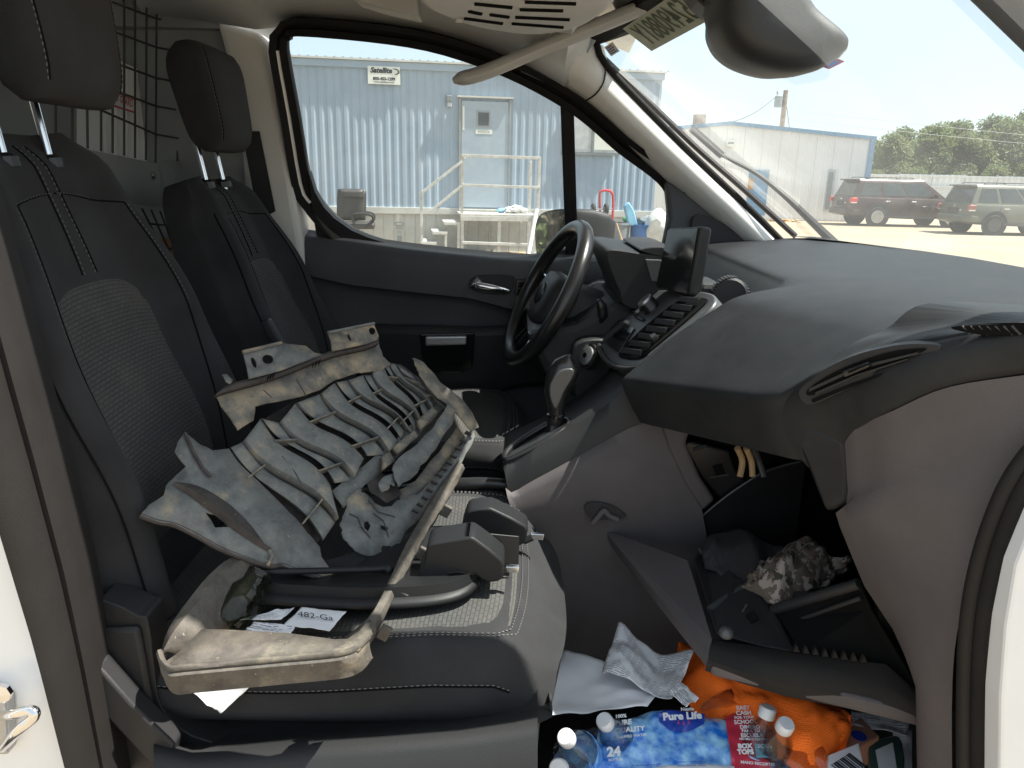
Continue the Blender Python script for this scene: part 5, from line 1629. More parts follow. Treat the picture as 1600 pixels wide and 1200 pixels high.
# ---- display
fq = PY3([(1044, 356, .14), (1094, 353, -.06), (1076, 463, -.06), (1024, 450, .14)])
dn = (fq[1] - fq[0]).cross(fq[3] - fq[0]).normalized()
if dn.x > 0:
    dn = -dn
disp = mk('display_screen', *slab(fq, -dn * .026), 'black', V, bevel=.007, bseg=3, smooth=40, label='upright tablet display on the dashboard')
fc0 = sum(fq, Vector()) / 4
mk('display_glass', *slab([fc0 + (q - fc0) * .93 + dn * .001 for q in fq], dn * .001), 'gloss_black', disp)
mk('display_stalk', *boxg(P(1070, 455, .03) + Vector((.04, 0, -.02)), (.05, .12, .09)), 'black', disp, bevel=.01)
# ---- instrument hood
hd_ = [(947, 394), (960, 390), (990, 394), (1030, 400), (1080, 410), (1090, 480), (985, 482), (968, 455), (953, 420)]
hood = mk('instrument_hood', *slab(cr([P(a, b, .19) for a, b in hd_], 3, True), (0, .38, 0)), 'dash', V, bevel=.012, bseg=3, smooth=50)
hq = [(1008, 405), (1034, 406), (1050, 440), (1018, 440)]
mk('hood_inset', *slab(PL(hq, .185), (0, .006, 0)), 'door_grey', hood, bevel=.002)
mk('hood_brow', *slab(cr([P(a, b, .19) for a, b in ((1000, 392), (1020, 386), (1050, 388), (1070, 398), (1040, 402))], 3, True), (0, .3, 0)), 'black', hood, bevel=.006)
# ---- steering column and wheel
wc = P(853, 459, .37)
wup = (P(912, 352, .37) - P(794, 564, .37))
wup.normalize()
wnn = Vector((0, 1, 0)).cross(wup).normalized()
if wnn.x > 0:
    wnn = -wnn
rotw = Matrix.Rotation(R(5), 3, wup)
cands = [Matrix.Rotation(R(s), 3, wup) @ wnn for s in (9, -9)]
wnn = min(cands, key=lambda q: q.y)
ws_ = wup.cross(wnn).normalized()
RW = .186
rimp = [wc + (wup * math.cos(a) + ws_ * math.sin(a)) * RW for a in [2 * math.pi * i / 72 for i in range(72)]]
wheel = mk('steering_wheel', *tubeg(rimp, .020, 14, closed=True), 'black_smooth', V, smooth=180, label='black steering wheel seen almost edge on')
def W(a, b, e):
    return wc + ws_ * a + wup * b + wnn * e
rows = []
for e, s in ((-.045, .75), (-.02, .95), (.015, 1.0), (.035, .9), (.043, .6), (.045, .1)):
    rows.append([W(.085 * s * math.copysign(abs(math.cos(a)) ** .6, math.cos(a)), -.01 + .075 * s * math.copysign(abs(math.sin(a)) ** .6, math.sin(a)), e - .03) for a in [2 * math.pi * i / 28 for i in range(28)]])
hub = mk('airbag_cover', *grid(rows, close_c=True, cap=True), 'black', wheel, smooth=60)
mk('badge', *lathe([(.0, 0), (.03, 0), (.028, .004), (0, .005)], W(0, -.005, .014), wnn, 20), 'gloss_black', hub)
for a0, b0, a1, b1 in ((.06, .0, .18, .01), (-.06, .0, -.18, .01), (.03, -.06, .06, -.172), (-.03, -.06, -.06, -.172)):
    sp = mk('spoke', *slab([W(a0, b0 - .025, -.03), W(a1, b1 - .02, -.008), W(a1, b1 + .02, -.008), W(a0, b0 + .025, -.03)], wnn * -.018), 'black_smooth', wheel, bevel=.006)
    mk('spoke_trim', *tubeg([W(a0 * 1.05, b0 + .024, -.024), W(a1 * .97, b1 + .021, -.004)], .0035, 6), 'chrome', sp)
# column shroud
axc = -wnn
rows = []
for e, sx_, sz_ in ((.03, .055, .055), (.06, .075, .07), (.12, .085, .08), (.22, .10, .09), (.34, .12, .11)):
    rows.append([wc + axc * e + ws_ * (sx_ * math.copysign(abs(math.cos(a)) ** .6, math.cos(a))) + wup * (sz_ * math.copysign(abs(math.sin(a)) ** .6, math.sin(a)) - .01) for a in [2 * math.pi * i / 24 for i in range(24)]])
mk('column_shroud', *grid(rows, close_c=True, cap=True), 'door_grey', V, smooth=60)
mk('stalk', *tubeg(cr([P(915, 520, .27), P(930, 508, .24), P(941, 498, .22), P(940, 480, .215), P(935, 468, .21)], 4), [.007] * 9 + [.012] * 5 + [.009, .008, .004], 10), 'black_smooth', V, smooth=60)
# under-column dark panel and ignition lock
uc = [(820, 520), (900, 505), (960, 470), (1000, 480), (1000, 640), (930, 640), (860, 600)]
mk('knee_panel', *slab(PL(uc, .22), (0, .46, 0)), 'black', V, bevel=.02)
ig = P(920, 557, .16)
ign = mk('ignition_lock', *lathe([(.0, 0), (.021, 0), (.023, .006), (.0225, .010), (.019, .012), (.0, .0125)], ig, Vector((-.8, -.5, .35)), 24), 'silver', V, smooth=40)
mk('lock_surround', *lathe([(.023, -.01), (.030, -.01), (.030, .004), (.023, .004)], ig, Vector((-.8, -.5, .35)), 24), 'trim_brown', ign, smooth=40)
mk('keyhole', *lathe([(0, 0), (.006, 0), (.006, .001), (0, .001)], ig + Vector((-.8, -.5, .35)).normalized() * .0128, Vector((-.8, -.5, .35)), 12), 'void', ign)
mk('lock_pod', *slab(cr([P(a, b, .17) for a, b in ((895, 545), (935, 530), (960, 545), (945, 600), (915, 650), (900, 620))], 4, True), (0, .12, 0)), 'black', V, bevel=.01, smooth=40)
# ---- console
top_l = [(785, 732), (790, 720), (804, 715), (850, 693), (902, 666), (950, 632), (992, 600), (1012, 596)]
bot_l = [(788, 734), (793, 762), (800, 770), (830, 752), (905, 712), (985, 668), (1012, 662)]
CT, CB = cr([P(a, b, -.135) for a, b in top_l], 5), cr([P(a, b, -.15) for a, b in bot_l], 5)
n_ = 30
CT, CB = resample(CT, n_), resample(CB, n_)
rows = [[Vector((q.x + .01, .14, q.z - .045)) for q in CT], [Vector((q.x, .12, q.z - .03)) for q in CT], [Vector((q.x, -.10, q.z + .003)) for q in CT], [Vector((q.x, -.128, q.z + .001)) for q in CT], CT, [a.lerp(b, .5) + Vector((0, -.004, 0)) for a, b in zip(CT, CB)], CB, [q + Vector((0, .02, -.005)) for q in CB]]
cons = mk('console', *grid(rows), 'black', V, smooth=60, label='black centre console with gear lever')
# grey side of the console
gside = [(790, 762), (800, 770), (832, 752), (906, 712), (985, 668), (1020, 660), (1062, 668), (1088, 720), (1120, 790), (1180, 860), (1180, 1100), (830, 1100), (815, 900)]
rows = []
gt = resample(cr([P(a, b, -.152) for a, b in ((790, 763), (800, 770), (832, 752), (906, 712), (985, 668), (1020, 660), (1055, 664))], 5), 24)
gm = resample([P(a, b, -.165) for a, b in ((800, 800), (900, 775), (1000, 760), (1092, 770))], 24)
gm2 = resample([P(a, b, -.165) for a, b in ((805, 830), (900, 795), (1000, 812), (1110, 870))], 24)
gm3 = resample([P(a, b, -.15) for a, b in ((806, 845), (900, 812), (1000, 830), (1115, 890))], 24)
gb_ = resample([P(a, b, -.17) for a, b in ((830, 1120), (950, 1130), (1100, 1130), (1200, 1130))], 24)
rows = [[q + Vector((0, .03, 0)) for q in gt], gt, [a.lerp(b, .3) + Vector((0, -.008, 0)) for a, b in zip(gt, gm)], gm, gm2, gm3, [a.lerp(b, .3) for a, b in zip(gm3, gb_)], [a.lerp(b, .7) for a, b in zip(gm3, gb_)], gb_]
cside = mk('console_side', *grid(rows), 'grey', V, smooth=70, label='warm grey side of the centre console')
ck = cr(PL([(914, 790), (930, 785), (955, 790), (978, 806), (965, 812), (930, 812), (918, 806)], -.172), 4, True)
cku = mk('hook_recess', *slab(ck, (0, .004, 0)), 'black', cside, bevel=.001)
mk('hook', *tubeg(cr(PL([(926, 818), (936, 806), (944, 798), (952, 806), (966, 812)], -.176), 4), .006, 8), 'grey', cku, smooth=60)
gst = [(1036, 668), (1050, 662), (1082, 666), (1072, 694), (1094, 745), (1118, 782), (1098, 800), (1070, 755), (1045, 700)]
mk('stack_side_trim', *slab(PL(gst, -.172), (0, .03, 0)), 'grey', V, bevel=.008, bseg=3, smooth=40)
# gear lever
bzp = cr([P(a, b, c) + Vector((0, 0, .006)) for a, b, c in ((789, 722, -.128), (794, 708, -.10), (818, 690, -.06), (855, 668, -.04), (885, 660, -.06), (886, 672, -.10), (850, 694, -.125), (805, 718, -.132))], 5, True)
mk('gear_bezel', *tubeg(bzp, .007, 8, closed=True), 'black_smooth', cons, smooth=60)
bc = sum(bzp, Vector()) / len(bzp)
mk('gear_gate', [bc + (q - bc) * .97 - Vector((0, 0, .004)) for q in bzp], [tuple(range(len(bzp)))], 'void', cons)
bo = [(868, 686, .024), (867, 680, .022), (866, 672, .017), (867, 660, .0145), (868, 650, .0145)]
rows = []
for px, py, r_ in bo:
    c = P(px, py, -.07)
    rows.append([c + Vector((r_ * 1.1 * math.cos(a), r_ * math.sin(a), .004 * math.cos(3 * a))) for a in [2 * math.pi * i / 18 for i in range(18)]])
mk('gear_boot', *grid(rows, close_c=True, cap=True), 'black_smooth', cons, smooth=40)
kb = [(867, 662, .017, .016), (868, 652, .0175, .017), (869, 645, .016, .016), (868, 636, .018, .018), (867, 620, .022, .022), (872, 600, .027, .024), (880, 582, .030, .026), (887, 570, .026, .023), (893, 563, .014, .014), (895, 561, .003, .003)]
rows = []
for px, py, rx_, ry_ in kb:
    c = P(px, py, -.07)
    rows.append([c + Vector((rx_ * math.cos(a), ry_ * math.sin(a), -.010 * math.cos(a) * (1 if py < 640 else .2))) for a in [2 * math.pi * i / 24 for i in range(24)]])
gk = mk('gear_knob', *grid(rows, close_c=True, cap=True), 'black_smooth', cons, smooth=70)
si = [(868, 640), (861, 628), (858, 610), (862, 595), (874, 580), (890, 576), (897, 580), (893, 594), (882, 612), (874, 630)]
mk('knob_inlay', *slab(cr(PL(si, -.098), 3, True), (0, .012, 0)), 'silver_dark', gk, bevel=.004, bseg=3, smooth=50)
mk('knob_collar', *lathe([(.0165, 0), (.019, .002), (.019, .007), (.0165, .009)], P(868, 652, -.07), (0, 0, 1), 20), 'gloss_black', gk, smooth=40)
mk('gear_marks', *text_geo('P R N D', .012, bc + Vector((-.05, .045, .004)), Vector((.83, 0, .55)), Vector((0, 1, 0))), 'sign', cons)
# between the seats
mk('console_box', *boxg((-.25, 0, .60), (.50, .17, .30)), 'black', V, bevel=.03, bseg=3)
hb = cr([Vector((-.30, -.10, .80)), Vector((-.10, -.10, .83)), Vector((.0, -.10, .83)), Vector((.03, -.10, .825))], 4)
hbk = mk('handbrake', *tubeg(hb, [.014] * 10 + [.016, .016, .01], 10), 'black_smooth', V, smooth=60)
mk('brake_button', *tubeg([P(786, 786, -.10), P(792, 788, -.10)], .008, 8), 'silver_dark', hbk)

# ---- glove box, open
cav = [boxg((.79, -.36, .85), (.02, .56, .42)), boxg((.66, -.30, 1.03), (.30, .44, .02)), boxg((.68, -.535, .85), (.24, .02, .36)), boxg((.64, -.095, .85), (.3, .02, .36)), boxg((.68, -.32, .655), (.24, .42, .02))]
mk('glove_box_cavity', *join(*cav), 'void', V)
A_, B_, C_ = P(942, 828, -.13), P(1105, 1032, -.55), P(1436, 1112, -.62)
D_ = Vector((C_.x, -.14, C_.z + .0))
gd = mk('glove_box_door', *slab([A_, B_, C_, D_], (.012, .0, -.03)), 'grey', V, bevel=.008, bseg=3, label='open warm grey glove box door hanging down')
lipp = [P(942, 828, -.13), P(1075, 877, -.30), P(1112, 1000, -.52), P(1106, 1030, -.552)]
mk('door_lip', *slab([q + Vector((0, 0, .004)) for q in lipp], (.004, 0, -.02)), 'grey', gd, bevel=.003)
fl_t = [P(1112, 1000, -.52), P(1175, 1010, -.53), P(1242, 1021, -.55), P(1385, 1038, -.58), P(1440, 1086, -.60)]
fl_b = [P(1106, 1031, -.553), P(1160, 1050, -.565), P(1236, 1072, -.585), P(1360, 1096, -.60), P(1440, 1112, -.625)]
rows = [[q + Vector((0, .02, -.01)) for q in fl_t], fl_t, [a.lerp(b, .5) + Vector((0, -.003, .004)) for a, b in zip(fl_t, fl_b)], fl_b, [q + Vector((.0, .01, -.026)) for q in fl_b]]
mk('door_flange', *grid(rows), 'trim_brown', gd, smooth=60)
# black liner, latch block
lin = PY3([(1082, 872, -.28), (1100, 850, -.20), (1152, 902, -.36), (1200, 938, -.42), (1243, 1021, -.53), (1180, 1008, -.52), (1116, 990, -.51)])
mk('latch_block', *slab(lin, (.03, .03, -.03)), 'black', gd, bevel=.006)
mk('latch_window', *slab(PY3([(1166, 962, -.465), (1178, 956, -.465), (1186, 968, -.475), (1174, 975, -.475)]), (-.001, -.002, .004)), 'void', gd)
mk('latch_rib', *tubeg(PY3([(1108, 952, -.44), (1162, 918, -.385)]), .006, 6), 'silver_dark', gd, smooth=60)
mk('latch_rib', *tubeg(PY3([(1153, 968, -.46), (1167, 945, -.44)]), .002, 6), 'silver_dark', gd)
mk('door_bumper', *lathe([(.012, 0), (.011, .006), (.006, .011), (0, .012)], P(1134, 990, -.515), Vector((0, -.3, 1)), 14), 'silver_dark', gd, smooth=60)
for i in range(8):
    a = P(1244 + 15 * i, 1019 + 2.4 * i, -.55 - .004 * i)
    mk('clip', *slab([a + Vector((-.004, 0, 0)), a + Vector((.006, 0, 0)), a + Vector((-.001, 0, .013))], (0, .006, 0)), 'trim_brown', gd)
# bin: far side wall with pale rim, floor, near bars
arcw = cr(PY3([(1058, 846, -.15), (1085, 818, -.15), (1120, 787, -.15), (1160, 758, -.15), (1200, 735, -.15), (1260, 718, -.15)]), 5)
lowr = [Vector((q.x, -.15, .70)) for q in arcw]
lowr = [q.lerp(Vector((q.x, -.15, .66)), .5) for q in lowr]
gbin = mk('glove_bin', *grid([arcw, lowr]), 'black_smooth', gd, solid=.003)
mk('bin_rim', *tubeg(arcw, .0022, 6), 'silver_dark', gbin)
fb = PY3([(1062, 850, -.15), (1205, 950, -.44), (1345, 912, -.52)])
mk('bin_floor', *slab([fb[0] - Vector((0, 0, .04)), fb[1] - Vector((0, 0, .04)), fb[2] - Vector((0, 0, .04)), Vector((.68, -.15, .68))], (0, 0, -.004)), 'black', gbin)
for a, b, r_ in (((1208, 953, -.44), (1342, 912, -.53), .009), ((1222, 978, -.455), (1345, 934, -.54), .004)):
    mk('bin_bar', *tubeg(PY3([a, b]), r_, 8), 'black', gbin, smooth=60)
mk('bin_front', *slab(PY3([(1208, 956, -.44), (1345, 914, -.53), (1360, 950, -.54), (1440, 1085, -.60), (1250, 1022, -.54), (1222, 985, -.46)]), (.004, .004, 0)), 'void', gbin)
mk('stack_gap_block', *boxg((.56, 0, .78), (.40, .20, .52)), 'void', V)  # black box added to hide bright daylight showing through the dash gap
# exposed black plate behind, with a square hole
pl_ = mk('inner_bracket', *slab(PL([(1068, 697), (1078, 690), (1140, 705), (1150, 735), (1176, 765), (1128, 782), (1095, 745)], -.135), (0, .02, 0)), 'black_smooth', V, bevel=.004)
mk('bracket_hole', *slab(PL([(1113, 728), (1128, 724), (1134, 740), (1119, 744)], -.1365), (0, .001, 0)), 'void', pl_)
mk('bracket_rib', *tubeg(PL([(1108, 746), (1138, 742)], -.138), .002, 4), 'silver_dark', pl_)
mk('bracket_rib', *tubeg(PL([(1084, 703), (1104, 697)], -.138), .003, 4), 'silver_dark', pl_)
for i, px in enumerate((1152, 1166, 1178)):
    mk('wiring', *tubeg(cr(PY3([(px, 700, -.2), (px + 8, 720, -.19), (px + 4 + 6 * i, 745, -.2)]), 4), .006, 8), 'wood' if i < 2 else 'silver_dark', pl_)

# ================================================================== MIRROR, STICKERS
mo_ = [(1120, -30), (1117, 20), (1118, 48), (1134, 78), (1168, 102), (1222, 117), (1268, 113), (1298, 97), (1316, 78), (1308, 58), (1262, 18), (1225, -30)]
MYc = -.02
ctr = sum((P(a, b, MYc) for a, b in mo_), Vector()) / len(mo_)
base = cr([P(a, b, MYc) for a, b in mo_], 4, True)
rows = []
for y, s in ((-.075, .55), (-.07, .75), (-.055, .90), (-.03, .98), (.0, 1.0), (.06, .98), (.12, .9), (.14, .7)):
    rows.append([ctr + (q - ctr) * s + Vector((0, y, 0)) for q in base])
M['mirror_grey'] = mat('mirror_housing', (.026, .0275, .029), .5, bump=.15, bscale=800, voro=True)
rm = mk('rear_view_mirror', *grid(rows, close_c=True, cap=True), 'mirror_grey', V, smooth=70, label='dark grey rear view mirror housing at the top')
mk('mirror_edge', *tubeg(cr(PY3([(1236, -20, -.06), (1270, 16, -.065), (1302, 48, -.07), (1317, 72, -.06), (1308, 88, -.05)]), 5), .006, 8), 'silver', rm, smooth=60)
for i in range(6):
    mk('sensor_slot', *tubeg(PY3([(1085 + 5 * i, -8, .05), (1108 + 2 * i, 4 + 3 * i, .05)]), .0012, 4), 'void', rm)
mk('sensor_cover', *slab(PL([(1068, -30), (1092, 2), (1112, 20), (1122, 18), (1122, -30)], .055), (0, .08, 0)), 'black', rm, bevel=.004)
M['tag_red'] = mat('tag_red', (.35, .06, .10), .4)
tg_ = tag(mk('mirror_tag', *slab(PL([(1284, 104), (1306, 90), (1320, 96), (1296, 108)], .10), (0, .002, 0)), 'tag_red'), 'small red and blue tag hanging below the rear view mirror', 'tag')
mk('tag_stripe', *slab(PL([(1291, 103), (1306, 94), (1312, 97), (1297, 105)], .098), (0, .001, 0)), 'barrel_blue', tg_)
# number sheet on the windshield (printed side outwards, showing through in mirror writing)
M['sheet'] = mat('sheet_backlit', (.52, .54, .44), .8, var=.06, vscale=20)
M['sheet_ink'] = mat('sheet_ink', (.11, .14, .09), .8)
s0_, s1_, s2_ = WS(973, 45, -.012), WS(1018, 80, -.012), WS(1116, 27, -.012)
s3_ = s0_ + (s2_ - s1_)
shn = (s2_ - s1_).cross(s0_ - s1_).normalized()
if shn.dot(CAM - s1_) < 0:
    shn = -shn
ns = tag(mk('number_sheet', *slab([s0_, s1_, s2_, s3_], -shn * .001), 'sheet'), 'pale sheet with large dark digits in mirror writing stuck inside the windshield', 'sheet')
ex, eu = (s1_ - s2_), (s0_ - s1_)
W_, H_ = ex.length, eu.length
mk('digits', *text_geo('52490881Y', 1.0, (s0_ + s2_) / 2 + shn * .0015, ex.normalized() * (W_ / 5.6), eu.normalized() * (H_ * 1.05), bold=.012), 'sheet_ink', ns)
q0, q1, q2 = WS(944, 74, -.01), WS(955, 88, -.01), WS(968, 80, -.01)
ss_ = tag(mk('windshield_sticker', *slab([q0, q1, q2, q0 + (q2 - q1)], -shn * .0008), 'sign'), 'small white sticker with red and blue print in the top corner of the windshield', 'sticker')
e1, e2 = (q2 - q1), (q0 - q1)
for i in range(4):
    a = q1 + e1 * .12 + e2 * (.15 + .2 * i) + shn * .001
    mk('print_line', *slab([a, a + e1 * (.75 - .1 * (i % 2)), a + e1 * (.75 - .1 * (i % 2)) + e2 * .1, a + e2 * .1], shn * .0005), 'tag_red' if i % 2 else 'barrel_blue', ss_)

# ================================================================== THINGS ON THE SEAT
def mud_mat(name, base, dustc, tan, tan_amt, rough=.75):
    m, nt, b = new_mat(name)
    N, L = nt.nodes, nt.links
    tc = N.new('ShaderNodeTexCoord')
    def nz(s, d=8, rg=.65):
        n = N.new('ShaderNodeTexNoise')
        n.inputs['Scale'].default_value = s
        n.inputs['Detail'].default_value = d
        n.inputs['Roughness'].default_value = rg
        L.new(tc.outputs['Object'], n.inputs['Vector'])
        return n.outputs['Fac']
    def ramp(f, a, c):
        r_ = N.new('ShaderNodeValToRGB')
        r_.color_ramp.elements[0].position, r_.color_ramp.elements[1].position = a, c
        L.new(f, r_.inputs[0])
        return r_.outputs[0]
    def mix(f, a, c):
        x = N.new('ShaderNodeMixRGB')
        L.new(f, x.inputs[0])
        for i, q in ((1, a), (2, c)):
            if isinstance(q, tuple):
                x.inputs[i].default_value = (*q, 1)
            else:
                L.new(q, x.inputs[i])
        return x.outputs[0]
    a = mix(ramp(nz(28, 12, .7), .36, .56), base, dustc)
    c = mix(ramp(nz(15, 12, .72), .66 - tan_amt, .76 - tan_amt * .8), a, tan)
    d = mix(ramp(nz(160, 4), .66, .72), c, tuple(min(1, q * 1.35) for q in tan))
    e = mix(ramp(nz(70, 8), .66, .70), d, base)
    L.new(e, b.inputs['Base Color'])
    b.inputs['Roughness'].default_value = rough
    bp = N.new('ShaderNodeBump')
    bp.inputs['Strength'].default_value = .4
    bp.inputs['Distance'].default_value = .002
    L.new(nz(120, 6), bp.inputs['Height'])
    L.new(bp.outputs[0], b.inputs['Normal'])
    return m
M['mud'] = mud_mat('dusty_grille_plastic', (.105, .11, .11), (.175, .18, .17), (.33, .27, .19), .12)
M['mud_tan'] = mud_mat('muddy_plastic_tan', (.11, .105, .095), (.18, .168, .145), (.33, .265, .18), .19)
M['mud_dark'] = mud_mat('muddy_plastic_dark', (.035, .030, .029), (.065, .055, .051), (.16, .12, .085), .06)
M['mud_frame'] = mud_mat('muddy_frame_brown', (.05, .044, .039), (.10, .088, .073), (.19, .16, .12), .10)
gA, gB, gC = P(220, 800, -.60), P(590, 510, -.06), P(575, 870, -.46)
gN = (gB - gA).cross(gC - gA).normalized()
if gN.z < 0:
    gN = -gN
def GP(px, py, off=0.0):
    return PP(px, py, gA + gN * off, gN)
def c1(cx, cy, off=0.0):
    return GP(200 + .375 * cx, 480 + .375 * cy, off)
def filled(outer, holes=()):
    bm = bmesh.new()
    loops = [outer] + list(holes)
    for lp in loops:
        vs_ = [bm.verts.new(q) for q in lp]
        for i in range(len(vs_)):
            bm.edges.new((vs_[i], vs_[(i + 1) % len(vs_)]))
    bmesh.ops.triangle_fill(bm, use_beauty=True, edges=bm.edges[:])
    bm.verts.index_update()
    v = [q.co.copy() for q in bm.verts]
    f = [tuple(x.index for x in fc.verts) for fc in bm.faces]
    bm.free()
    return v, f
rgd = random.Random(5)
def ragged(pts, amp=5, n=3):
    """roughen a pixel outline like torn plastic"""
    out = []
    k = len(pts)
    for i in range(k):
        a, b = pts[i], pts[(i + 1) % k]
        out.append(a)
        for j in range(1, n):
            t = j / n
            out.append((a[0] + (b[0] - a[0]) * t + rgd.uniform(-amp, amp), a[1] + (b[1] - a[1]) * t + rgd.uniform(-amp, amp)))
    return out
gr = empty('broken_grille', (gA + gB + gC) / 3 - Vector((0, 0, .10)), 'broken dusty grey plastic grille shutter with wavy slats lying across the passenger seat', 'grille')
def gpiece(name, pts, off, th, m, rag=0, holes=(), bevel=.0015, lift=None):
    q = ragged(pts, rag) if rag else pts
    if lift:
        o3 = [c1(a, b, lift(a, b)) for a, b in q]
    else:
        o3 = [c1(a, b, off) for a, b in q]
    v, f = filled(o3, [[c1(a, b, off) for a, b in h] for h in holes])
    return mk(name, v, f, m, gr, solid=th, soff=-1, smooth=35)
# deep floor behind the slats
gpiece('backing', [(380, 640), (520, 520), (560, 470), (700, 385), (860, 320), (980, 280), (1060, 225), (1140, 240), (1260, 330), (1310, 400), (1200, 520), (1080, 620), (930, 730), (860, 880), (790, 980), (640, 860), (480, 700)], -.034, .002, 'mud_dark')
CH = [((425, 585), (800, 985)), ((480, 560), (868, 890)), ((556, 462), (848, 742)), ((632, 480), (936, 718)), ((700, 398), (985, 628)), ((802, 360), (1080, 612)),
      ((865, 312), (1128, 560)), ((915, 304), (1160, 520)), ((984, 282), (1186, 522)), ((1014, 282), (1212, 488)), ((1058, 214), (1222, 462)), ((1086, 234), (1262, 440)), ((1118, 238), (1272, 402)), ((1192, 286), (1300, 398))]
def chl(k, t):
    (ax_, ay), (bx, by) = CH[k]
    dx, dy = bx - ax_, by - ay
    ln_ = math.hypot(dx, dy)
    nx, ny = -dy / ln_, dx / ln_
    amp = 20 * min(1, ln_ / 420)
    o = math.sin(2 * math.pi * (t * .95 + .02)) * amp
    w_ = (6 + 5 * (1 - k / 14)) * sstep(0, .45, t) * (1 - .25 * sstep(.8, 1, t))
    return (ax_ + dx * t + nx * o, ay + dy * t + ny * o), (nx * w_, ny * w_)
NT = 22
for k in range(len(CH) - 1):
    narrow = (k % 2 == 0)
    rows = []
    for i in range(NT + 1):
        t = i / NT
        (xa, ya), (wxa, wya) = chl(k, t)
        (xb, yb), (wxb, wyb) = chl(k + 1, t)
        # image-left channel k, right channel k+1: slat lies between their inner edges
        L_ = (xa - wxa, ya - wya)
        R_ = (xb + wxb, yb + wyb)
        off = (-.010 * sstep(.05, .3, t) if narrow else 0.0) + .004 * math.sin(math.pi * t)
        crn_ = .004 if not narrow else 0
        row = []
        for u, dz in ((0, -.006), (.12, 0), (.5, crn_), (.88, 0), (1, -.006)):
            row.append(c1(L_[0] + (R_[0] - L_[0]) * u, L_[1] + (R_[1] - L_[1]) * u, off + dz))
        rows.append(row)
    if narrow:
        mk('slat', *grid(rows), 'mud', gr, smooth=60, solid=.002)
    else:
        # wide slats have standing side walls
        rows = [[r_[0] - gN * .028] + r_ + [r_[-1] - gN * .028] for r_ in rows]
        mk('slat', *grid(rows), 'mud', gr, smooth=50, solid=.0015)
gpiece('bottom_rail', [(850, 765), (930, 692), (1075, 592), (1160, 506), (1255, 425), (1302, 396), (1312, 420), (1270, 472), (1182, 562), (1095, 652), (985, 742), (900, 835)], -.012, .003, 'mud', rag=4)
# thin cross ribs bridging each pair of channels
for k in range(0, len(CH) - 1, 2):
    for t in (.26, .80):
        (xa, ya), (wa, wya) = chl(k, t)
        (xb, yb), (wb_, wyb) = chl(k + 1, t)
        A, B = c1(xa + wa * 1.3, ya + wya * 1.3, .003), c1(xb - wb_ * 1.3, yb - wyb * 1.3, .003)
        d = (B - A).normalized().cross(gN) * .0012
        mk('cross_rib', *slab([A - d, B - d, B + d, A + d], -gN * .02), 'mud_tan', gr)
# near end cap with its folded rib
cap = [(235, 520), (262, 540), (300, 572), (350, 596), (420, 588), (455, 640), (540, 722), (620, 800), (700, 880), (770, 962), (800, 1000), (806, 1040), (842, 1090), (884, 1150), (838, 1136), (700, 1092), (640, 1070), (585, 1075), (480, 1040), (380, 1000), (300, 955), (200, 905), (120, 890), (52, 866), (85, 825), (150, 782), (160, 740), (200, 700), (242, 662), (195, 602), (208, 560)]
cap3 = gpiece('end_cap', cap, 0, .003, 'mud', rag=2, holes=[[(322, 855), (385, 868), (420, 915), (362, 918), (348, 890)]])
mk('rim', *tubeg(cr([c1(*p, -.004) for p in ((52, 866), (120, 892), (200, 908), (300, 958), (380, 1003), (480, 1043), (585, 1078), (640, 1073), (700, 1095), (838, 1138), (884, 1150))], 3), .0045, 6), 'mud_dark', gr, smooth=60)
rb = [(190, 735), (260, 775), (350, 845), (440, 915), (520, 970), (590, 1012)]
Rr = cr([c1(*p, .002) for p in rb], 4)
n_ = len(Rr)
rows = [[q + (c1(640, 960, 0) - c1(600, 1000, 0)).normalized() * (.004 + .020 * math.sin(math.pi * min(1, i / n_ * 1.15))) + gN * .001 for i, q in enumerate(Rr)], [q + gN * .014 * math.sin(math.pi * (.1 + .8 * i / n_)) for i, q in enumerate(Rr)], [q - (c1(640, 960, 0) - c1(600, 1000, 0)).normalized() * .004 for q in Rr]]
mk('folded_rib', *grid(rows), 'mud_dark', gr, smooth=50)
mk('folded_rib', *tubeg([c1(*p, .004) for p in ((238, 525), (270, 600), (310, 670), (345, 705))], .003, 6), 'mud_dark', gr)
mk('folded_rib', *tubeg([c1(*p, .003) for p in ((590, 1012), (600, 1040), (582, 1075))], .003, 6), 'mud_tan', gr)
# torn upper strip with standing tabs
strip = [(365, 366), (392, 352), (500, 322), (640, 280), (800, 215), (862, 195), (1000, 165), (1046, 150), (1062, 205), (1098, 238), (1060, 262), (985, 270), (958, 272), (870, 300), (800, 344), (700, 376), (600, 396), (530, 412), (524, 470), (458, 512), (430, 465), (385, 405)]
gpiece('upper_strip', strip, .006, .003, 'mud_tan', rag=2.5)
def fold(a, b):
    return .010
fl1 = [(365, 364), (398, 334), (432, 316), (505, 296), (640, 262), (800, 198), (850, 182), (1000, 150), (1044, 128), (1046, 149), (1000, 166), (862, 197), (800, 217), (640, 282), (500, 323), (392, 353)]
gpiece('fold_ridge_shade', fl1, .018, .012, 'mud_dark', rag=1.5)  # dark brown colour stands in for the shadow band along the fold
def circ(cx, cy, rx_, ry_, rot=0, n=12):
    return [(cx + rx_ * math.cos(2 * math.pi * i / n) * math.cos(rot) - ry_ * math.sin(2 * math.pi * i / n) * math.sin(rot), cy + rx_ * math.cos(2 * math.pi * i / n) * math.sin(rot) + ry_ * math.sin(2 * math.pi * i / n) * math.cos(rot)) for i in range(n)]
tab1 = [(505, 297), (496, 250), (482, 196), (478, 186), (640, 148), (662, 152), (740, 160), (778, 190), (812, 196), (640, 262)]
gpiece('tab', tab1, .030, .003, 'mud', holes=[circ(525, 230, 10, 24, -.35), circ(583, 216, 24, 20)])
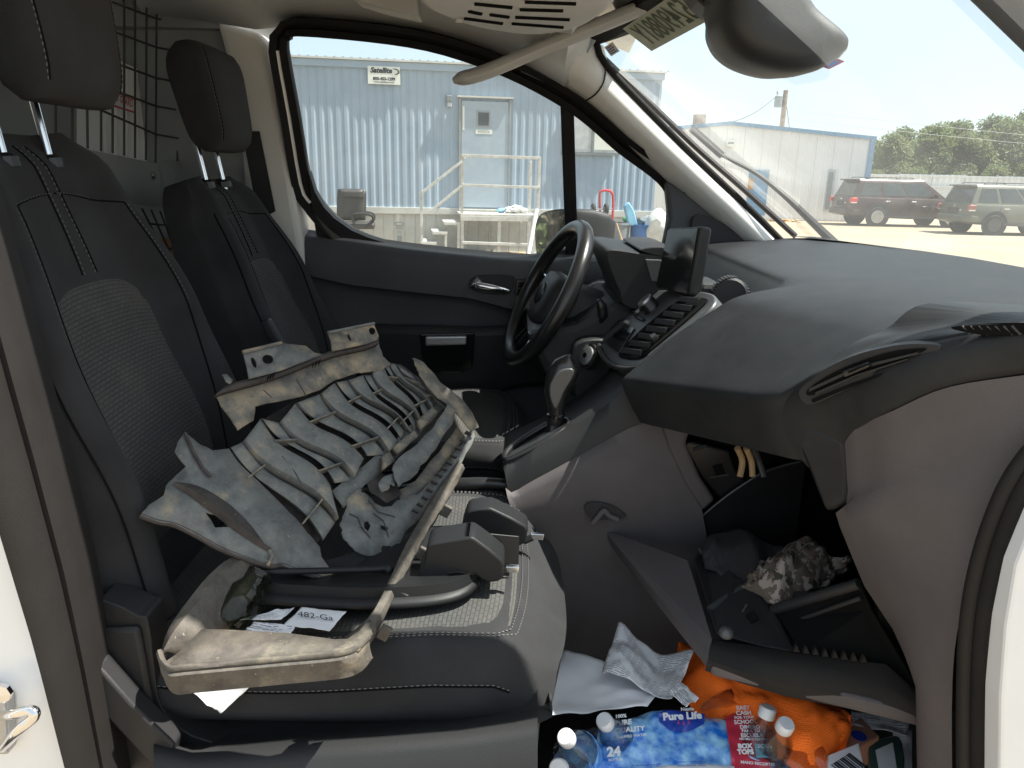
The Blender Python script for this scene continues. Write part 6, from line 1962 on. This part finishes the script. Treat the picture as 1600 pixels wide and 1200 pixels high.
mk('tab_edge', *tubeg([c1(478, 186, .032), c1(640, 148, .032)], .003, 6), 'mud_tan', gr)
tab2 = [(852, 182), (846, 140), (834, 108), (860, 94), (1024, 68), (1046, 122), (1040, 134), (1000, 150)]
gpiece('tab', tab2, .030, .003, 'mud_tan', holes=[circ(922, 125, 6, 16, -.35), circ(1018, 98, 14, 16)])
mk('tab_edge', *tubeg([c1(834, 106, .032), c1(1026, 67, .032)], .003, 6), 'mud', gr)
gpiece('tab', [(392, 280), (412, 278), (438, 304), (428, 318), (410, 310)], .03, .003, 'mud')
for x0, y0 in ((580, 292), (592, 286), (604, 282), (768, 236), (782, 230), (794, 224)):
    mk('tear', *slab([c1(x0, y0, .0195), c1(x0 + 9, y0 - 6, .0195), c1(x0 - 2, y0 + 22, .0195)], gN * .001), 'void', gr)
# broken lower part
low_ = [(882, 905), (905, 850), (912, 800), (960, 755), (985, 772), (1060, 832), (1150, 800), (1230, 760), (1330, 650), (1400, 562), (1452, 488), (1440, 555), (1395, 640), (1350, 710), (1260, 835), (1160, 930), (1135, 985), (1098, 1000), (1062, 992), (1062, 1030), (1000, 1036), (935, 1000), (900, 965)]
gpiece('lower_plate', low_, -.010, .003, 'mud', rag=8, holes=[[(985, 895), (1000, 890), (1012, 910), (1000, 935), (985, 920)], [(1050, 905), (1085, 918), (1080, 935), (1055, 925)]])
gpiece('lower_plate', [(975, 700), (1030, 650), (1060, 690), (1110, 740), (1140, 780), (1080, 815), (1010, 770)], -.014, .003, 'mud_dark', rag=4)
gpiece('lower_rail', [(1120, 765), (1200, 722), (1300, 600), (1372, 498), (1405, 540), (1335, 650), (1232, 765), (1150, 835)], -.022, .003, 'mud_tan', rag=5)
blade = [(1108, 655), (1180, 590), (1270, 505), (1335, 398), (1366, 420), (1350, 490), (1300, 560), (1245, 640), (1180, 715), (1130, 748), (1110, 700)]
gpiece('torn_blade', blade, .028, .004, 'mud', rag=6)
gpiece('torn_blade', [(1045, 735), (1060, 710), (1110, 690), (1112, 745), (1095, 735), (1085, 760), (1060, 770)], .02, .003, 'mud', rag=3)
for q in ([(1110, 578), (1195, 512), (1208, 540), (1130, 606)], [(1210, 470), (1268, 416), (1288, 436), (1225, 505)], [(1060, 620), (1090, 602), (1112, 640), (1070, 672)]):
    gpiece('bracket', q, .012, .012, 'mud_tan', rag=1)
gpiece('far_end_plate', [(1185, 210), (1225, 225), (1262, 262), (1300, 312), (1345, 345), (1400, 392), (1436, 440), (1462, 500), (1432, 512), (1395, 470), (1340, 410), (1292, 378), (1248, 330), (1215, 280), (1205, 250)], .016, .003, 'mud_tan', rag=3)
gpiece('far_end_plate', [(1210, 280), (1250, 300), (1296, 360), (1350, 420), (1330, 430), (1280, 390), (1240, 330)], .004, .003, 'mud_dark', rag=2)
for i in range(12):
    a = (1180 + 20 * i, 850 - 29 * i + 4 * math.sin(i))
    mk('clip_tooth', *slab([c1(a[0], a[1], -.004), c1(a[0] + 24, a[1] + 12, -.004), c1(a[0] + 26, a[1] + 6, -.004), c1(a[0] + 4, a[1] - 7, -.004)], gN * .006), 'mud_dark', gr)
for path in (((920, 860), (960, 880), (975, 915), (1010, 960)), ((1020, 860), (1060, 890), (1085, 960)), ((1000, 800), (1040, 850), (1110, 870)), ((640, 620), (700, 690), (730, 760)), ((560, 345), (600, 380)), ((700, 300), (742, 368))):
    mk('crack', *tubeg([c1(a_ + rgd.uniform(-4, 4), b_ + rgd.uniform(-4, 4), -.0085 if b_ > 790 else .0062) for a_, b_ in path], .0011, 4), 'mud_dark', gr)
# ---- muddy frame strip
def cf(cx, cy):
    return 230 + .41875 * cx, 780 + .41875 * cy
fr = empty('muddy_frame', PZ(400, 1030, .84), 'mud covered black plastic bumper frame lying on the edge of the passenger seat', 'frame')
ZF = .872
top = [PZ(*cf(*p), ZF) for p in ((48, 600), (75, 610), (110, 585), (205, 492), (300, 494), (520, 506), (700, 530), (748, 528), (790, 500), (830, 455), (842, 470), (835, 520), (790, 570), (720, 580), (520, 592), (300, 612), (150, 626), (85, 630))]
v, f = filled(top)
mk('tray', v, f, 'mud_frame', fr, solid=.003, smooth=35)
edge_t = cr([PZ(*cf(*p), ZF + .004) for p in ((46, 570), (58, 605), (90, 632), (150, 628), (300, 614), (520, 594), (720, 575), (790, 548), (832, 500))], 5)
rows = [edge_t, [q + Vector((0, -.006, -.006)) for q in edge_t], [q + Vector((0, -.004, -.018)) for q in edge_t], [q + Vector((0, -.001, -.024)) for q in edge_t], [q + Vector((.002, 0, -.036)) for q in edge_t], [q + Vector((.003, .004, -.038)) for q in edge_t]]
mk('front_lip', *grid(rows), 'mud_frame', fr, smooth=50, solid=.002)
mk('lip_bead', *tubeg(edge_t, .004, 6), 'mud_frame', fr, smooth=60)
ra = [(540, 1000, -.66), (560, 985, -.65), (580, 962, -.62), (607, 910, -.55), (632, 856, -.46), (655, 816, -.39), (680, 774, -.31), (706, 738, -.23), (716, 722, -.20)]
rb_ = [(545, 1040, -.685), (566, 1022, -.67), (590, 985, -.63), (622, 918, -.55), (648, 868, -.46), (670, 826, -.39), (696, 786, -.31), (718, 748, -.23), (726, 730, -.20)]
RA, RB = resample(cr(PY3(ra), 5), 40), resample(cr(PY3(rb_), 5), 40)
rows = [[q + Vector((.0, .012, .0)) for q in RA], RA, [a.lerp(b, .5) + Vector((.003, -.004, .003)) for a, b in zip(RA, RB)], [b + Vector((0, 0, .002 * math.sin(i * 1.9) * (i > 12))) for i, b in enumerate(RB)], [q + Vector((.0, .012, -.006)) for q in RB]]
mk('side_arm', *grid(rows), 'mud_frame', fr, smooth=50, solid=.002)
for px, py, y in ((592, 985, -.63), (619, 930, -.56), (652, 862, -.45), (690, 796, -.33)):
    a = P(px, py, y)
    mk('clip', *boxg(a + Vector((.008, -.002, -.002)), (.016, .008, .022), roty(.5)), 'mud_frame', fr, bevel=.002)
mk('corner_gusset', *boxg(P(556, 1026, -.68), (.02, .012, .04)), 'mud_tan', fr, bevel=.003)
la = [(250, 1030, -.70), (262, 985, -.68), (300, 930, -.64), (330, 895, -.60), (360, 872, -.57), (392, 866, -.55)]
lb2 = [(275, 1022, -.70), (318, 995, -.68), (350, 970, -.64), (375, 940, -.60), (395, 915, -.57), (412, 895, -.55)]
LA, LB = resample(cr(PY3(la), 5), 24), resample(cr(PY3(lb2), 5), 24)
rows = [[q + Vector((0, .01, -.01)) for q in LA], LA, [a.lerp(b, .35) + Vector((0, -.008, .012)) for a, b in zip(LA, LB)], [a.lerp(b, .7) + Vector((0, -.006, .010)) for a, b in zip(LA, LB)], LB, [q + Vector((0, .0, -.02)) for q in LB]]
mk('side_arm', *grid(rows), 'mud_frame', fr, smooth=50, solid=.002)
# ---- clean black plastic housing
bh = empty('black_housing', PZ(620, 920, .835), 'clean black plastic lamp housing with two chambers lying on the passenger seat', 'housing')
M['abs'] = mat('black_abs', (.013, .0135, .015), .5, spec=.3, bump=.1, bscale=500)
rimo = cr([PZ(*cf(*p), .838) for p in ((335, 362), (420, 388), (600, 402), (800, 411), (1000, 404), (1120, 388), (1190, 362), (1236, 322))], 5)
rows = [rimo, [q + Vector((0, .003, .006)) for q in rimo], [q + Vector((0, .014, .009)) for q in rimo], [q + Vector((-.001, .016, .024)) for q in rimo], [q + Vector((-.01, .12, .004)) for q in rimo]]
mk('rim', *grid(rows), 'abs', bh, smooth=50, solid=.003)
mk('base', *slab([PZ(*cf(*p), .842) for p in ((400, 300), (1000, 330), (1220, 310), (1380, 170), (1250, 100), (1050, 110), (700, 230))], (0, 0, .006)), 'abs', bh, bevel=.003)
def blk(pts, y, dy, name):
    return mk(name, *slab(cr(PL([cf(*p) for p in pts], y), 2, True), (0, dy, 0)), 'abs', bh, bevel=.004, bseg=3, smooth=45)
blk(((1000, 345), (1030, 240), (1045, 175), (1075, 162), (1150, 150), (1200, 143), (1225, 150), (1325, 228), (1330, 262), (1325, 300), (1285, 312), (1245, 300), (1220, 282), (1190, 322), (1150, 345)), -.52, .055, 'chamber')
blk(((1170, 150), (1188, 60), (1210, 40), (1270, 34), (1300, 42), (1412, 100), (1418, 130), (1404, 168), (1360, 180), (1240, 190)), -.36, .05, 'chamber')
for a, b in (((1225, 125), (1385, 140)), ((1270, 175), (1350, 185)), ((1215, 95), (1235, 180))):
    mk('partition', *slab([P(*cf(*a), -.47), P(*cf(*b), -.45), P(*cf(*b), -.45) - Vector((0, 0, .05)), P(*cf(*a), -.47) - Vector((0, 0, .05))], (.002, .003, 0)), 'abs', bh, bevel=.001)
mk('partition', *slab([P(*cf(1240, 105), -.40), P(*cf(1190, 160), -.50), P(*cf(1190, 200), -.50), P(*cf(1240, 150), -.40)], (.003, .002, 0)), 'abs', bh)
mk('chamber_window', *slab(PL([cf(*p) for p in ((1125, 275), (1160, 272), (1220, 282), (1195, 325), (1130, 322))], -.5225), (0, .002, 0)), 'void', bh)
for q in ((1355, 264), (1448, 142)):
    y = -.50 if q[1] > 200 else -.35
    cl2 = mk('clip_arm', *tubeg([P(*cf(q[0] - 45, q[1] + 15), y), P(*cf(q[0] - 10, q[1]), y)], .006, 6), 'abs', bh)
    mk('metal_clip', *slab(PL([cf(q[0] - 18, q[1] - 12), cf(q[0] + 34, q[1] - 10), cf(q[0] + 28, q[1] + 12), cf(q[0] - 16, q[1] + 8)], y), (0, .008, 0)), 'chrome', cl2, bevel=.001)
mk('strut', *tubeg(cr([P(*cf(375, 270), -.56), P(*cf(600, 268), -.54), P(*cf(840, 262), -.51), P(*cf(895, 262), -.50), P(*cf(905, 290), -.50)], 4), [.005] * 12 + [.008] * 5, 8), 'abs', bh, smooth=50)
# ---- papers and a jar on the seat
def text_paper(name, base=(.72, .73, .76), line=.0042, w=.02):
    m, nt, b = new_mat(name)
    N, L = nt.nodes, nt.links
    uv = N.new('ShaderNodeUVMap')
    br = N.new('ShaderNodeTexBrick')
    br.inputs['Scale'].default_value = 1
    br.inputs['Brick Width'].default_value = w
    br.inputs['Row Height'].default_value = line
    br.inputs['Mortar Size'].default_value = line * .33
    br.inputs['Mortar Smooth'].default_value = .1
    br.inputs['Color1'].default_value = (.22, .22, .25, 1)
    br.inputs['Color2'].default_value = (.34, .34, .37, 1)
    br.inputs['Mortar'].default_value = (*base, 1)
    L.new(uv.outputs[0], br.inputs['Vector'])
    nz = N.new('ShaderNodeTexNoise')
    nz.inputs['Scale'].default_value = 26
    L.new(uv.outputs[0], nz.inputs['Vector'])
    rp = N.new('ShaderNodeValToRGB')
    rp.color_ramp.elements[0].position, rp.color_ramp.elements[1].position = .5, .52
    L.new(nz.outputs['Fac'], rp.inputs[0])
    mx = N.new('ShaderNodeMixRGB')
    L.new(rp.outputs[0], mx.inputs[0])
    L.new(br.outputs['Color'], mx.inputs[1])
    mx.inputs[2].default_value = (*base, 1)
    L.new(mx.outputs[0], b.inputs['Base Color'])
    b.inputs['Roughness'].default_value = .8
    return m
M['paper_text'] = text_paper('printed_paper')
M['paper'] = mat('white_paper', (.74, .75, .78), .8, var=.02)
def sheet(name, c4, m, label, cat, amp=.01, n=18, seed=1, thick=.0006, fold=None):
    A, B, C3, D3 = [Vector(q) for q in c4]
    rows, uvs = [], []
    wU, wV = (B - A).length, (D3 - A).length
    for i in range(n + 1):
        r_ = []
        for j in range(n + 1):
            u, v_ = j / n, i / n
            p = A.lerp(B, u).lerp(D3.lerp(C3, u), v_)
            dz = amp * (noise.noise(Vector((u * 2.3 + seed * 5, v_ * 2.3, seed))) + .35 * noise.noise(Vector((u * 6 + seed, v_ * 6, seed * 2))))
            if fold:
                dz += fold(u, v_)
            r_.append(p + Vector((0, 0, dz)))
            uvs.append((u * wU, v_ * wV))
        rows.append(r_)
    v, f = grid(rows)
    o = mk(name, v, f, m, smooth=50, uv=uvs, solid=thick)
    return tag(o, label, cat)
ZS = .838
cardp = [PZ(*cf(*p), ZS) for p in ((510, 470), (680, 492), (745, 418), (575, 405))]
cd2 = sheet('paper_card', cardp, 'paper', 'white card with handwriting lying under the black housing on the seat', 'card', amp=.002, seed=3)
cc = sum(cardp, Vector()) / 4
mk('handwriting', *text_geo('482-Ga', .018, cc + Vector((0, 0, .004)), (cardp[1] - cardp[0]).normalized(), Vector((-.3, .95, .05))), 'ink', cd2)
sheet('paper_note', [PZ(*cf(*p), ZS + .004) for p in ((365, 492), (530, 506), (552, 478), (400, 455))], 'paper_text', 'folded white note behind the muddy frame tray on the seat', 'paper', amp=.004, seed=4)
sheet('paper_leaflet', [PZ(*cf(*p), ZS + .002) for p in ((345, 450), (500, 448), (550, 405), (480, 412))], 'paper_text', 'printed leaflet beside the white card on the seat', 'paper', amp=.002, seed=5)
hp = [P(285, 1068, -.668), P(408, 1056, -.662), P(345, 1114, -.685), P(322, 1100, -.683)]
sheet('paper_corner', hp, 'paper', 'corner of white paper hanging over the seat edge below the muddy frame', 'paper', amp=.003, seed=6)
M['jar'] = glass('jar_glass', (.62, .68, .60), 1.0, .06)
tag(mk('glass_jar', *lathe([(.026, 0), (.03, .01), (.03, .05), (.024, .06), (.02, .066), (.022, .085), (.018, .085)], PZ(352, 978, .835), (.2, .5, .3), 18), 'jar', smooth=50), 'small glass jar lying behind the muddy frame on the seat', 'jar')

# ================================================================== THINGS IN THE FOOTWELL
M['fabric_dark'] = mat('dark_cloth', (.03, .026, .028), .95, bump=.8, bscale=300)
def camo():
    m, nt, b = new_mat('camouflage_cloth')
    N, L = nt.nodes, nt.links
    tc = N.new('ShaderNodeTexCoord')
    col = None
    for s, a, c in ((18, (.11, .085, .065), (.20, .135, .10)), (31, None, (.035, .036, .028)), (60, None, (.30, .25, .22))):
        n = N.new('ShaderNodeTexNoise')
        n.inputs['Scale'].default_value = s
        n.inputs['Detail'].default_value = 4
        L.new(tc.outputs['Object'], n.inputs['Vector'])
        r_ = N.new('ShaderNodeValToRGB')
        r_.color_ramp.elements[0].position, r_.color_ramp.elements[1].position = .52, .56
        L.new(n.outputs['Fac'], r_.inputs[0])
        mx = N.new('ShaderNodeMixRGB')
        L.new(r_.outputs[0], mx.inputs[0])
        if col is None:
            mx.inputs[1].default_value = (*a, 1)
        else:
            L.new(col, mx.inputs[1])
        mx.inputs[2].default_value = (*c, 1)
        col = mx.outputs[0]
    L.new(col, b.inputs['Base Color'])
    b.inputs['Roughness'].default_value = .9
    return m
M['camo'] = camo()
def heap(name, top_px, bot_px, ztop, zbot, m, label, cat, seed, amp=.02, n=34, nv=16, ridge=.03):
    """a crumpled cloth heap between two outline curves"""
    Tp = resample(cr([PZ(a, b, ztop) for a, b in top_px], 4), n)
    Bt = resample(cr([PZ(a, b, zbot) for a, b in bot_px], 4), n)
    rows = []
    for i in range(nv + 1):
        v_ = i / nv
        r_ = []
        for j in range(n):
            u = j / (n - 1)
            p = Tp[j].lerp(Bt[j], v_)
            h = amp * (1.6 * noise.noise(Vector((u * 4 + seed, v_ * 2, seed))) + 1.2 * (.5 - abs(noise.noise(Vector((u * 6 + v_ * 4, v_ * 2.5, seed * 3))))) + .3 * noise.noise(Vector((u * 15, v_ * 7, seed * 3)))) + ridge * math.sin(math.pi * v_) * math.sin(math.pi * u) ** .5
            r_.append(p + Vector((0, -.2 * h, h)))
        rows.append(r_)
    o = mk(name, *grid(rows), m, smooth=60, solid=.006)
    return tag(o, label, cat)
heap('camouflage_bag', [(1180, 905), (1195, 880), (1215, 862), (1265, 852), (1300, 880), (1326, 884)], [(1160, 915), (1185, 930), (1215, 945), (1255, 930), (1300, 912), (1322, 898)], .80, .775, 'camo', 'camouflage print bag stuffed in the open glove box', 'bag', 3, amp=.016, ridge=.03)
heap('dark_cloth', [(1095, 860), (1110, 838), (1150, 832), (1190, 845), (1225, 858)], [(1100, 890), (1130, 905), (1160, 918), (1185, 925), (1200, 900)], .785, .765, 'fabric_dark', 'dark maroon cloth lying in the open glove box', 'cloth', 7, amp=.008, ridge=.02)
# orange safety vest
def vest_mat():
    m, nt, b = new_mat('orange_mesh_cloth')
    N, L = nt.nodes, nt.links
    tc = N.new('ShaderNodeTexCoord')
    vo_ = N.new('ShaderNodeTexVoronoi')
    vo_.inputs['Scale'].default_value = 320
    vo_.inputs['Randomness'].default_value = .25
    L.new(tc.outputs['Object'], vo_.inputs['Vector'])
    rp = N.new('ShaderNodeValToRGB')
    rp.color_ramp.elements[0].position, rp.color_ramp.elements[1].position = .10, .26
    rp.color_ramp.elements[0].color = (.45, .07, .005, 1)
    rp.color_ramp.elements[1].color = (1.0, .17, .008, 1)
    L.new(vo_.outputs['Distance'], rp.inputs[0])
    L.new(rp.outputs[0], b.inputs['Base Color'])
    b.inputs['Roughness'].default_value = .8
    bp = N.new('ShaderNodeBump')
    bp.inputs['Strength'].default_value = .5
    bp.inputs['Distance'].default_value = .002
    L.new(vo_.outputs['Distance'], bp.inputs['Height'])
    L.new(bp.outputs[0], b.inputs['Normal'])
    return m
M['vest'] = vest_mat()
heap('safety_vest', [(1058, 1010), (1090, 1015), (1130, 1050), (1180, 1075), (1240, 1090), (1300, 1108), (1330, 1125)], [(1070, 1100), (1110, 1130), (1160, 1150), (1220, 1190), (1260, 1215), (1290, 1200), (1316, 1165)], .58, .56, 'vest', 'bright orange mesh safety vest crumpled in the passenger footwell', 'vest', 5, amp=.013, ridge=.05, n=60, nv=30)
# envelope and printed sheets
sheet('white_envelope', [PZ(842, 1122, .60), PZ(1012, 1102, .60), PZ(1042, 1072, .60), PZ(880, 1012, .60)], 'paper', 'large white envelope on the floor beside the seat front', 'envelope', amp=.010, seed=11)
def wave(u, v_):
    return .018 * math.sin(u * 6.0 + v_ * 1.5) * (.5 + .5 * v_) + .02 * v_
sheet('printed_sheet', [PZ(940, 1052, .62), PZ(1050, 1090, .62), PZ(1082, 1045, .61), PZ(965, 1000, .60)], 'paper_text', 'crumpled printed sheet in waves above the white envelope', 'paper', amp=.012, seed=12, fold=wave, n=28)
sheet('torn_slip', [PZ(1045, 1080, .64), PZ(1072, 1105, .64), PZ(1092, 1092, .64), PZ(1062, 1062, .64)], 'paper_text', 'small printed slip pointing down beside the orange vest', 'paper', amp=.006, seed=13)
sheet('floor_paper', [PZ(1330, 1110, .56), PZ(1422, 1122, .56), PZ(1418, 1150, .56), PZ(1330, 1132, .56)], 'paper_text', 'printed paper below the glove box door at the right', 'paper', amp=.004, seed=14)
sheet('floor_paper', [PZ(1395, 1145, .55), PZ(1425, 1140, .55), PZ(1425, 1210, .55), PZ(1405, 1210, .55)], 'paper', 'plain white paper in the lower right corner of the footwell', 'paper', amp=.004, seed=15)
# ---- water bottle multipack
M['film_blue'] = mat('film_blue_print_highlights', (.015, .17, .68), .25, var=0, col2=(.34, .66, .93), vscale=48, bump=1.0, bscale=60, coat=.6)  # paler second blue mixes painted highlights with the print's mountain pattern
M['film_deep'] = mat('film_deep_blue', (.02, .06, .40), .25, bump=.4, bscale=45, coat=.6)
M['film_red'] = mat('film_red_print', (.52, .035, .07), .25, bump=.4, bscale=45, coat=.6)
M['film_teal'] = mat('film_teal', (.16, .42, .52), .3, bump=.4, bscale=45, coat=.5)
M['film_white'] = mat('film_white', (.75, .77, .80), .3, coat=.4)
M['film_clear'] = glass('shrink_film_clear', (.88, .90, .92), 1.6, .16, (.75, .78, .82))
M['pet'] = glass('clear_bottle', (.80, .86, .88), 1.6, .10, (.7, .75, .78))
M['cap_white'] = mat('bottle_cap', (.66, .68, .70), .4)
fo = P(1060, 1090, -.46)
fu = (P(1060, 1090, -.46) - P(1060, 1230, -.60)).normalized()     # up the face of the pack
fx = Vector((1, -.04, 0)).normalized()
fn = fx.cross(fu).normalized()
if fn.dot(CAM - fo) < 0:
    fn = -fn
def FQ(px, py, off=0.0):
    return PP(px, py, fo + fn * off, fn)
pk = empty('bottle_pack', FQ(1060, 1230) - Vector((0, 0, .04)), 'shrink wrapped multipack of water bottles with blue and red print in the footwell', 'bottle pack')
def film(name, pts_top, pts_bot, m, seed, off=0.0, amp=.010, n=40, nv=22):
    Tp = resample(cr([FQ(a, b, off) for a, b in pts_top], 4), n)
    Bt = resample(cr([FQ(a, b, off) for a, b in pts_bot], 4), n)
    rows = []
    for i in range(nv + 1):
        v_ = i / nv
        r_ = []
        for j in range(n):
            p = Tp[j].lerp(Bt[j], v_)
            q = Vector(((p - fo).dot(fx) * 22, (p - fo).dot(fu) * 22, 1.0))
            h = amp * (noise.noise(q) + .5 * noise.noise(q * 2.3)) - .03 * max(0, 1 - v_ * 5) ** 2
            r_.append(p + fn * h)
        rows.append(r_)
    return mk(name, *grid(rows), m, pk, smooth=70)
film('clear_wrap', [(1186, 1096), (1205, 1080), (1235, 1084), (1262, 1108), (1290, 1160)], [(1212, 1260), (1225, 1260), (1250, 1260), (1275, 1260), (1300, 1260)], 'film_clear', 1, off=.018, n=20)
film('clear_wrap', [(1096, 1098), (1120, 1078), (1150, 1066), (1178, 1074), (1192, 1092)], [(1096, 1112), (1120, 1106), (1150, 1102), (1178, 1104), (1192, 1108)], 'film_clear', 4, off=.006, n=20, nv=8)
film('clear_wrap', [(866, 1150), (890, 1128), (915, 1124), (940, 1122)], [(860, 1260), (880, 1260), (900, 1260), (916, 1260)], 'film_clear', 5, off=.018, n=16)
bl = film('blue_print', [(938, 1122), (985, 1108), (1040, 1096), (1100, 1104), (1138, 1106)], [(915, 1260), (980, 1260), (1040, 1260), (1100, 1260), (1148, 1260)], 'film_blue', 2, off=.0)
dp = film('brand_patch', [(1028, 1112), (1050, 1104), (1075, 1102), (1102, 1110)], [(1030, 1128), (1052, 1142), (1076, 1142), (1100, 1130)], 'film_deep', 2, off=.004, n=16, nv=8)
rd2 = film('red_panel', [(1132, 1100), (1155, 1094), (1186, 1098)], [(1150, 1260), (1180, 1260), (1215, 1260)], 'film_red', 2, off=.004, n=14)
tp_ = film('teal_panel', [(1178, 1158), (1208, 1160)], [(1182, 1185), (1212, 1186)], 'film_teal', 2, off=.009, n=8, nv=6)
film('white_band', [(935, 1198), (1000, 1188), (1070, 1182), (1146, 1184)], [(935, 1260), (1000, 1260), (1070, 1260), (1150, 1260)], 'film_white', 2, off=.005, n=30, nv=10)
def ftext(body, px, py, size, ang=0, m='film_white', bold=.0, off=.026, parent=pk, shear=0):
    a = math.radians(ang)
    xd, ud = fx * math.cos(a) + fu * math.sin(a), fu * math.cos(a) - fx * math.sin(a)
    return mk('print_lettering', *text_geo(body, size, FQ(px, py, off), xd, ud, bold=bold, shear=shear), m, parent)
for body, px, py, size, ang, m_, bold in (
        ('Pure Life', 1066, 1119, .0175, 6, 'film_white', .0008), ('Nestle', 1074, 1108, .008, 6, 'film_white', .0003), ('100%', 970, 1119, .0085, 9, 'film_white', .0003),
        ('PURE', 974, 1129, .0115, 9, 'film_white', .0005), ('QUALITY', 984, 1140, .0115, 9, 'film_white', .0004), ('PURIFIED WATER', 987, 1150, .0062, 9, 'film_white', .0001),
        ('24', 959, 1175, .021, 8, 'film_white', .0010), ('BOTTLES', 962, 1187, .0055, 8, 'film_white', .0001), ('EASY', 1161, 1106, .0098, 6, 'film_white', .0004),
        ('CASH', 1162, 1114, .0098, 6, 'film_white', .0004), ('FOR YOUR', 1163, 1121, .0066, 6, 'film_white', .0002), ('SCHOOL', 1165, 1128, .0092, 6, 'film_white', .0003),
        ('DINERO', 1172, 1136, .0088, 4, 'film_white', .0003), ('PARA TU', 1173, 1142, .0072, 4, 'film_white', .0002), ('ESCUELA', 1175, 1149, .0088, 4, 'film_white', .0003),
        ('NO MORE CLIPPING', 1178, 1155, .0050, 2, 'film_white', .0002), ('BOX', 1164, 1166, .0105, 4, 'film_white', .0006), ('TOPS', 1165, 1175, .0105, 4, 'film_white', .0006),
        ('SCAN', 1195, 1166, .0085, 2, 'film_white', .0002), ('MANO RECORTES', 1184, 1193, .0064, -2, 'film_white', .0002),
        ('facebook.com/purelife', 1010, 1195, .0050, 6, 'film_deep', .0001), ('Ingredients: purified water', 1080, 1190, .0045, 4, 'film_deep', 0), ('calcium chloride, sodium', 1080, 1196, .0045, 4, 'film_deep', 0)):
    ftext(body, px, py, size, ang, m=m_, bold=bold, off=.0185)
for i, (a, b) in enumerate(((1060, 1124), (1068, 1126), (1076, 1124))):
    mk('print_figure', *slab([FQ(a - 1.5, b + 7, .0185), FQ(a, b, .0185), FQ(a + 1.5, b + 7, .0185)], fn * .0005), 'film_red', pk)
def bottle(px, py, y, ax_, label, sc=1.0):
    c = P(px, py, y)
    ax_ = Vector(ax_).normalized()
    b = tag(mk('water_bottle', *lathe([(.030 * sc, -.17), (.032 * sc, -.16), (.032 * sc, -.12), (.030 * sc, -.115), (.032 * sc, -.11), (.031 * sc, -.065), (.024 * sc, -.04), (.0115 * sc, -.018), (.0105 * sc, -.012)], c, ax_, 20), 'pet', smooth=50), label, 'bottle', 'loose water bottles')
    mk('cap', *lathe([(.0125 * sc, -.014), (.0135 * sc, -.012), (.0135 * sc, .001), (.0115 * sc, .004), (.0, .004)], c, ax_, 20), 'cap_white', b, smooth=40)
    rng_ = mk('label', *lathe([(.0325 * sc, -.105), (.0325 * sc, -.07)], c, ax_, 20), 'film_blue', b, smooth=50)
    return b
bottle(884, 1152, -.60, (-.35, -.5, .8), 'clear water bottle with a white cap nearest the seat front')
bottle(944, 1126, -.54, (-.4, -.35, .8), 'clear water bottle capped in white between the envelope and the pack')
bottle(1228, 1132, -.56, (.1, -.3, .9), 'clear water bottle inside the wrap right of the red print')
bottle(1200, 1108, -.52, (.2, .2, .9), 'clear water bottle behind the red print of the pack')
bottle(872, 1200, -.64, (-.3, -.6, .6), 'clear water bottle at the bottom edge below the seat')
# small box and other litter at the right
M['pink'] = mat('carton_pink', (.42, .22, .16), .6)
cbx = tag(mk('small_carton', *slab([PZ(1290, 1150, .56), PZ(1345, 1120, .56), PZ(1375, 1150, .56), PZ(1330, 1175, .56)], (0, 0, -.05)), 'pink', bevel=.003), 'small brown pink carton at the right of the footwell', 'carton')
mk('carton_mark', *lathe([(0, 0), (.012, 0), (.012, .001), (0, .001)], PZ(1342, 1150, .561), (0, 0, 1), 16), 'film_deep', cbx)
lb3 = tag(mk('barcode_label', *slab([PZ(1292, 1180, .585), PZ(1342, 1160, .585), PZ(1352, 1205, .585), PZ(1300, 1235, .585)], (0, 0, -.02)), 'paper', bevel=.002), 'white package with a barcode at the bottom right of the footwell', 'package')
b0, b1 = PZ(1312, 1205, .586), PZ(1342, 1185, .586)
for i in range(9):
    p0 = b0.lerp(b1, i / 9)
    mk('barcode_bar', *boxg(p0, (.002 + .0015 * (i % 3), .03, .0006), rotz(.5)), 'ink', lb3)
M['case_green'] = mat('case_dark_green', (.03, .055, .045), .35)
cs = tag(mk('green_case', *slab(cr([PZ(1358, 1165, .585), PZ(1395, 1148, .585), PZ(1410, 1158, .585), PZ(1412, 1210, .585), PZ(1370, 1225, .585)], 2, True), (0, 0, -.02)), 'case_green', bevel=.004), 'dark green rimmed case beside the barcode package', 'case')
mk('case_inset', *slab([PZ(1368, 1172, .587), PZ(1395, 1160, .587), PZ(1402, 1205, .587), PZ(1376, 1215, .587)], (0, 0, -.001)), 'blind', cs)
